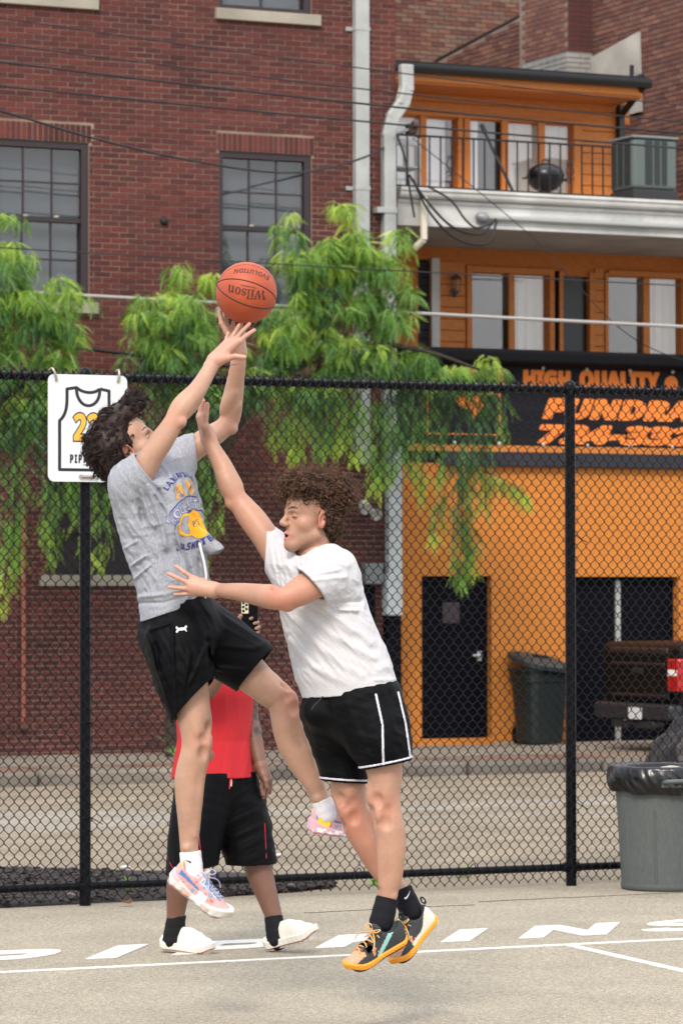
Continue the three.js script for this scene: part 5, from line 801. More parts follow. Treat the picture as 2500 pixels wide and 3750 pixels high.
// muscle and bone under the skin of a leg: what swells out and what dips in
function legShape(hip, knee, ankle, front, k = 1) {
  const th = nor3(sub3(knee, hip)), sh = nor3(sub3(ankle, knee)), F = nor3(sub3(front, mul3(sh, dot3(front, sh)))), S = cross3(sh, F), Ls = len3(sub3(ankle, knee)), at = (d, f, s) => add3(knee, add3(mul3(sh, d * Ls), add3(mul3(F, f * k), mul3(S, s * k)))), up = (d, f, s) => add3(knee, add3(mul3(th, -d), add3(mul3(F, f * k), mul3(S, s * k))));
  return { plus: [ell(up(0.07, 0.028, 0.036), [0.024, 0.055, 0.026], S, th), ell(up(0.09, 0.03, -0.034), [0.024, 0.06, 0.026], S, th), ell(at(0.0, 0.048, 0), [0.024, 0.03, 0.018], S, sh), cone(at(0.05, 0.046, 0), at(0.17, 0.036, 0), 0.012, 0.013), cone(at(0.17, 0.03, 0.004), at(0.85, 0.02, 0.008), 0.02, 0.016), ell(at(0.3, -0.03, 0.024), [0.027, 0.085, 0.027], S, sh), ell(at(0.27, -0.028, -0.024), [0.028, 0.08, 0.028], S, sh), cone(at(0.6, -0.022, 0), at(1.0, -0.027, 0), 0.017, 0.011), ball(at(0.98, 0, 0.027), 0.014), ball(at(1.0, 0, -0.027), 0.014)],
    minus: [ball(at(-0.02, 0.058, 0.042), 0.021), ball(at(-0.02, 0.058, -0.042), 0.021), ell(at(0.1, 0.052, 0.034), [0.018, 0.024, 0.018]), ell(at(0.1, 0.052, -0.034), [0.018, 0.024, 0.018]), ell(up(0.055, 0.066, 0), [0.022, 0.02, 0.018])] };
}
function armShape(sh, el, wr, out, k = 1) {
  const u = nor3(sub3(el, sh)), f = nor3(sub3(wr, el)), O = nor3(sub3(out, mul3(u, dot3(out, u)))), I = cross3(u, O), Lu = len3(sub3(el, sh)), Lf = len3(sub3(wr, el));
  const a = (d, o, i) => add3(sh, add3(mul3(u, d * Lu), add3(mul3(O, o * k), mul3(I, i * k)))), b = (d, o, i) => add3(el, add3(mul3(f, d * Lf), add3(mul3(O, o * k), mul3(I, i * k))));
  return { plus: [ell(a(0.55, -0.02, 0.006), [0.028, 0.075, 0.03], O, u), ell(a(0.6, 0.02, -0.004), [0.026, 0.085, 0.03], O, u), ball(a(1.0, 0.034, 0), 0.02), ell(b(0.18, 0.012, 0.02), [0.025, 0.07, 0.024], O, f), ell(b(0.24, -0.008, -0.018), [0.024, 0.07, 0.022], O, f), cone(b(0.5, 0.014, 0), b(0.98, 0.008, 0.006), 0.016, 0.017)], minus: [ball(b(0.02, -0.05, 0), 0.018)] };
}
const sculpt = (f, shapes) => (p) => { let d = f(p); if (d > 0.09 || d < -0.09) return d; for (const s of shapes) for (const q of s.plus) d = smin(d, q(p), 0.016); for (const s of shapes) for (const q of s.minus) d = smax(d, -q(p), 0.02); return d; };
const thin = (ch, k) => ch.map(([p, r]) => [p, r * k]);
const box3 = (chs, m) => span3(chs.flat().map((q) => q[0]), m);
// a person's skin: base tone with mottling and ruddy places
const skinTone = (base, ruddy = []) => (p) => { const n = 1 + 0.24 * fbm(p[0] * 14, p[1] * 14, p[2] * 14, 4) + 0.14 * fbm(p[0] * 90, p[1] * 90, p[2] * 90, 2); let c = [base[0] * n, base[1] * n, base[2] * n]; for (const [q, r, col, w] of ruddy) { const d = Math.hypot(p[0] - q[0], p[1] - q[1], p[2] - q[2]) / r; if (d < 1) { const k = w * (1 - d * d); c = c.map((v, i) => mix(v, col[i], k)); } } return c; };
const RED = [0.52, 0.2, 0.14];
// a head in its own frame: x to one side, y up, z out of the face
M2.blackCloth.bumpMap = meshKnit; M2.blackCloth.bumpScale = 0.0008;
function makeHead({ c, f, u, s = 1, base, hairline = 0.085, open = false, lidded = false, stubble = 0, ears = RED }) {
  const F = nor3(f), R = nor3(cross3(u, F)), U = cross3(F, R);
  const loc = (p) => { const v = sub3(p, c); return [dot3(v, R) / s, dot3(v, U) / s, dot3(v, F) / s]; }, out = (q) => add3(c, add3(add3(mul3(R, q[0] * s), mul3(U, q[1] * s)), mul3(F, q[2] * s)));
  const core = join(0.03, ell([0, 0.03, -0.014], [0.074, 0.09, 0.096]), ell([0, 0.04, 0.035], [0.06, 0.055, 0.056]), ell([0, -0.045, 0.028], [0.054, 0.078, 0.058]), cone([0.048, -0.07, 0.0], [0.012, -0.112, 0.066], 0.02, 0.017), cone([-0.048, -0.07, 0.0], [-0.012, -0.112, 0.066], 0.02, 0.017), ball([0, -0.111, 0.072], 0.018));
  const detail = join(0.012, cone([-0.036, 0.011, 0.08], [-0.01, 0.006, 0.09], 0.011, 0.01), cone([0.036, 0.011, 0.08], [0.01, 0.006, 0.09], 0.011, 0.01), cone([0, 0.006, 0.089], [0, -0.032, 0.111], 0.007, 0.0085), ball([0, -0.036, 0.111], 0.0095), ball([0.011, -0.04, 0.1], 0.0075), ball([-0.011, -0.04, 0.1], 0.0075), ell([0.043, -0.032, 0.04], [0.022, 0.024, 0.028]), ell([-0.043, -0.032, 0.04], [0.022, 0.024, 0.028]), ell([0, -0.074, 0.075], [0.026, 0.02, 0.018]));
  const lips = join(0.004, cone([-0.02, -0.0735, 0.084], [0, -0.0715, 0.0955], 0.0045, 0.006), cone([0.02, -0.0735, 0.084], [0, -0.0715, 0.0955], 0.0045, 0.006), cone([-0.017, open ? -0.088 : -0.0815, 0.083], [0, open ? -0.092 : -0.0835, 0.093], 0.005, 0.0072), cone([0.017, open ? -0.088 : -0.0815, 0.083], [0, open ? -0.092 : -0.0835, 0.093], 0.005, 0.0072));
  const lid = lidded ? 0.0142 : 0.0128, eyes = (p) => Math.min(ball([0.031, -0.005, 0.0715], lid)(p), ball([-0.031, -0.005, 0.0715], lid)(p));
  const ear = (sx) => { const e = ell([sx * 0.078, -0.012, -0.012], [0.009, 0.036, 0.022], [1, 0, -sx * 0.6], [0, 1, -0.2]), in_ = ell([sx * 0.086, -0.012, -0.008], [0.008, 0.02, 0.011], [1, 0, -sx * 0.5], [0, 1, -0.2]); return (p) => smin(smax(e(p), -in_(p), 0.004), ball([sx * 0.074, -0.037, -0.005], 0.009)(p), 0.006); };
  const earL = ear(1), earR = ear(-1);
  const local = (q) => {
    let d = smin(core(q), detail(q), 0.018);
    d = smax(d, -(Math.min(ell([0.032, -0.004, 0.095], [0.02, 0.012, 0.016])(q), ell([-0.032, -0.004, 0.095], [0.02, 0.012, 0.016])(q))), 0.012);
    d = smin(d, eyes(q), 0.003); d = smin(d, lips(q), 0.004);
    if (open) d = smax(d, -ell([0, -0.081, 0.094], [0.013, 0.0055, 0.014])(q), 0.002);
    return Math.min(smin(d, Math.min(earL(q), earR(q)), 0.007), 1);
  };
  const field = (p) => local(loc(p)) * s;
  const tone = skinTone(base);
  const color = (p) => {
    const q = loc(p); let k = tone(p); const b = (t, w) => { k = k.map((v, i) => mix(v, t[i], w)); };
    b(RED, 0.16 * (1 - smooth(0.0, 0.035, Math.hypot(Math.abs(q[0]) - 0.045, q[1] + 0.04, q[2] - 0.06)))); b(RED, 0.22 * (1 - smooth(0.0, 0.02, Math.hypot(q[0], q[1] + 0.038, q[2] - 0.113))));
    if (Math.abs(q[0]) > 0.072 && q[2] < 0.012 && q[1] > -0.055 && q[1] < 0.03) b(ears, 0.45);
    if (stubble) b([0.16, 0.09, 0.06], stubble * (smooth(-0.05, -0.062, q[1]) * smooth(0.0, 0.03, q[2]) * (0.5 + 0.5 * wn(q[0] * 9 + 3, q[1] * 9 + q[2] * 7))));
    if (lips(q) < 0.0022) b([0.5, 0.16, 0.13], 0.7);
    if (open && ell([0, -0.081, 0.092], [0.0125, 0.0055, 0.012])(q) < 0.0015) k = [0.05, 0.015, 0.015];
    const ex = Math.abs(q[0]) - 0.031, ey = q[1] + 0.005;
    if (q[2] > 0.074 && Math.abs(ex) < 0.014) { if (!lidded && Math.abs(ey) < 0.0036 * Math.sqrt(Math.max(0, 1 - (ex / 0.0135) ** 2))) { k = Math.abs(ex) < 0.006 ? [0.03, 0.02, 0.015] : [0.42, 0.37, 0.34]; } else if (lidded && ey < -0.0055 && ey > -0.0088) k = [0.05, 0.03, 0.025]; else if (!lidded && ey >= 0 && ey < 0.0066) k = [0.09, 0.05, 0.04]; }
    const bx2 = Math.abs(q[0]), by = q[1] - 0.0175 - 0.006 * Math.sin(clamp((bx2 - 0.012) / 0.04) * 2.6); if (bx2 > 0.011 && bx2 < 0.05 && Math.abs(by) < mix(0.0052, 0.0028, (bx2 - 0.011) / 0.04) && q[2] > 0.045) k = [0.055, 0.03, 0.02];
    return k;
  };
  return { field, color, loc, out, F, R, U, c, s };
}
function tubeRaw(pts, r0, r1, sides, col, col2) { // tapered strand with colour, pts as [x,y,z]
  const n = pts.length, pos = [], ix = [], C = [], N = []; let nrm = [0.3, 0.9, 0.2];
  for (let i = 0; i < n; i++) { const t = nor3(sub3(pts[Math.min(n - 1, i + 1)], pts[Math.max(0, i - 1)])); nrm = nor3(sub3(nrm, mul3(t, dot3(nrm, t)))); const b = cross3(t, nrm), r = mix(r0, r1, i / (n - 1)), k = i / (n - 1); for (let j = 0; j < sides; j++) { const a = (j / sides) * 6.2832, d = add3(mul3(nrm, Math.cos(a)), mul3(b, Math.sin(a))); pos.push(pts[i][0] + d[0] * r, pts[i][1] + d[1] * r, pts[i][2] + d[2] * r); N.push(...d); C.push(mix(col[0], col2[0], k), mix(col[1], col2[1], k), mix(col[2], col2[2], k)); } }
  for (let i = 0; i + 1 < n; i++) for (let j = 0; j < sides; j++) { const a = i * sides + j, b = i * sides + (j + 1) % sides; ix.push(a, b, a + sides, b, b + sides, a + sides); }
  return { pos, ix, C, N };
}
function strands(list) { const pos = [], ix = [], C = [], N = []; for (const s of list) { const o = pos.length / 3; for (const v of s.pos) pos.push(v); for (const v of s.C) C.push(v); for (const v of s.N) N.push(v); for (const v of s.ix) ix.push(v + o); } const g = new THREE.BufferGeometry(); g.setAttribute('position', new THREE.Float32BufferAttribute(pos, 3)); g.setAttribute('normal', new THREE.Float32BufferAttribute(N, 3)); g.setAttribute('color', new THREE.Float32BufferAttribute(C, 3)); g.setIndex(ix); return g; }
// ---- shoes in their own frame: x heel to toe, y up, z to the side, 0.285 m long
const SL = 0.285;
const soleHalf = (t) => { let w; if (t < 0.14) w = 0.034 * Math.sqrt(Math.max(0, 1 - (1 - t / 0.14) ** 2)); else if (t < 0.42) w = mix(0.034, 0.033, (t - 0.14) / 0.28); else if (t < 0.7) w = mix(0.033, 0.0465, smooth(0.42, 0.7, t)); else w = 0.0465 * Math.pow(Math.max(0, 1 - ((t - 0.7) / 0.3) ** 2.2), 0.5); return w; };
const soleBase = (t) => 0.024 * smooth(0.72, 1, t) ** 1.4 + 0.008 * smooth(0.1, 0, t);
const shoeTop = (t) => { const K = [[0, 0.085], [0.08, 0.1], [0.2, 0.096], [0.34, 0.104], [0.45, 0.094], [0.6, 0.078], [0.75, 0.066], [0.88, 0.056], [0.96, 0.048], [1, 0.04]]; for (let i = 0; i + 1 < K.length; i++) if (t <= K[i + 1][0]) return mix(K[i][1], K[i + 1][1], smooth(0, 1, (t - K[i][0]) / (K[i + 1][0] - K[i][0]))); return 0.04; };
function shoe(parent, heel, toe, up, style, label) {
  const X = nor3(sub3(toe, heel)), Z = nor3(cross3(X, up)), Y = cross3(Z, X), s = len3(sub3(toe, heel)) / SL;
  const g = new THREE.Group(); g.name = style.name ?? 'shoe'; parent.add(g); if (label) g.userData.label = label;
  g.matrix.makeBasis(v3(X).multiplyScalar(s), v3(Y).multiplyScalar(s), v3(Z).multiplyScalar(s)).setPosition(v3(heel)); g.matrix.decompose(g.position, g.quaternion, g.scale);
  const lo = [-0.02, -0.01, -0.07], hi = [SL + 0.02, 0.15, 0.07];
  const soleF = (p) => { const t = clamp(p[0] / SL), w = soleHalf(t) + style.flare * 1, b = soleBase(t), th = style.thick(t), r = 0.006, dz = Math.abs(p[2]) - w + r, dy = Math.abs(p[1] - b - th / 2) - th / 2 + r, ex = Math.max(-p[0], p[0] - SL, 0); return Math.hypot(Math.max(dz, 0), Math.max(dy, 0)) + Math.min(Math.max(dz, dy), 0) - r + ex + (style.tread ? style.tread(p, t) : 0); };
  obj('sole', netMesh(soleF, lo, hi, 0.0035, style.soleColor), M2.sole, g);
  const upperF0 = (p) => { const t = clamp(p[0] / SL), w = Math.max(0.004, soleHalf(t) * 0.97 - 0.001), y0 = soleBase(t) + 0.012, h = Math.max(0.01, style.top(t) - y0), a = Math.abs(p[2]) / w, b = (p[1] - y0) / h; const e = (Math.pow(Math.pow(a, 2.2) + Math.pow(Math.abs(b), b > 0 ? 2.0 : 1.2), 1 / 2.2) - 1) * Math.min(w, h) * 0.9, ex = Math.max(-p[0] + 0.004, p[0] - SL + 0.002, 0); return e + ex; };
  const open = ell([0.062, 0.112, 0], [0.047, 0.05, 0.027]), tongue = style.tongue ? join(0.01, cone([0.13, 0.078, 0], [0.112, 0.12, 0], 0.016, 0.012), cone([0.112, 0.118, -0.016], [0.112, 0.118, 0.016], 0.009, 0.009)) : null;
  const upperF = (p) => { let d = smax(upperF0(p), -open(p), 0.006); if (style.ribs) d += style.ribs(p); if (tongue) d = smin(d, smax(tongue(p), -cone([0.07, 0.06, 0], [0.075, 0.16, 0], 0.036, 0.034)(p), 0.004), 0.004); return d; };
  obj('upper', netMesh(upperF, lo, hi, 0.0032, style.upperColor), M2.plain, g);
  const surf = (x, z, k = 0.004) => { const t = x / SL, w = soleHalf(t) * 0.97, y0 = soleBase(t) + 0.012, h = style.top(t) - y0; return [x, y0 + h * Math.pow(Math.max(0, 1 - Math.pow(Math.abs(z) / w, 2.2)), 0.5) + k, z]; };
  if (style.lace) {
    const L = []; for (let i = 0; i < 6; i++) { const xa = 0.122 + i * 0.0165, xb = xa + 0.012, d = i % 2 ? 1 : -1; L.push(tubeRaw([-1, -0.5, 0, 0.5, 1].map((q) => surf(mix(xa, xb, (q * d + 1) / 2), q * 0.021)), 0.0026, 0.0026, 6, style.lace(i * 3), style.lace(i * 3 + 1))); L.push(tubeRaw([-1, -0.5, 0, 0.5, 1].map((q) => surf(mix(xb, xa, (q * d + 1) / 2), q * 0.021, 0.006)), 0.0026, 0.0026, 6, style.lace(i * 3 + 2), style.lace(i * 3 + 4))); }
    const k0 = surf(0.122, 0, 0.01); for (const [sx, l] of [[1, 0.06], [-1, 0.06], [1.5, 0.09], [-1.5, 0.08]]) { const loop = Math.abs(sx) < 1.2, P = []; for (let i = 0; i <= 12; i++) { const q = i / 12; P.push(loop ? [k0[0] + 0.014 * Math.sin(q * 6.28) + 0.01 * q, k0[1] + 0.006 + 0.012 * Math.sin(q * 3.14), sx * l * 0.7 * Math.sin(q * 3.14)] : [k0[0] + 0.05 * q + 0.01, k0[1] + 0.01 * Math.sin(q * 3) - 0.035 * q, sx * l * 0.5 * Math.sin(q * 1.7)]); } L.push(tubeRaw(P, 0.0028, 0.0026, 6, style.lace(7), style.lace(8))); }
    obj('laces', strands(L), M2.plain, g);
  }
  style.extra?.(g, surf); return g;
}
const sockOf = (parent, a, b, ra, rb, col, label) => { const f0 = cone(a, b, ra, rb), n = nor3(sub3(a, b)), ax = Math.abs(n[1]) > 0.5 ? [1, 0, 0] : [0, 1, 0], u = nor3(cross3(n, ax)), w = cross3(n, u); const f = (p) => { const v = sub3(p, a), ang = Math.atan2(dot3(v, u), dot3(v, w)), y = dot3(v, n); return f0(p) + 0.0007 * Math.sin(ang * 46) + 0.0006 * Math.sin(y * 160 + 2 * Math.sin(ang)); }; const q = cut(f, a, n), [lo, hi] = span3([a, b], Math.max(ra, rb) + 0.02); const m = obj('sock', netMesh(q, lo, hi, 0.0035, () => col), M2.plain, parent); if (label) m.userData.label = label; return m; };
function person(label, base) { const t = thing('person', label, 'person', base, TURN); return t; }
// lay a printed picture on the part of a garment that faces a direction
function printOn(geo, O, a, u, w, h, draw, parent, name, minFace = 0.15) {
  const fwd = nor3(cross3(a, u)), g = geo.index ? geo.toNonIndexed() : geo, P = g.attributes.position, N = g.attributes.normal, pos = [], nor = [], uv = [];
  for (let i = 0; i < P.count; i += 3) { const t = []; let ok = true; for (let k = 0; k < 3; k++) { const p = [P.getX(i + k), P.getY(i + k), P.getZ(i + k)], n = [N.getX(i + k), N.getY(i + k), N.getZ(i + k)], v = sub3(p, O), x = dot3(v, a) / w + 0.5, y = dot3(v, u) / h + 0.5; if (x < 0 || x > 1 || y < 0 || y > 1 || dot3(n, fwd) < minFace) { ok = false; break; } t.push([add3(p, mul3(n, 0.0016)), n, x, y]); } if (ok) for (const [p, n, x, y] of t) { pos.push(...p); nor.push(...n); uv.push(x, y); } }
  const q = new THREE.BufferGeometry(); q.setAttribute('position', new THREE.Float32BufferAttribute(pos, 3)); q.setAttribute('normal', new THREE.Float32BufferAttribute(nor, 3)); q.setAttribute('uv', new THREE.Float32BufferAttribute(uv, 2));
  const c = document.createElement('canvas'); c.width = Math.round(1400 * w); c.height = Math.round(1400 * h); c.width = Math.max(64, c.width); c.height = Math.max(64, c.height); draw(c.getContext('2d'), c.width, c.height); const tex = new THREE.CanvasTexture(c); tex.colorSpace = THREE.SRGBColorSpace;
  return obj(name, q, std({ map: tex, alphaTest: 0.5, roughness: 0.7 }), parent);
}
const tick = (q, x, y, s, col) => { q.fillStyle = col; q.beginPath(); q.moveTo(x, y); q.quadraticCurveTo(x + s * 0.25, y + s * 0.35, x + s, y - s * 0.35); q.quadraticCurveTo(x + s * 0.2, y + s * 0.62, x - s * 0.05, y + s * 0.3); q.quadraticCurveTo(x - s * 0.08, y + s * 0.15, x, y); q.fill(); };

{ // ---- the shooter: grey T-shirt, black shorts, leaning back in mid air
  const me = person('jumping basketball shooter in grey T-shirt and black shorts reaching up to the ball', [5.372,0,-12.777]);
  const base = [0.41, 0.238, 0.165];
  const shR = [-0.241,2.104,0.170], elR = [-0.102,2.320,0.200], wrR = [0.038,2.541,0.100], shL = [-0.106,2.180,-0.170], elL = [0.085,2.318,-0.200], wrL = [0.132,2.583,-0.100];
  const headC = [-0.294,2.213,0.010];
  const head = makeHead({ c: headC, f: [0.82, 0.58, -0.04], u: [-0.6, 0.8, 0.02], s: 1.1, base, ears: [0.55, 0.16, 0.13] });
  const armR = [[shR, 0.058], [[-0.193,2.179,0.185], 0.05], [[-0.146,2.248,0.195], 0.045], [elR, 0.04], [[-0.069,2.370,0.190], 0.044], [[-0.018,2.434,0.160], 0.037], [wrR, 0.027]];
  const armL = [[shL, 0.056], [[-0.024,2.235,-0.180], 0.05], [elL, 0.041], [[0.098,2.390,-0.190], 0.044], [[0.115,2.474,-0.150], 0.038], [wrL, 0.027]];
  const legR = [[[-0.115,1.485,0.080], 0.09], [[-0.063,1.317,0.100], 0.083], [[-0.037,1.170,0.100], 0.07], [[-0.027,1.083,0.100], 0.063], [[-0.038,1.007,0.100], 0.059], [[-0.057,0.931,0.090], 0.061], [[-0.059,0.817,0.090], 0.05], [[-0.058,0.723,0.080], 0.041], [[-0.055,0.659,0.080], 0.036], [[-0.051,0.604,0.080], 0.036]];
  const legL = [[[0.000,1.506,-0.080], 0.09], [[0.099,1.411,-0.070], 0.085], [[0.184,1.326,-0.060], 0.076], [[0.256,1.262,-0.050], 0.066], [[0.298,1.225,-0.050], 0.062], [[0.320,1.089,-0.050], 0.054], [[0.360,0.998,-0.050], 0.049], [[0.423,0.903,-0.050], 0.04], [[0.450,0.845,-0.050], 0.035], [[0.469,0.801,-0.050], 0.036]];
  const a0 = [0.41, 0.19, -0.89], aHem = [0.3, 0.08, -0.95];
  const st = [{ c: [-0.103,1.543,0.000], u: aHem, a: 0.185, b: 0.138 }, { c: [-0.120,1.666,0.000], u: aHem, a: 0.178, b: 0.128 }, { c: [-0.142,1.788,0.000], u: a0, a: 0.18, b: 0.135 }, { c: [-0.169,1.923,0.005], u: a0, a: 0.195, b: 0.148 }, { c: [-0.196,2.042,0.005], u: a0, a: 0.205, b: 0.145 }, { c: [-0.220,2.113,0.000], u: a0, a: 0.185, b: 0.115 }, { c: [-0.243,2.157,0.000], u: a0, a: 0.11, b: 0.075 }];
  const slim = st.map((q) => ({ ...q, a: q.a * 0.86, b: q.b * 0.84 }));
  const neck = [[[-0.233,2.127,0.000], 0.062], [[-0.279,2.169,0.000], 0.056]];
  const knee = [ell([0.004,1.088,0.115], [0.034, 0.045, 0.036]), ell([0.334,1.232,-0.045], [0.034, 0.045, 0.036])];
  const elbowTip = [ball([-0.085,2.299,0.215], 0.03), ball([0.108,2.308,-0.205], 0.03)];
  const bodyF = sculpt(join(0.024, limb(0, thin(armR, 0.93)), limb(0, thin(armL, 0.93)), limb(0, thin(legR, 0.93)), limb(0, thin(legL, 0.93)), loftField(slim), limb(0, neck)), [legShape(legR[1][0], legR[3][0], legR[8][0], [0.9, 0.05, 0.42]), legShape(legL[1][0], legL[4][0], legL[8][0], [0.85, 0.4, 0.35]), armShape(shR, elR, wrR, [0.75, -0.35, 0.55]), armShape(shL, elL, wrL, [0.75, -0.5, 0.35])]);
  const ruddy = [[elR, 0.07, RED, 0.4], [elL, 0.07, RED, 0.35], [[-0.003,1.084,0.140], 0.08, RED, 0.3], [[0.341,1.226,-0.020], 0.09, RED, 0.4], [wrR, 0.06, RED, 0.12]];
  const [blo, bhi] = box3([armR, armL, legR, legL, neck], 0.13);
  const shaped = (p) => bodyF(p) - 0.003 * fbm(p[0] * 9, p[1] * 9, p[2] * 9, 2);
  const parts = [netMesh(shaped, blo, bhi, 0.0075, skinTone(base, ruddy))];
  parts.push(netMesh((p) => smin(head.field(p), limb(0.02, neck)(p), 0.02), add3(headC, [-0.16, -0.17, -0.15]), add3(headC, [0.17, 0.16, 0.16]), 0.0038, head.color));
  { // near hand, palm toward the camera
    const ch = [[[0.093,2.554,0.120], [0.124,2.560,0.140], [0.159,2.556,0.145]], [[0.138,2.620,0.100], [0.167,2.646,0.085], [0.195,2.666,0.070]], [[0.121,2.627,0.090], [0.149,2.662,0.070], [0.176,2.692,0.050]], [[0.100,2.621,0.080], [0.119,2.655,0.060], [0.136,2.689,0.035]], [[0.083,2.612,0.070], [0.088,2.638,0.055], [0.094,2.658,0.040]]];
    const f = handField(wrR, ch, 0.0092, 0.031), pts = [wrR, ...ch.flat()], tips = ch.map((c) => [c[c.length - 1], 0.02, [0.6, 0.26, 0.2], 0.6]); parts.push(netMesh((p) => smin(f(p), cone(lerp3(elR, wrR, 0.8), wrR, 0.029, 0.026)(p), 0.012), ...span3(pts, 0.04), 0.0034, skinTone([0.45, 0.25, 0.18], [...tips, [ch[0][0], 0.05, RED, 0.3]])));
  }
  { // far hand under the ball
    const ch = [[[0.099,2.642,-0.040], [0.066,2.701,-0.030], [0.059,2.743,-0.030]], [[0.109,2.654,-0.060], [0.085,2.698,-0.060], [0.080,2.735,-0.050]], [[0.119,2.661,-0.080], [0.108,2.688,-0.080], [0.110,2.708,-0.070]], [[0.132,2.662,-0.100], [0.135,2.684,-0.100], [0.141,2.703,-0.090]], [[0.144,2.647,-0.110], [0.148,2.669,-0.120], [0.152,2.689,-0.120]]];
    const f = handField(wrL, ch, 0.009, 0.032); parts.push(netMesh((p) => smin(f(p), cone(lerp3(elL, wrL, 0.8), wrL, 0.03, 0.027)(p), 0.012), ...span3([wrL, ...ch.flat()], 0.04), 0.0036, skinTone([0.44, 0.25, 0.18], ch.map((c) => [c[c.length - 1], 0.02, [0.6, 0.26, 0.2], 0.5]))));
  }
  obj('body', merge(parts), M2.skin, me);
  { // T-shirt
    const sleeveR = limb(0.03, [[[-0.270,2.068,0.130], 0.095], [[-0.234,2.111,0.175], 0.078], [[-0.189,2.167,0.190], 0.07]]), sleeveL = limb(0.03, [[[-0.132,2.139,-0.120], 0.085], [[-0.083,2.192,-0.165], 0.074], [[0.000,2.222,-0.185], 0.07]]);
    const flare = join(0.02, cone([-0.049,1.880,0.030], [0.030,1.825,0.035], 0.05, 0.032), cone([0.027,1.829,-0.050], [0.061,1.818,0.050], 0.026, 0.018));
    const line = (pts, w, a) => ({ pts, w, a });
    const w1 = wrinkles([0.45, -0.89, 0], [0.89, 0.45, 0], 0.006, 3.2, 15, 3), w2 = wrinkles([0.8, 0.3, 0.2], [0.2, -0.9, 0], 0.003, 6, 26, 9), w3 = wrinkles([0.94, 0.34, 0], [0, 1, 0], 0.0055, 4, 20, 5);
    const fl = folds([line([[-0.200,2.061,0.050], [-0.127,1.957,0.000], [-0.076,1.805,0.000], [-0.051,1.636,0.000]], 0.013, 0.02), line([[-0.180,2.057,0.050], [-0.115,1.940,0.000], [-0.064,1.788,0.000], [-0.034,1.653,0.000]], 0.01, -0.016), line([[-0.217,2.083,0.050], [-0.166,1.940,0.000], [-0.139,1.822,0.000]], 0.014, 0.018), line([[-0.254,2.057,0.050], [-0.228,1.932,0.000]], 0.016, -0.018), line([[-0.234,2.040,0.050], [-0.199,1.923,0.000], [-0.183,1.906,0.000]], 0.012, 0.015), line([[-0.256,1.611,0.020], [-0.152,1.612,0.000], [-0.068,1.636,0.000]], 0.008, -0.012), line([[-0.249,1.633,0.020], [-0.144,1.643,0.000], [-0.051,1.670,0.000]], 0.012, 0.01), line([[-0.303,1.822,0.020], [-0.254,1.847,0.000]], 0.008, 0.006), line([[-0.278,1.754,0.020], [-0.220,1.791,0.000]], 0.008, 0.007), line([[-0.266,1.704,0.020], [-0.203,1.754,0.000]], 0.008, 0.007), line([[-0.158,2.145,-0.300], [-0.084,2.042,0.000], [-0.056,1.974,0.000]], 0.012, 0.009), line([[-0.117,1.771,0.020], [-0.098,1.686,0.000]], 0.012, 0.008), line([[-0.020,1.774,-0.300], [-0.014,1.686,0.000]], 0.012, -0.008)]);
    const w4 = wrinkles([0.5, -0.8, 0.3], [0.8, 0.5, 0.2], 0.0028, 9, 34, 15), L0 = loftField(st), trunk = (p) => { const low = smooth(0, 0.16, dot3(sub3(p, [-0.103,1.582,0.000]), [-0.31, 0.95, 0])); return L0(p) - (w1(p) + w2(p) * 0.7 + w4(p) + fl(p)) * (0.25 + 0.75 * low) - w3(p) * (1 - low) * 0.25; };
    const hemPt = [-0.103,1.582,0.000], hemN = [0.31, -0.95, 0];
    const slR = openEnd((p) => sleeveR(p) - w4(p) * 0.8, [-0.217,2.124,0.180], [0.78, 0.56, 0.12], 0.05, 0.011), slL = openEnd((p) => sleeveL(p) - w4(p) * 0.8, [-0.043,2.196,-0.180], [0.96, 0.1, -0.1], 0.05, 0.011);
    const fan = openEnd(flare, [0.039,1.798,0.000], [0.35, -0.94, 0.1], 0.05, 0.011);
    const neckHole = cone([-0.243,2.150,0.000], [-0.304,2.194,0.000], 0.068, 0.075);
    const trunkOpen = openEnd(trunk, hemPt, hemN, 0.1, 0.012);
    const shirtF = (p) => { let d = smin(trunkOpen(p), slR(p), 0.028); d = smin(d, slL(p), 0.03); d = smin(d, fan(p), 0.022); return smax(d, -neckHole(p), 0.006); };
    const [lo, hi] = span3([...st.map((q) => q.c), [-0.000,2.222,-0.200], [0.061,1.812,0.050], [-0.189,2.166,0.200], hemPt], 0.2);
    const g = netMesh(shirtF, lo, hi, 0.0055);
    const shirt = obj('t_shirt', g, std({ color: 0xc2c7d0, roughness: 0.92, map: heather, bumpMap: clothBump, bumpScale: 0.0006, side: THREE.DoubleSide }), me); shirt.userData.label = 'heather grey T-shirt with navy and yellow print';
    printOn(g, [-0.030,1.982,0.100], nor3([0.41, 0.19, -0.89]), nor3([-0.38, 0.92, 0.02]), 0.32, 0.35, (q, W, H) => {
      q.clearRect(0, 0, W, H); q.textAlign = 'center'; q.lineJoin = 'round'; const navy = '#1f2a78', gold = '#f0a818';
      const arcText = (t, y, r, size, fill, stroke) => { q.font = 'bold ' + size + 'px sans-serif'; const n = t.length; for (let i = 0; i < n; i++) { const a = (i - (n - 1) / 2) * size * 0.66 / Math.abs(r); q.save(); q.translate(W / 2 + Math.abs(r) * Math.sin(a), y + (r > 0 ? 1 : -1) * Math.abs(r) * (1 - Math.cos(a))); q.rotate(r > 0 ? a : -a); if (stroke) { q.strokeStyle = stroke; q.lineWidth = 5; q.strokeText(t[i], 0, 0); } if (fill) { q.fillStyle = fill; q.fillText(t[i], 0, 0); } q.restore(); } };
      arcText('LAKEAVILLE', H * 0.14, W * 0.5, W * 0.1, navy); q.strokeStyle = gold; q.lineWidth = 7; q.font = 'bold ' + W * 0.22 + 'px sans-serif'; q.strokeText('A  U', W / 2, H * 0.34);
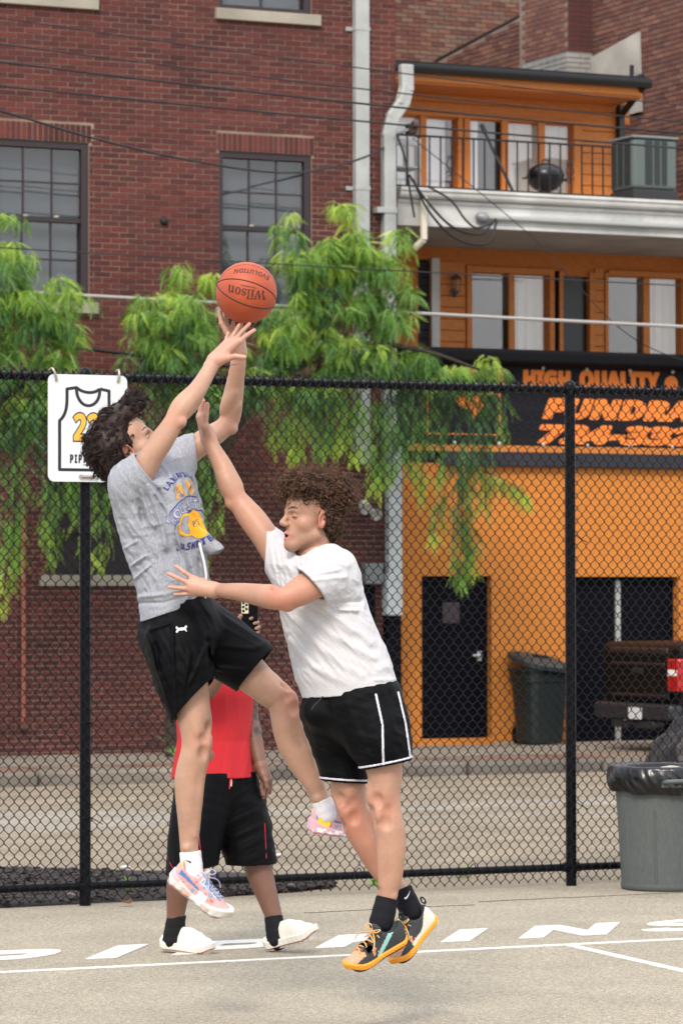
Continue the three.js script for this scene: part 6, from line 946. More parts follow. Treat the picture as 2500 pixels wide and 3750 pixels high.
      arcText('HOUSETON', H * 0.5, W * 0.62, W * 0.15, '#aeb4c4', navy);
      q.strokeStyle = navy; q.lineWidth = 5; q.beginPath(); q.arc(W / 2, H * 0.36 + W * 0.62, W * 0.62, -Math.PI * 0.72, -Math.PI * 0.28); q.stroke(); q.beginPath(); q.arc(W / 2, H * 0.52 + W * 0.62, W * 0.62, -Math.PI * 0.72, -Math.PI * 0.28); q.stroke();
      q.fillStyle = gold; q.beginPath(); q.ellipse(W * 0.54, H * 0.68, W * 0.17, H * 0.16, 0, 0, 7); q.fill(); q.strokeStyle = gold; q.lineWidth = 12; q.beginPath(); q.ellipse(W * 0.36, H * 0.65, W * 0.14, H * 0.11, 0.2, 0, 7); q.stroke();
      q.strokeStyle = '#d9c9a0'; q.lineWidth = 4; q.beginPath(); q.moveTo(W * 0.4, H * 0.62); q.quadraticCurveTo(W * 0.55, H * 0.66, W * 0.62, H * 0.82); q.stroke(); q.fillStyle = '#25325a'; q.font = 'bold ' + W * 0.1 + 'px serif'; q.fillText('P/T', W * 0.54, H * 0.7);
      arcText('BASKETBALL', H * 0.92, -W * 1.1, W * 0.11, navy);
    }, shirt, 'shirt_print', 0.05);
  }
  { // shorts
    const near = limb(0.04, [[[-0.104,1.518,0.030], 0.15], [[-0.091,1.401,0.090], 0.128], [[-0.047,1.250,0.100], 0.108], [[-0.017,1.158,0.100], 0.105]]), far = limb(0.04, [[[-0.052,1.509,-0.040], 0.135], [[0.048,1.452,-0.070], 0.125], [[0.167,1.372,-0.070], 0.115], [[0.266,1.292,-0.060], 0.112]]);
    const waist = loftField([{ c: [-0.095,1.594,0.000], u: aHem, a: 0.165, b: 0.122 }, { c: [-0.078,1.484,0.000], u: aHem, a: 0.18, b: 0.15 }]);
    const w1 = wrinkles([0.5, -0.85, 0.1], [0.85, 0.5, 0], 0.008, 3, 17, 21), w2 = wrinkles([0.9, -0.4, 0], [0.4, 0.9, 0], 0.004, 4, 18, 4);
    const L = (pts, w, a) => ({ pts, w, a });
    const fl = folds([L([[-0.217,1.493,0.050], [-0.161,1.315,0.000], [-0.119,1.180,0.000]], 0.011, 0.012), L([[-0.116,1.518,0.050], [-0.110,1.349,0.000], [-0.098,1.213,0.000]], 0.01, 0.011), L([[-0.049,1.417,0.050], [-0.068,1.298,0.000], [-0.085,1.205,0.000]], 0.01, 0.012), L([[0.014,1.450,0.020], [-0.026,1.348,0.000], [-0.051,1.298,0.000]], 0.01, 0.012), L([[0.016,1.466,-0.020], [0.027,1.382,0.000], [0.037,1.321,0.000]], 0.01, -0.018), L([[-0.200,1.510,0.050], [-0.127,1.534,0.000]], 0.012, 0.012), L([[-0.183,1.451,0.050], [-0.166,1.349,0.000]], 0.012, -0.01), L([[0.075,1.445,-0.300], [0.186,1.433,0.000], [0.237,1.449,0.000]], 0.015, 0.01), L([[0.049,1.359,-0.300], [0.152,1.348,0.000]], 0.015, 0.01)]);
    const fadeN = fadeFrom([-0.037,1.240,0.100], [0.72, -0.68, 0.1], 0.01, 0.09), fadeF = fadeFrom([0.193,1.350,-0.060], [0.76, -0.64, 0.05], 0.01, 0.09);
    const nearO = openEnd((p) => near(p) - (w1(p) + fl(p)) * (0.3 + 0.7 * fadeN(p)), [-0.037,1.240,0.100], [0.72, -0.68, 0.1], 0.1, 0.012), farO = openEnd((p) => far(p) - (w2(p) + fl(p)) * (0.3 + 0.7 * fadeF(p)), [0.193,1.350,-0.060], [0.76, -0.64, 0.05], 0.1, 0.012);
    const f = (p) => smin(smin(nearO(p), waist(p), 0.04), farO(p), 0.025);
    const [lo, hi] = span3([[-0.241,1.620,0.220], [0.283,1.138,-0.200], [-0.109,1.137,0.200]], 0.06);
    const g = netMesh(f, lo, hi, 0.0065);
    const sh = obj('shorts', g, M2.blackCloth, me); sh.userData.label = 'loose black athletic shorts';
    printOn(g, [-0.081,1.511,0.200], [1, 0, 0], [0, 1, 0], 0.045, 0.045, (q, W, H) => { q.clearRect(0, 0, W, H); q.strokeStyle = '#e8e8ec'; q.lineWidth = W * 0.17; q.lineCap = 'butt'; q.save(); q.translate(W / 2, H / 2); q.rotate(-0.12); q.beginPath(); q.arc(0, -H * 0.46, W * 0.5, 0.45, 2.69); q.stroke(); q.beginPath(); q.arc(0, H * 0.46, W * 0.5, -2.69, -0.45); q.stroke(); q.restore(); }, sh, 'shorts_logo', 0.3);
    obj('drawstring', strands([tubeRaw([[-0.016,1.841,0.100], [-0.009,1.812,0.110], [0.002,1.770,0.105], [0.009,1.723,0.100], [0.010,1.666,0.090], [0.003,1.626,0.070]], 0.005, 0.006, 6, [0.8, 0.8, 0.8], [0.75, 0.75, 0.75])]), M2.plain, sh);
  }
  // socks and pastel shoes
  { const k = sockOf(me, [-0.053,0.653,0.080], [-0.045,0.562,0.080], 0.041, 0.044, [0.74, 0.74, 0.78], 'white sock'); printOn(k.geometry, [-0.065,0.619,0.120], nor3([-0.85, 0.5, 0]), nor3([-0.5, -0.85, 0]), 0.04, 0.028, (q, W, H) => { q.clearRect(0, 0, W, H); tick(q, W * 0.12, H * 0.45, W * 0.8, '#15151c'); }, k, 'sock_logo', -2); } sockOf(me, [0.452,0.842,-0.050], [0.475,0.784,-0.050], 0.039, 0.044, [0.66, 0.66, 0.7], 'white sock');
  const pink = [0.56, 0.34, 0.35], white = [0.62, 0.62, 0.58], peach = [0.75, 0.4, 0.17], blue = [0.07, 0.2, 0.42], ice = [0.5, 0.6, 0.68], coral = [0.8, 0.28, 0.24];
  const pastel = (yellow) => ({
    flare: 0.006, thick: (t) => 0.03 + 0.014 * smooth(0.22, 0.02, t) + 0.008 * Math.sin(t * 9 + 0.5), top: shoeTop, tongue: true, lace: (i) => [0.36, 0.38, 0.56],
    tread: (p, t) => 0.0012 * Math.sin(p[0] * 190) * smooth(0.03, 0.0, p[1] - soleBase(t)),
    soleColor: (p) => { const n = fbm(p[0] * 60, p[1] * 60, p[2] * 40, 2); if (yellow) return p[0] > 0.02 && p[1] < 0.02 && n > 0 ? [0.78, 0.76, 0.74] : [0.6 * (1 + 0.15 * n), 0.37, 0.45]; if (p[0] > 0.07 && p[0] < 0.115 && p[1] < 0.025) return (Math.floor(p[0] * 400) + Math.floor(p[1] * 400)) % 2 ? [0.8, 0.42, 0.1] : [0.4, 0.42, 0.6]; if (p[0] > 0.17 && p[0] < 0.21 && p[1] < 0.02) return Math.floor(p[0] * 400) % 2 ? [0.8, 0.42, 0.1] : [0.4, 0.42, 0.6]; return p[0] < 0.05 && p[1] > 0.03 ? [0.6, 0.45, 0.49] : white; },
    upperColor: (p) => {
      const n = fbm(p[0] * 45, p[1] * 45, p[2] * 45, 3), t = p[0] / SL, top = shoeTop(t); let c = [pink[0] * (1 + 0.35 * n), pink[1] * (1 - 0.3 * n), pink[2] * (1 - 0.2 * n)];
      if (t > 0.72) return [0.55, 0.37, 0.38]; if (p[1] > 0.083 && t < 0.36) return t < 0.3 ? peach : ice; if (Math.abs(p[2]) < 0.022 && t > 0.4) return ice;
      if (t > 0.46 && t < 0.62 && p[1] < 0.052) return ice; if (n > 0.16) c = [0.7, 0.2, 0.12]; else if (n < -0.2) c = [0.2, 0.32, 0.46];
      const sw = p[1] - (0.082 - 0.14 * (p[0] - 0.035)); if (t > 0.1 && t < 0.46 && Math.abs(sw + 0.018) < 0.011 * (1 - t * 1.5)) c = blue; else if (t > 0.1 && t < 0.5 && Math.abs(sw + 0.018) < 0.016 * (1 - t * 1.2)) c = coral; return c;
    },
    extra: (g, surf) => { obj('tongue_tab', [rbx(-0.012, 0.012, -0.02, 0.02, -0.0015, 0.0015, 0.001, 1).rotateY(Math.PI / 2).translate(0.127, 0.1, 0)], std({ color: 0xf2a55c, roughness: 0.7 }), g); if (yellow) obj('heel_disc', new THREE.CylinderGeometry(0.026, 0.026, 0.004, 32).rotateX(Math.PI / 2).translate(0.062, 0.044, 0.036), std({ color: 0xe8c814, roughness: 0.5 }), g); },
  });
  shoe(me, [-0.136,0.553,0.090], [0.089,0.386,0.130], [0.56, 0.74, 0.36], pastel(false), 'pink, peach and blue basketball shoe with white sole');
  const second = pastel(true); shoe(me, [0.399,0.723,-0.060], [0.678,0.687,-0.040], [0.12, 0.98, 0.06], second, 'pink basketball shoe with yellow disc at the heel');
  { // dark wavy hair
    const H = head, mass = join(0.03, ell([0, 0.045, -0.035], [0.09, 0.085, 0.094]), ell([0, -0.01, -0.068], [0.08, 0.082, 0.06]), ell([0, 0.105, 0.03], [0.08, 0.045, 0.07]), ell([0, 0.115, 0.09], [0.06, 0.03, 0.04]), ell([0.05, 0.03, -0.03], [0.036, 0.04, 0.045]), ell([-0.05, 0.03, -0.03], [0.036, 0.04, 0.045]), ell([0, -0.075, -0.075], [0.06, 0.04, 0.035]));
    const f = (p) => { const q = H.loc(p); const n = fbm(q[0] * 26, q[1] * 26, q[2] * 26, 3), face = smax(ell([0, -0.045, 0.075], [0.075, 0.105, 0.075])(q), -1, 0.01); return smax(smax(mass(q), -face, 0.012), -Math.min(ell([0.085, -0.015, -0.008], [0.03, 0.04, 0.026])(q), ell([-0.085, -0.015, -0.008], [0.03, 0.04, 0.026])(q)), 0.008) * H.s + 0.01 * n - 0.002; };
    const dark = [0.022, 0.014, 0.013], mid = [0.05, 0.03, 0.025];
    const core = netMesh(f, add3(H.c, [-0.22, -0.18, -0.16]), add3(H.c, [0.16, 0.22, 0.17]), 0.0045, (p) => { const n = fbm(p[0] * 70, p[1] * 70, p[2] * 70, 2); return dark.map((v, i) => mix(v, mid[i], clamp(0.3 + n))); });
    const L = []; const P = core.attributes.position, N = core.attributes.normal;
    for (let i = 0; i < 520; i++) { // tousled locks, each a sheaf of fine strands that lie over the head and flick up at the end
      const k = Math.floor(rnd() * P.count), p = [P.getX(k), P.getY(k), P.getZ(k)], n = [N.getX(k), N.getY(k), N.getZ(k)], q = H.loc(p), front = smooth(0.02, 0.08, q[2]) * smooth(0.05, 0.1, q[1]);
      let flow = add3(mul3(H.F, mix(-0.8, 0.9, front)), add3(mul3(H.U, mix(-0.2, 0.2, front)), [rr(-0.45, 0.45), rr(-0.45, 0.45), rr(-0.45, 0.45)])); flow = nor3(sub3(flow, mul3(n, dot3(flow, n) * 0.9)));
      const side = nor3(cross3(flow, n)), len = rr(0.03, 0.065), ph = rnd() * 6, w = rr(0.003, 0.009), lift = rr(0.003, 0.02), cu = rr(-1, 1), tone = rnd();
      for (let m = 0; m < 11; m++) { const o1 = rr(-0.007, 0.007), o2 = rr(-0.004, 0.003), l2 = len * rr(0.75, 1.1), fly = rnd() > 0.9 ? rr(0.004, 0.016) : 0, pts = []; for (let j = 0; j <= 8; j++) { const s = j / 8; pts.push(add3(add3(add3(p, mul3(n, -0.005 + o2 + lift * Math.sin(s * 2.6) + fly * s)), mul3(flow, l2 * s)), add3(mul3(side, o1 * (1 - 0.75 * s) + w * Math.sin(ph + s * 5.2) + cu * 0.02 * s * s), mul3(n, w * 0.6 * Math.cos(ph + s * 4.6))))); } const c = clamp(tone * 0.7 + rr(-0.2, 0.3)); L.push(tubeRaw(pts, 0.0012, 0.0005, 3, dark, dark.map((v, z) => mix(v, mid[z] * 1.4, c * c)))); }
    }
    const hair = obj('hair', merge([core, strands(L)]), M2.hair, me); hair.userData.label = 'thick dark wavy hair';
  }
}
{ // ---- the ball at his fingertips
  const c0 = [0.163,2.817,0.000], R = 0.1195;
  const ballG = thing('basketball', 'orange-brown basketball at the shooter\'s fingertips', 'basketball', [5.372,0,-12.777], TURN);
  const holder = new THREE.Vector3(...c0).applyAxisAngle(new THREE.Vector3(0, 1, 0), TURN); ballG.position.add(holder);
  const pebble = grain(512, 1, (u, v) => { const x = (u * 120) % 1 - 0.5, y = (v * 60) % 1 - 0.5, a = 90 + 150 * Math.max(0, 1 - 3 * Math.hypot(x, y)); return [a, a, a]; }, false);
  obj('shell', new THREE.SphereGeometry(R, 96, 64), std({ color: 0xbb512c, roughness: 0.6, bumpMap: pebble, bumpScale: 0.0008, map: grain(256, 1, (u, v) => { const a = 225 + 40 * tile((x, y) => fbm(x, y, 4, 3), u, v, 10); return [a, a, a]; }) }), ballG);
  const dirOf = (x, y) => [x, y, Math.sqrt(Math.max(0, 1 - x * x - y * y))];
  const black = std({ color: 0x1a1416, roughness: 0.6 });
  const seam = (a, b, c, r, wob = 0) => { const A = v3(a), n = v3(b).sub(A).cross(v3(c).sub(A)).normalize(), k = n.dot(A), rad = Math.sqrt(Math.max(0, 1 - k * k)), u = A.clone().addScaledVector(n, -k).normalize(), w = n.clone().cross(u), pts = []; for (let i = 0; i < 64; i++) { const t = (i / 64) * Math.PI * 2; pts.push(n.clone().multiplyScalar(k).addScaledVector(u, rad * Math.cos(t)).addScaledVector(w, rad * Math.sin(t)).multiplyScalar(R - r * 0.35)); } obj('seam', tube(pts, r, 128, 6, true), black, ballG); };
  seam(dirOf(-0.93, 0.3), dirOf(0, 0.31), dirOf(0.965, -0.25), 0.0028); seam(dirOf(-0.77, -0.03), dirOf(0, -0.47), dirOf(0.85, -0.49), 0.0028); seam(dirOf(-0.86, 0.42), dirOf(0.03, 0.87), dirOf(0.98, 0.12), 0.0015);
  const font = await new FontLoader().loadAsync('fonts/droid/droid_serif_bold.typeface.json'), font2 = await new FontLoader().loadAsync('fonts/droid/droid_sans_bold.typeface.json');
  const ink = std({ color: 0x4a2018, roughness: 0.7 });
  const wrap = (t, f, size, cx, cy, turn, bend, sx = 1) => { const g = new THREE.ShapeGeometry(f.generateShapes(t, size), 6); g.computeBoundingBox(); const b = g.boundingBox; g.translate(-(b.min.x + b.max.x) / 2, -(b.min.y + b.max.y) / 2, 0); const p = g.attributes.position, n = g.attributes.normal; for (let i = 0; i < p.count; i++) { const lx = p.getX(i) * sx, ly = p.getY(i) + bend * lx * lx, x = cx + lx * Math.cos(turn) - ly * Math.sin(turn), y = cy + lx * Math.sin(turn) + ly * Math.cos(turn); const d = nor3(dirOf(x, y)); p.setXYZ(i, ...mul3(d, R + 0.0009)); n.setXYZ(i, ...d); } obj('lettering', g, ink, ballG); };
  wrap('Wilson', font, 0.3, 0.03, -0.12, Math.PI - 0.16, -0.18, 0.86); wrap('EVOLUTION', font2, 0.15, 0.2, 0.62, Math.PI - 0.2, 0.3, 1.0); wrap('GAME BASKETBALL', font2, 0.042, 0.08, 0.12, Math.PI - 0.2, 0.1);
}

{ // ---- the defender: white T-shirt, black shorts with white piping
  const me = person('jumping defender with curly brown hair in white T-shirt and black shorts with white piping', [5.816,0,-12.294]);
  const base = [0.4, 0.22, 0.148];
  const headC = [-0.192,1.944,0.030];
  const head = makeHead({ c: headC, f: [-0.9, 0.06, 0.42], u: [0.05, 1, 0.02], s: 1.04, base, open: true, lidded: true, stubble: 0.35, ears: [0.55, 0.17, 0.13] });
  const shL = [-0.112,1.727,0.190], elL = [-0.291,1.629,0.300], wrL = [-0.557,1.660,0.030], shR = [-0.315,1.790,-0.150], elR = [-0.478,2.013,-0.220], wrR = [-0.588,2.241,-0.260];
  const armL = [[shL, 0.06], [[-0.156,1.693,0.240], 0.06], [[-0.229,1.652,0.280], 0.055], [elL, 0.047], [[-0.347,1.636,0.250], 0.049], [[-0.427,1.649,0.160], 0.04], [[-0.495,1.657,0.100], 0.032], [wrL, 0.028]];
  const armR = [[shR, 0.066], [[-0.382,1.884,-0.170], 0.056], [[-0.433,1.952,-0.200], 0.053], [elR, 0.046], [[-0.505,2.066,-0.225], 0.05], [[-0.542,2.156,-0.240], 0.038], [wrR, 0.027]];
  const legL = [[[0.032,1.174,0.090], 0.1], [[0.068,1.059,0.100], 0.085], [[0.086,0.968,0.100], 0.072], [[0.085,0.891,0.100], 0.064], [[0.092,0.816,0.100], 0.062], [[0.107,0.733,0.100], 0.061], [[0.111,0.651,0.100], 0.055], [[0.108,0.569,0.100], 0.046], [[0.096,0.504,0.100], 0.038], [[0.086,0.443,0.100], 0.037]];
  const legR = [[[-0.097,1.168,-0.090], 0.1], [[-0.071,1.034,-0.100], 0.083], [[-0.051,0.934,-0.100], 0.07], [[-0.041,0.833,-0.100], 0.064], [[-0.014,0.750,-0.100], 0.059], [[0.032,0.667,-0.100], 0.057], [[0.082,0.583,-0.100], 0.049], [[0.129,0.525,-0.100], 0.04], [[0.166,0.470,-0.100], 0.036], [[0.182,0.433,-0.100], 0.036]];
  const a0 = [0.66, -0.06, 0.74], aH = [0.72, -0.05, 0.69];
  const st = [{ c: [-0.037,1.244,0.000], u: aH, a: 0.2, b: 0.162 }, { c: [-0.083,1.386,0.000], u: aH, a: 0.195, b: 0.155 }, { c: [-0.133,1.536,0.000], u: a0, a: 0.192, b: 0.135 }, { c: [-0.168,1.668,0.000], u: a0, a: 0.182, b: 0.13 }, { c: [-0.181,1.743,0.010], u: a0, a: 0.162, b: 0.108 }, { c: [-0.176,1.788,0.010], u: a0, a: 0.11, b: 0.08 }];
  const slim = st.map((q) => ({ ...q, a: q.a * 0.84, b: q.b * 0.82 }));
  const neck = [[[-0.169,1.751,0.000], 0.066], [[-0.179,1.851,0.020], 0.058]];
  const knee = [ell([0.073,0.851,0.135], [0.034, 0.046, 0.034]), ell([-0.051,0.801,-0.080], [0.03, 0.046, 0.034])];
  const body2 = sculpt(join(0.024, limb(0, thin(armL, 0.93)), limb(0, thin(armR, 0.93)), limb(0, thin(legL, 0.93)), limb(0, thin(legR, 0.93)), loftField(slim), limb(0, neck)), [legShape(legL[1][0], legL[4][0], legL[8][0], [-0.55, 0.05, 0.83]), legShape(legR[1][0], legR[3][0], legR[8][0], [-0.75, 0.1, 0.6]), armShape(shL, elL, wrL, [-0.3, -0.85, 0.4]), armShape(shR, elR, wrR, [-0.8, -0.5, 0.3])]);
  const ruddy = [[elL, 0.09, [0.5, 0.15, 0.09], 0.55], [[-0.164,1.676,0.300], 0.12, [0.5, 0.18, 0.11], 0.3], [[0.073,0.835,0.150], 0.09, RED, 0.35], [[-0.051,0.786,-0.060], 0.11, [0.42, 0.12, 0.08], 0.5], [[0.015,0.651,-0.080], 0.16, [0.36, 0.12, 0.08], 0.4], [elR, 0.08, RED, 0.2], [[-0.419,1.921,-0.150], 0.1, RED, 0.15]];
  const [blo, bhi] = box3([armR, armL, legR, legL, neck], 0.13);
  const shaped = (p) => body2(p) - 0.003 * fbm(p[0] * 9, p[1] * 9, p[2] * 9, 2);
  const parts = [netMesh(shaped, blo, bhi, 0.0075, skinTone(base, ruddy))], nk = limb(0, neck);
  parts.push(netMesh((p) => smin(head.field(p), nk(p), 0.022), add3(headC, [-0.17, -0.19, -0.15]), add3(headC, [0.15, 0.17, 0.16]), 0.0036, head.color));
  { // near hand spread on the shooter's side, back of the hand to the camera
    const ch = [[[-0.607,1.692,-0.030], [-0.635,1.705,-0.060], [-0.653,1.709,-0.080]], [[-0.637,1.702,0.020], [-0.673,1.728,0.020], [-0.705,1.751,0.005]], [[-0.651,1.684,0.030], [-0.695,1.705,0.025], [-0.734,1.723,0.005]], [[-0.648,1.665,0.030], [-0.691,1.668,0.025], [-0.731,1.672,0.005]], [[-0.640,1.649,0.020], [-0.677,1.646,0.020], [-0.710,1.644,0.005]]];
    const f = handField(wrL, ch, 0.0096, 0.03), tips = ch.slice(1).map((c) => [c[2], 0.02, [0.6, 0.25, 0.2], 0.6]); parts.push(netMesh((p) => smin(f(p), cone(lerp3(elL, wrL, 0.85), wrL, 0.031, 0.027)(p), 0.014), ...span3([wrL, ...ch.flat()], 0.04), 0.0034, skinTone([0.47, 0.26, 0.185], [...tips, [ch[2][0], 0.05, RED, 0.2]])));
  }
  { // raised hand seen from the thumb side
    const ch = [[[-0.603,2.295,-0.200], [-0.599,2.339,-0.190], [-0.594,2.379,-0.190]], [[-0.624,2.332,-0.250], [-0.621,2.367,-0.250], [-0.610,2.395,-0.240]], [[-0.625,2.335,-0.270], [-0.624,2.374,-0.280], [-0.616,2.408,-0.270]], [[-0.623,2.334,-0.295], [-0.621,2.370,-0.310], [-0.615,2.402,-0.300]], [[-0.618,2.329,-0.315], [-0.616,2.358,-0.330], [-0.612,2.385,-0.330]]];
    const f = handField(wrR, ch, 0.0095, 0.032); parts.push(netMesh((p) => smin(f(p), cone(lerp3(elR, wrR, 0.85), wrR, 0.03, 0.027)(p), 0.014), ...span3([wrR, ...ch.flat()], 0.04), 0.0036, skinTone([0.46, 0.25, 0.18], ch.map((c) => [c[2], 0.025, [0.58, 0.25, 0.2], 0.5]))));
  }
  obj('body', merge(parts), M2.skin, me);
  { // white T-shirt
    const slN = limb(0, [[[-0.119,1.727,0.110], 0.085], [[-0.142,1.701,0.200], 0.082], [[-0.213,1.665,0.265], 0.08]]), slF = limb(0, [[[-0.270,1.752,-0.110], 0.095], [[-0.327,1.803,-0.160], 0.082], [[-0.411,1.863,-0.190], 0.08]]);
    const w1 = wrinkles([0.8, -0.6, 0.1], [0.6, 0.8, 0], 0.0052, 3, 13, 31), w2 = wrinkles([0.2, 1, 0.2], [1, -0.2, 0], 0.0025, 4, 20, 12);
    const L = (pts, w, a) => ({ pts, w, a });
    const fl = folds([L([[-0.232,1.586,0.020], [-0.116,1.494,0.000], [0.049,1.403,0.000]], 0.022, 0.008), L([[-0.249,1.553,0.020], [-0.150,1.436,0.000], [-0.001,1.336,0.000]], 0.022, 0.008), L([[-0.207,1.602,0.020], [-0.067,1.544,0.000], [0.033,1.461,0.000]], 0.022, 0.008), L([[-0.282,1.470,0.020], [-0.183,1.370,0.000], [-0.050,1.295,0.000]], 0.022, 0.008), L([[-0.083,1.585,0.020], [-0.017,1.582,0.000]], 0.01, 0.01), L([[-0.100,1.610,0.020], [-0.007,1.618,0.000]], 0.01, -0.008), L([[0.049,1.320,0.000], [0.124,1.320,0.000]], 0.01, 0.008)]);
    const sf = folds([L([[-0.215,1.735,0.050], [-0.099,1.765,0.000], [-0.050,1.751,0.000]], 0.013, 0.006), L([[-0.195,1.715,0.050], [-0.083,1.738,0.000]], 0.012, 0.006), L([[-0.174,1.698,0.050], [-0.058,1.708,0.000]], 0.012, 0.006)]), rf = folds([L([[-0.353,1.866,-0.400], [-0.335,1.752,0.000], [-0.315,1.677,0.000]], 0.011, 0.006), L([[-0.336,1.866,-0.400], [-0.312,1.752,0.000], [-0.296,1.669,0.000]], 0.01, 0.006), L([[-0.314,1.840,-0.400], [-0.290,1.752,0.000], [-0.279,1.652,0.000]], 0.01, 0.006), L([[-0.288,1.797,-0.400], [-0.269,1.718,0.000]], 0.01, 0.005)]);
    const w4 = wrinkles([0.7, -0.6, 0.2], [0.6, 0.7, 0.2], 0.003, 7, 30, 25), L0 = loftField(st), hemFade = fadeFrom([-0.037,1.263,0.000], [0.085, -0.99, 0], 0.01, 0.1), trunk = (p) => L0(p) - (w1(p) * 0.8 + w2(p) * 0.4 + w4(p) + fl(p) + rf(p) * 0.6) * (0.12 + 0.88 * hemFade(p));
    const trunkO = openEnd(trunk, [-0.037,1.263,0.000], [0.085, -0.99, 0], 0.1, 0.012), nO = openEnd((p) => slN(p) - sf(p) - w2(p) * 0.5 - w4(p) * 0.7, [-0.187,1.675,0.240], [-0.72, -0.64, 0.15], 0.05, 0.011), fO = openEnd((p) => slF(p) - rf(p) * 0.7, [-0.367,1.807,-0.170], [-1, 0.05, 0], 0.05, 0.011);
    const hole = cone([-0.179,1.804,0.035], [-0.188,1.875,0.060], 0.07, 0.08);
    const f = (p) => smax(smin(smin(trunkO(p), nO(p), 0.09), fO(p), 0.05), -hole(p), 0.006);
    const [lo, hi] = span3([...st.map((q) => q.c), [-0.229,1.652,0.270], [-0.386,1.871,-0.200]], 0.2);
    const t = obj('t_shirt', netMesh(f, lo, hi, 0.0056), std({ color: 0xefeef2, roughness: 0.9, map: knit, bumpMap: clothBump, bumpScale: 0.0004, side: THREE.DoubleSide }), me); t.userData.label = 'plain white T-shirt';
  }
  { // shorts with white stripes and hem bands
    const near = limb(0, [[[0.012,1.205,0.050], 0.15], [[0.061,1.108,0.090], 0.124], [[0.087,1.026,0.100], 0.1], [[0.102,0.944,0.100], 0.098]]), far = limb(0, [[[-0.092,1.194,-0.050], 0.138], [[-0.081,1.084,-0.100], 0.112], [[-0.067,0.984,-0.100], 0.092], [[-0.057,0.884,-0.100], 0.09]]), waist = loftField([{ c: [-0.030,1.287,0.000], u: aH, a: 0.175, b: 0.14 }, { c: [-0.037,1.187,0.000], u: aH, a: 0.19, b: 0.15 }]), bulge = ell([-0.179,1.198,0.080], [0.045, 0.05, 0.05]);
    const w1 = wrinkles([0.9, -0.3, 0.1], [0.3, 0.9, 0], 0.0045, 4, 14, 41), w2 = wrinkles([0.4, -0.9, 0], [0.9, 0.4, 0], 0.0035, 3, 16, 17);
    const pn = [0.094,0.998,0.100], nn = [0.2, -0.98, 0], pf = [-0.067,0.924,-0.100], nf = [-0.06, -1, 0];
    const nearO = openEnd((p) => near(p) - w1(p) - w2(p), pn, nn, 0.1, 0.012), farO = openEnd((p) => far(p) - w1(p) - w2(p), pf, nf, 0.1, 0.012);
    const f = (p) => smin(smin(smin(nearO(p), waist(p), 0.04), farO(p), 0.03), bulge(p), 0.05);
    const [lo, hi] = span3([[-0.230,1.310,0.250], [0.203,0.892,-0.250]], 0.05);
    const sh = obj('shorts', netMesh(f, lo, hi, 0.0065), M2.blackCloth, me); sh.userData.label = 'black basketball shorts with white piping';
    const trim = std({ color: 0xc9c9d4, roughness: 0.85, side: THREE.DoubleSide }), navy = std({ color: 0x20203a, roughness: 0.9, side: THREE.DoubleSide });
    // bands lie on the cloth: the same solid, a little proud, kept between two planes
    const band = (g, pt, n, w0, w1_, grow) => { n = nor3(n); const o = dot3(pt, n); return (p) => { const s = o - dot3(p, n); return Math.max(Math.abs(g(p) - grow * 0.5 + 0.001) - grow, Math.abs(s - (w0 + w1_) / 2) - (w1_ - w0) / 2); }; };
    const nearS = (p) => near(p) - w1(p) - w2(p), farS = (p) => far(p) - w1(p) - w2(p);
    const [nl, nh] = span3([[0.006,1.098,0.250], [0.200,0.916,-0.100]], 0.03), [fl2, fh] = span3([[-0.150,0.991,0.050], [0.017,0.875,-0.250]], 0.03);
    obj('hem_band', [netMesh(band(nearS, pn, nn, 0.008, 0.0165, 0.0028), nl, nh, 0.0032), netMesh(band(farS, pf, nf, 0.008, 0.0165, 0.0028), fl2, fh, 0.0032)], trim, sh);
    const stripe = (A, B, half, grow, zmin) => { const d = nor3(sub3(B, A)), n = nor3([d[1], -d[0], 0]), L = len3(sub3(B, A)); return (p) => { const v = sub3(p, A), s = dot3(v, d); return Math.max(Math.abs(f(p) - grow * 0.5) - grow, Math.abs(dot3(v, n)) - half, -s, s - L, zmin - p[2]); }; };
    const sA = [0.052,1.270,0.000], sM = [0.077,1.154,0.000], sB = [0.080,1.002,0.000], rA = [0.137,1.276,0.000], rM = [0.165,1.154,0.000], rB = [0.183,1.025,0.000];
    const two = (A, Mi, B, h, g, z) => { const u = stripe(A, Mi, h, g, z), v = stripe(Mi, B, h, g, z); return (p) => Math.min(u(p), v(p)); };
    obj('side_stripe', netMesh(two(sA, sM, sB, 0.0048, 0.0028, 0.06), ...span3([[0.024,1.287,0.020], [0.103,0.998,0.260]], 0.02), 0.0032), trim, sh);
    obj('side_stripe', netMesh(two(rA, rM, rB, 0.0042, 0.0028, 0.0), ...span3([[0.108,1.293,-0.080], [0.201,1.013,0.240]], 0.02), 0.0032), trim, sh);
    obj('drawstring', strands([tubeRaw([[-0.146,1.260,0.200], [-0.165,1.240,0.215], [-0.178,1.227,0.215], [-0.188,1.211,0.205]], 0.0028, 0.0024, 6, [0.02, 0.02, 0.03], [0.05, 0.05, 0.06])]), M2.plain, sh);
  }
  { const a = [-0.594,1.704,0.060], w = lerp3(elL, wrL, 0.985); const n = nor3(sub3(wrL, elL)), u = nor3(cross3(n, [0, 0, 1])), v = cross3(n, u), P = []; for (let i = 0; i <= 30; i++) { const t = (i / 30) * 6.2832; P.push(add3(add3(wrL, mul3(n, 0.012)), add3(mul3(u, 0.031 * Math.cos(t)), mul3(v, 0.031 * Math.sin(t))))); } obj('wristband', strands([tubeRaw(P.slice(3, 14), 0.0042, 0.0042, 8, [0.8, 0.8, 0.82], [0.8, 0.8, 0.82])]), M2.plain, me); }
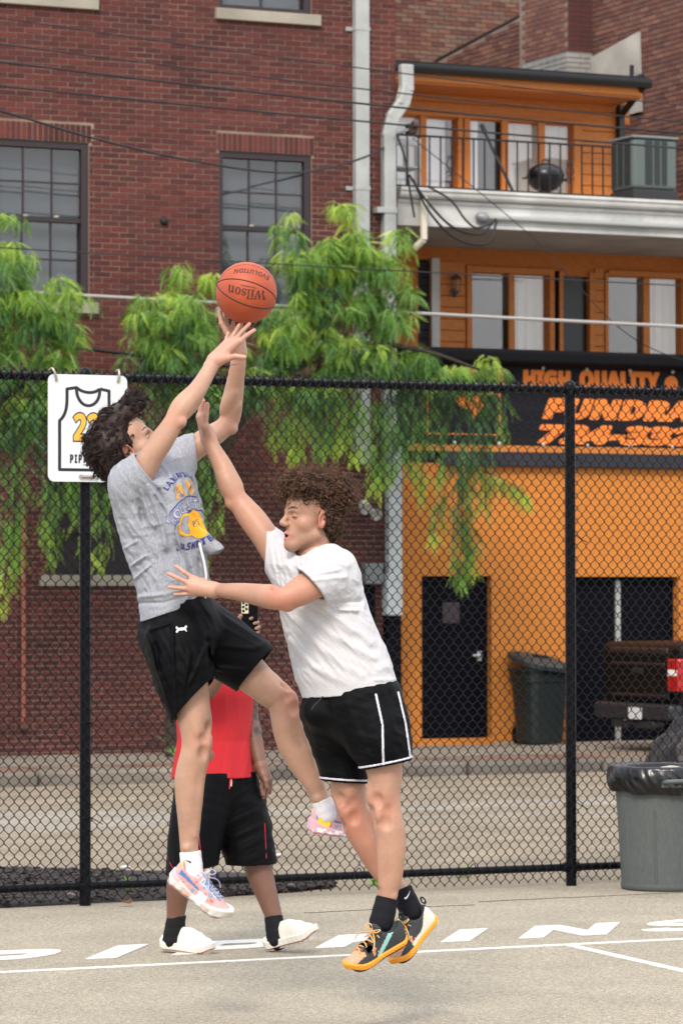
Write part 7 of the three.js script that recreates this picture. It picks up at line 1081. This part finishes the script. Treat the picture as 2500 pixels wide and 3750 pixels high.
  sockOf(me, [0.095,0.497,0.100], [0.073,0.406,0.110], 0.042, 0.047, [0.008, 0.008, 0.012], 'black ribbed sock'); { const k = sockOf(me, [0.151,0.513,-0.100], [0.190,0.426,-0.090], 0.041, 0.046, [0.008, 0.008, 0.012], 'black ribbed sock'); printOn(k.geometry, [0.176,0.494,-0.050], nor3([0.75, 0.6, 0]), nor3([-0.6, 0.75, 0]), 0.045, 0.03, (q, W, H) => { q.clearRect(0, 0, W, H); tick(q, W * 0.12, H * 0.45, W * 0.8, '#e6e6ee'); }, k, 'sock_logo', 0.1); }
  const grey = [0.045, 0.047, 0.052], orange = [0.78, 0.31, 0.02], teal = [0.28, 0.55, 0.52], tan = [0.46, 0.3, 0.2], cream = [0.6, 0.58, 0.52];
  const dark = (side, heelWhite) => ({
    flare: 0.005, thick: (t) => 0.02 + 0.006 * smooth(0.5, 0.85, t), top: shoeTop, tongue: true, lace: (i) => [[0.02, 0.02, 0.02], [0.7, 0.3, 0.06], [0.55, 0.45, 0.25]][((i % 3) + 3) % 3],
    tread: (p, t) => 0.001 * Math.sin(p[0] * 420) * Math.sin(p[1] * 500),
    soleColor: (p) => { const n = 1 + 0.15 * fbm(p[0] * 80, p[1] * 80, p[2] * 60, 2); return orange.map((v) => v * n); },
    upperColor: (p) => {
      const t = p[0] / SL, n = fbm(p[0] * 50, p[1] * 50, p[2] * 50, 2), z = p[2] * side; let c = grey.map((v) => v * (1 + 0.3 * n));
      if (t > 0.7 && p[1] > 0.038 && Math.abs(p[2]) < 0.034) { c = tan.map((v) => v * (1 + 0.4 * Math.sign(perlin.noise(p[0] * 300, p[2] * 300, 1)) * 0.4)); const a = Math.atan2(p[2], p[0] - 0.19); if (p[0] < 0.235 && Math.sin(a * 22) > 0) c = [0.75, 0.32, 0.16]; }
      if (heelWhite && t < 0.62 && z > 0.012 && p[1] < 0.035 + 0.05 * smooth(0.4, 0.05, t)) c = cream;
      if (!heelWhite && z > 0.012) { const s = p[1] - 0.012 - (0.56 - t) * 0.21; if (t > 0.16 && t < 0.55 && Math.abs(s) < 0.011) c = teal; }
      if (t > 0.5 && t < 0.6 && z > 0.02 && p[1] > 0.03 && p[1] < 0.06 && n > 0) c = [0.6, 0.28, 0.16];
      return c;
    },
    extra: (g, surf) => { const P = [-0.036, -0.03, -0.018, 0, 0.018, 0.03, 0.036].map((z) => surf(0.178, z, 0.006)); const pos = [], ix = []; P.forEach((q, i) => { pos.push(q[0] - 0.014, q[1] + 0.001, q[2], q[0] + 0.014, q[1], q[2]); if (i) { const b = i * 2; ix.push(b - 2, b - 1, b, b, b - 1, b + 1, b - 2, b, b - 1, b, b + 1, b - 1); } }); const gg = new THREE.BufferGeometry(); gg.setAttribute('position', new THREE.Float32BufferAttribute(pos, 3)); gg.setIndex(ix); gg.computeVertexNormals(); obj('strap', gg, std({ color: 0x0c0c10, roughness: 0.7, side: THREE.DoubleSide }), g); obj('pull_tab', [new THREE.TorusGeometry(0.012, 0.004, 8, 20).scale(0.7, 1.3, 1).translate(-0.002, 0.104, 0)], std({ color: 0x101014, roughness: 0.8 }), g); },
  });
  shoe(me, [0.169,0.342,0.090], [-0.057,0.222,0.200], [-0.35, 0.8, 0.5], dark(-1, false), 'dark grey basketball shoe with orange sole and teal stripe');
  shoe(me, [0.287,0.403,-0.100], [0.127,0.221,0.000], [-0.72, 0.5, 0.5], dark(-1, true), 'dark grey basketball shoe with cream heel and orange toe');
  { // curly hair: coils piled over a rounded mass
    const H = head, massL = join(0.03, ell([0, 0.08, -0.04], [0.085, 0.075, 0.108]), ell([0, 0.1, 0.035], [0.08, 0.045, 0.07]), ell([0, -0.005, -0.07], [0.074, 0.075, 0.048]), ell([0.053, 0.01, -0.04], [0.028, 0.05, 0.04]), ell([-0.053, 0.01, -0.04], [0.028, 0.05, 0.04]), ell([0, -0.07, -0.078], [0.046, 0.035, 0.028]));
    const f = (p) => { const q = H.loc(p); return smax(massL(q), -ell([0, -0.05, 0.09], [0.082, 0.115, 0.085])(q), 0.012) * H.s + 0.014 * fbm(q[0] * 24, q[1] * 24, q[2] * 24, 3); };
    const dk = [0.02, 0.011, 0.008], br = [0.17, 0.088, 0.05];
    const core = netMesh(f, add3(H.c, [-0.18, -0.16, -0.16]), add3(H.c, [0.2, 0.22, 0.17]), 0.0045, () => dk), P = core.attributes.position, N = core.attributes.normal, L = [];
    for (let i = 0; i < 1150; i++) { // corkscrews: short and tight at the nape and sides, loose and tall on top
      const k = Math.floor(rnd() * P.count), p = [P.getX(k), P.getY(k), P.getZ(k)], n = [N.getX(k), N.getY(k), N.getZ(k)], q = H.loc(p), top = smooth(0.0, 0.09, q[1]), c = rnd();
      let ax = nor3(add3(add3(mul3(n, 0.8), [rr(-0.8, 0.8), rr(-0.6, 0.6), rr(-0.8, 0.8)]), add3(mul3(H.F, q[2] > 0.04 ? 0.5 : -0.55), mul3(H.U, 0.25)))); if (dot3(ax, n) < 0.15) ax = nor3(add3(ax, mul3(n, 0.5)));
      const s1 = nor3(cross3(ax, [0.3, 0.8, 0.5])), s2 = cross3(ax, s1), R = mix(rr(0.003, 0.005), rr(0.005, 0.0095), top), turns = rr(1.3, 2.8), len = mix(rr(0.008, 0.018), rr(0.012, 0.055) * (0.6 + 0.6 * rnd()), top), ph = rnd() * 6, K = Math.ceil(turns * 8), bend = [rr(-0.02, 0.02), rr(-0.025, 0.005), rr(-0.02, 0.02)];
      for (let m = 0; m < 3; m++) { const pts = [], dr = rr(-0.0016, 0.0016), da = rr(-0.3, 0.3), dl = rr(-0.003, 0.003); for (let j = 0; j <= K; j++) { const t = j / K, a = ph + da + t * turns * 6.2832, rad = (R + dr) * (0.6 + 0.55 * Math.sin(Math.min(1, t * 1.2) * 2.2)); pts.push(add3(add3(p, add3(mul3(ax, (len + dl) * t - 0.004), mul3(bend, t * t * top))), add3(mul3(s1, rad * Math.cos(a)), mul3(s2, rad * Math.sin(a))))); } const b = clamp(0.12 + 0.55 * c + rr(-0.1, 0.1)); L.push(tubeRaw(pts, 0.0015, 0.0009, 4, dk.map((v, z) => mix(v, br[z], 0.5 * b)), dk.map((v, z) => mix(v, br[z] * 1.2, b)))); }
    }
    for (let i = 0; i < 900; i++) { const k = Math.floor(rnd() * P.count), p = [P.getX(k), P.getY(k), P.getZ(k)], n = [N.getX(k), N.getY(k), N.getZ(k)], q = H.loc(p); if (q[1] < 0.03) continue; const d = nor3(add3(n, [rr(-0.9, 0.9), rr(-0.6, 0.9), rr(-0.9, 0.9)])), s = nor3(cross3(d, [0.2, 0.5, 0.8])), w = rr(0.003, 0.009), l = rr(0.035, 0.07), pts = []; for (let j = 0; j <= 8; j++) { const t = j / 8; pts.push(add3(p, add3(mul3(d, l * t), mul3(s, w * Math.sin(t * 9 + i))))); } L.push(tubeRaw(pts, 0.0007, 0.0004, 3, br.map((v) => v * 0.6), br)); }
    const hair = obj('hair', merge([core, strands(L)]), M2.hair, me); hair.userData.label = 'tall mop of brown corkscrew curls';
  }
}
{ // ---- the onlooker behind: red shirt, long black shorts, white foam clogs, filming with a phone
  const me = person('person in red shirt and long black shorts walking behind the players, holding a phone', [6.471,0,-15.133]);
  const base = [0.15, 0.07, 0.046];
  const headC = [-0.131,1.623,0.000], head = makeHead({ c: headC, f: [0.55, -0.05, 0.84], u: [-0.05, 1, 0.05], s: 1.0, base, ears: [0.15, 0.06, 0.04] });
  const shR = [-0.183,1.373,0.050], elR = [-0.091,1.198,0.250], wrR = [0.081,1.440,0.330], shL = [0.070,1.391,-0.080], elL = [0.101,1.088,-0.100], wrL = [0.157,0.853,0.000];
  const armL = [[shL, 0.06], [[0.093,1.249,-0.100], 0.052], [elL, 0.043], [[0.118,1.008,-0.060], 0.042], [[0.143,0.910,-0.020], 0.034], [wrL, 0.027]], armR = [[shR, 0.06], [[-0.145,1.275,0.150], 0.052], [elR, 0.043], [[-0.020,1.298,0.290], 0.043], [wrR, 0.028]];
  const legR = [[[-0.114,0.895,0.080], 0.1], [[-0.138,0.675,0.080], 0.072], [[-0.177,0.477,0.090], 0.062], [[-0.210,0.337,0.080], 0.06], [[-0.227,0.216,0.060], 0.046], [[-0.236,0.118,0.040], 0.038]], legL = [[[0.017,0.887,-0.080], 0.1], [[0.078,0.667,-0.060], 0.085], [[0.122,0.467,-0.040], 0.066], [[0.154,0.347,-0.040], 0.061], [[0.191,0.238,-0.020], 0.048], [[0.223,0.140,0.000], 0.038]];
  const a0 = [0.84, 0.02, -0.54]; const st = [{ c: [-0.061,0.759,0.000], u: a0, a: 0.208, b: 0.175 }, { c: [-0.057,0.971,0.000], u: a0, a: 0.175, b: 0.14 }, { c: [-0.053,1.171,0.000], u: a0, a: 0.185, b: 0.14 }, { c: [-0.056,1.332,0.000], u: a0, a: 0.2, b: 0.13 }, { c: [-0.064,1.422,0.000], u: a0, a: 0.14, b: 0.09 }], slim = st.map((q) => ({ ...q, a: q.a * 0.84, b: q.b * 0.84 })), neck = [[[-0.080,1.392,0.000], 0.062], [[-0.117,1.513,0.000], 0.056]];
  const bodyF = join(0.03, limb(0, armL), limb(0, armR), limb(0, legR), limb(0, legL), loftField(slim), limb(0, neck));
  const ink = (p) => { const c = skinTone(base)(p); const d = dot3(sub3(p, elL), nor3(sub3(wrL, elL))); if (p[0] > 0.02 && d < 0.13 && p[1] > 0.6) { const n = fbm(p[0] * 40, p[1] * 40, p[2] * 40, 3); return c.map((v, i) => v * mix(1, [0.3, 0.45, 0.6][i], smooth(-0.12, 0.12, n))); } return c; };
  const [blo, bhi] = box3([armR, armL, legR, legL, neck], 0.13), parts = [netMesh(bodyF, blo, bhi, 0.0085, ink), netMesh((p) => smin(head.field(p), limb(0, neck)(p), 0.02), add3(headC, [-0.15, -0.17, -0.15]), add3(headC, [0.15, 0.16, 0.16]), 0.005, head.color)];
  { const ch = [[[0.170,0.813,0.030], [0.181,0.785,0.045], [0.185,0.756,0.045]], [[0.170,0.792,0.020], [0.160,0.756,0.020], [0.167,0.720,0.025]], [[0.180,0.789,0.000], [0.173,0.744,0.000], [0.169,0.705,0.010]], [[0.191,0.790,-0.020], [0.191,0.748,-0.020], [0.183,0.711,-0.010]], [[0.199,0.795,-0.035], [0.206,0.759,-0.035], [0.199,0.724,-0.030]]]; parts.push(netMesh(((f) => (p) => smin(f(p), cone(lerp3(elL, wrL, 0.85), wrL, 0.03, 0.026)(p), 0.014))(handField(wrL, ch, 0.0098, 0.032)), ...span3([wrL, ...ch.flat()], 0.04), 0.004, skinTone([0.17, 0.08, 0.055]))); }
  { const ch = [[[0.064,1.491,0.360], [0.065,1.523,0.390], [0.077,1.546,0.400]], [[0.095,1.530,0.330], [0.131,1.538,0.335], [0.120,1.532,0.365]], [[0.099,1.511,0.330], [0.152,1.516,0.335], [0.137,1.511,0.365]], [[0.101,1.491,0.330], [0.156,1.495,0.335], [0.145,1.488,0.365]], [[0.101,1.471,0.330], [0.154,1.471,0.335], [0.143,1.468,0.365]]]; parts.push(netMesh(((f) => (p) => smin(f(p), cone(lerp3(elR, wrR, 0.85), wrR, 0.03, 0.026)(p), 0.014))(handField(wrR, ch, 0.0095, 0.03)), ...span3([wrR, ...ch.flat()], 0.04), 0.004, skinTone([0.25, 0.13, 0.09]))); }
  obj('body', merge(parts), M2.skin, me);
  { const w1 = wrinkles([0.15, 1, 0], [1, -0.1, 0], 0.004, 2.5, 14, 51), L0 = loftField(st), slA = limb(0, [[[0.038,1.371,-0.060], 0.09], [[0.084,1.290,-0.090], 0.08], [[0.093,1.168,-0.100], 0.078]]), slB = limb(0, [[[-0.159,1.353,0.050], 0.09], [[-0.139,1.255,0.140], 0.08]]), t = openEnd((p) => L0(p) - w1(p), [-0.061,0.799,0.000], [0, -1, 0], 0.1, 0.012), sA = openEnd(slA, [0.091,1.229,-0.100], [0.08, -1, 0], 0.05, 0.012); const g = netMesh((p) => smin(smin(t(p), sA(p), 0.03), slB(p), 0.03), ...span3([...st.map((q) => q.c), [0.097,1.168,-0.100], [-0.137,1.237,0.200]], 0.2), 0.007); obj('t_shirt', g, std({ color: 0xd9202c, roughness: 0.85, map: knit, side: THREE.DoubleSide }), me).userData.label = 'bright red T-shirt'; }
  { const n = limb(0, [[[-0.084,0.792,0.030], 0.15], [[-0.122,0.615,0.070], 0.13], [[-0.150,0.416,0.080], 0.118], [[-0.158,0.297,0.080], 0.118]]), f2 = limb(0, [[[-0.018,0.789,-0.030], 0.15], [[0.062,0.606,-0.060], 0.13], [[0.108,0.426,-0.050], 0.112], [[0.124,0.306,-0.050], 0.11]]), w1 = wrinkles([0.1, 1, 0], [1, -0.1, 0], 0.006, 2.5, 11, 61), w2 = wrinkles([0.9, 0.4, 0], [-0.4, 0.9, 0], 0.005, 3, 14, 71); const nO = openEnd((p) => n(p) - w1(p), [-0.157,0.378,0.100], [0.2, -0.98, 0], 0.1, 0.013), fO = openEnd((p) => f2(p) - w1(p) * 0.7 - w2(p), [0.114,0.396,-0.050], [0.02, -1, 0], 0.1, 0.013);
    const f = cut((p) => smin(nO(p), fO(p), 0.03), [-0.041,0.827,0.000], [0, 1, 0]); const sh = obj('shorts', netMesh(f, ...span3([[-0.268,0.904,0.280], [0.215,0.269,-0.250]], 0.06), 0.0075), M2.blackCloth, me); sh.userData.label = 'long black shorts with thin red piping';
    const red = std({ color: 0xc01838, roughness: 0.7 }); const pipe = (pts) => obj('piping', strands([tubeRaw(pts, 0.0018, 0.0018, 6, [1, 1, 1], [1, 1, 1])]), red, sh); const onto = (q) => { let p = [...q], k = 0; p[2] = 0.3; while (f(p) > 0.0 && k++ < 120) p[2] -= Math.max(0.002, f(p) * 0.6); return p; };
    pipe([[-0.129,0.651,0.000], [-0.123,0.591,0.000], [-0.115,0.510,0.000], [-0.107,0.446,0.000], [-0.107,0.430,0.000], [-0.125,0.406,0.000], [-0.145,0.386,0.000]].map(onto)); pipe([[-0.266,0.441,0.000], [-0.254,0.419,0.000], [-0.238,0.395,0.000]].map(onto)); pipe([[-0.025,0.430,0.000], [-0.001,0.434,0.000], [0.025,0.438,0.000]].map(onto)); pipe([[0.176,0.590,0.000], [0.180,0.510,0.000], [0.184,0.430,0.000]].map(onto));
    obj('drawstring', strands([tubeRaw([[0.020,0.798,0.140], [0.022,0.779,0.155], [0.018,0.755,0.155]], 0.004, 0.003, 6, [0.6, 0.02, 0.03], [0.6, 0.02, 0.03]), tubeRaw([[0.026,0.798,0.140], [0.028,0.783,0.155], [0.026,0.767,0.155]], 0.004, 0.003, 6, [0.6, 0.02, 0.03], [0.7, 0.6, 0.6])]), M2.plain, sh); }
  sockOf(me, [-0.227,0.175,0.050], [-0.244,0.054,0.040], 0.043, 0.05, [0.009, 0.009, 0.011], 'black sock'); sockOf(me, [0.215,0.160,0.000], [0.232,0.052,0.020], 0.042, 0.048, [0.009, 0.009, 0.011], 'black sock');
  const clog = { name: 'clog', flare: 0.006, thick: (t) => 0.04 - 0.006 * t, top: (t) => { const K = [[0, 0.06], [0.18, 0.066], [0.3, 0.09], [0.42, 0.112], [0.55, 0.112], [0.7, 0.096], [0.85, 0.072], [1, 0.05]]; for (let i = 0; i + 1 < K.length; i++) if (t <= K[i + 1][0]) return mix(K[i][1], K[i + 1][1], smooth(0, 1, (t - K[i][0]) / (K[i + 1][0] - K[i][0]))); return 0.05; }, tread: (p, t) => 0.0008 * Math.sin(p[0] * 250) * smooth(0.006, 0.014, p[1]) * smooth(0.05, 0.02, p[1]), ribs: (p) => 0.002 * Math.sin(p[0] * 250) * smooth(0.055, 0.03, p[1]) * smooth(0.02, 0.04, Math.abs(p[2])), soleColor: (p) => (p[1] < 0.005 + soleBase(p[0] / SL) ? [0.45, 0.09, 0.05] : [0.66, 0.64, 0.57]), upperColor: () => [0.68, 0.66, 0.6] };
  shoe(me, [-0.303,0.021,0.020], [-0.049,0.002,0.120], [0.02, 1, 0.12], clog, 'white ribbed foam clog flat on the court'); shoe(me, [0.181,0.006,0.000], [0.428,0.083,0.100], [0.26, 0.95, 0.2], clog, 'white ribbed foam clog with lifted toe');
  { const H = head, f = (p) => { const q = H.loc(p); return smax(ell([0, 0.035, -0.02], [0.08, 0.092, 0.102])(q), -ell([0, -0.04, 0.085], [0.07, 0.1, 0.075])(q), 0.01) * H.s; }; obj('hair', netMesh(f, add3(H.c, [-0.16, -0.12, -0.16]), add3(H.c, [0.16, 0.16, 0.16]), 0.006, () => [0.015, 0.012, 0.011]), M2.hair, me); }
  const ph = thing('smartphone', 'black smartphone with pale camera island held up behind the players', 'phone', [6.471,0,-15.133], TURN);
  const o = v3([0.113,1.544,0.345]).applyAxisAngle(new THREE.Vector3(0, 1, 0), TURN); ph.position.add(o);
  obj('case', rbx(-0.039, 0.039, -0.08, 0.08, -0.005, 0.005, 0.005, 3), M.black, ph); const isl = obj('camera_island', rbx(-0.034, -0.002, 0.012, 0.072, 0.005, 0.0075, 0.0024, 2), std({ color: 0xc9c0a0, roughness: 0.4 }), ph);
  for (const [x, y] of [[-0.025, 0.06], [-0.025, 0.042], [-0.025, 0.024], [-0.011, 0.051], [-0.011, 0.033]]) obj('lens', lathe([[0, 0], [0.0062, 0], [0.0062, 0.002], [0, 0.002]], [0, 0, 0], 16).rotateX(Math.PI / 2).translate(x, y, 0.0075), M.blackGloss, isl);
}

scene.traverse((o) => { if (o.isMesh || o.isInstancedMesh) { o.castShadow = true; o.receiveShadow = true; } });
renderer.render(scene, camera);
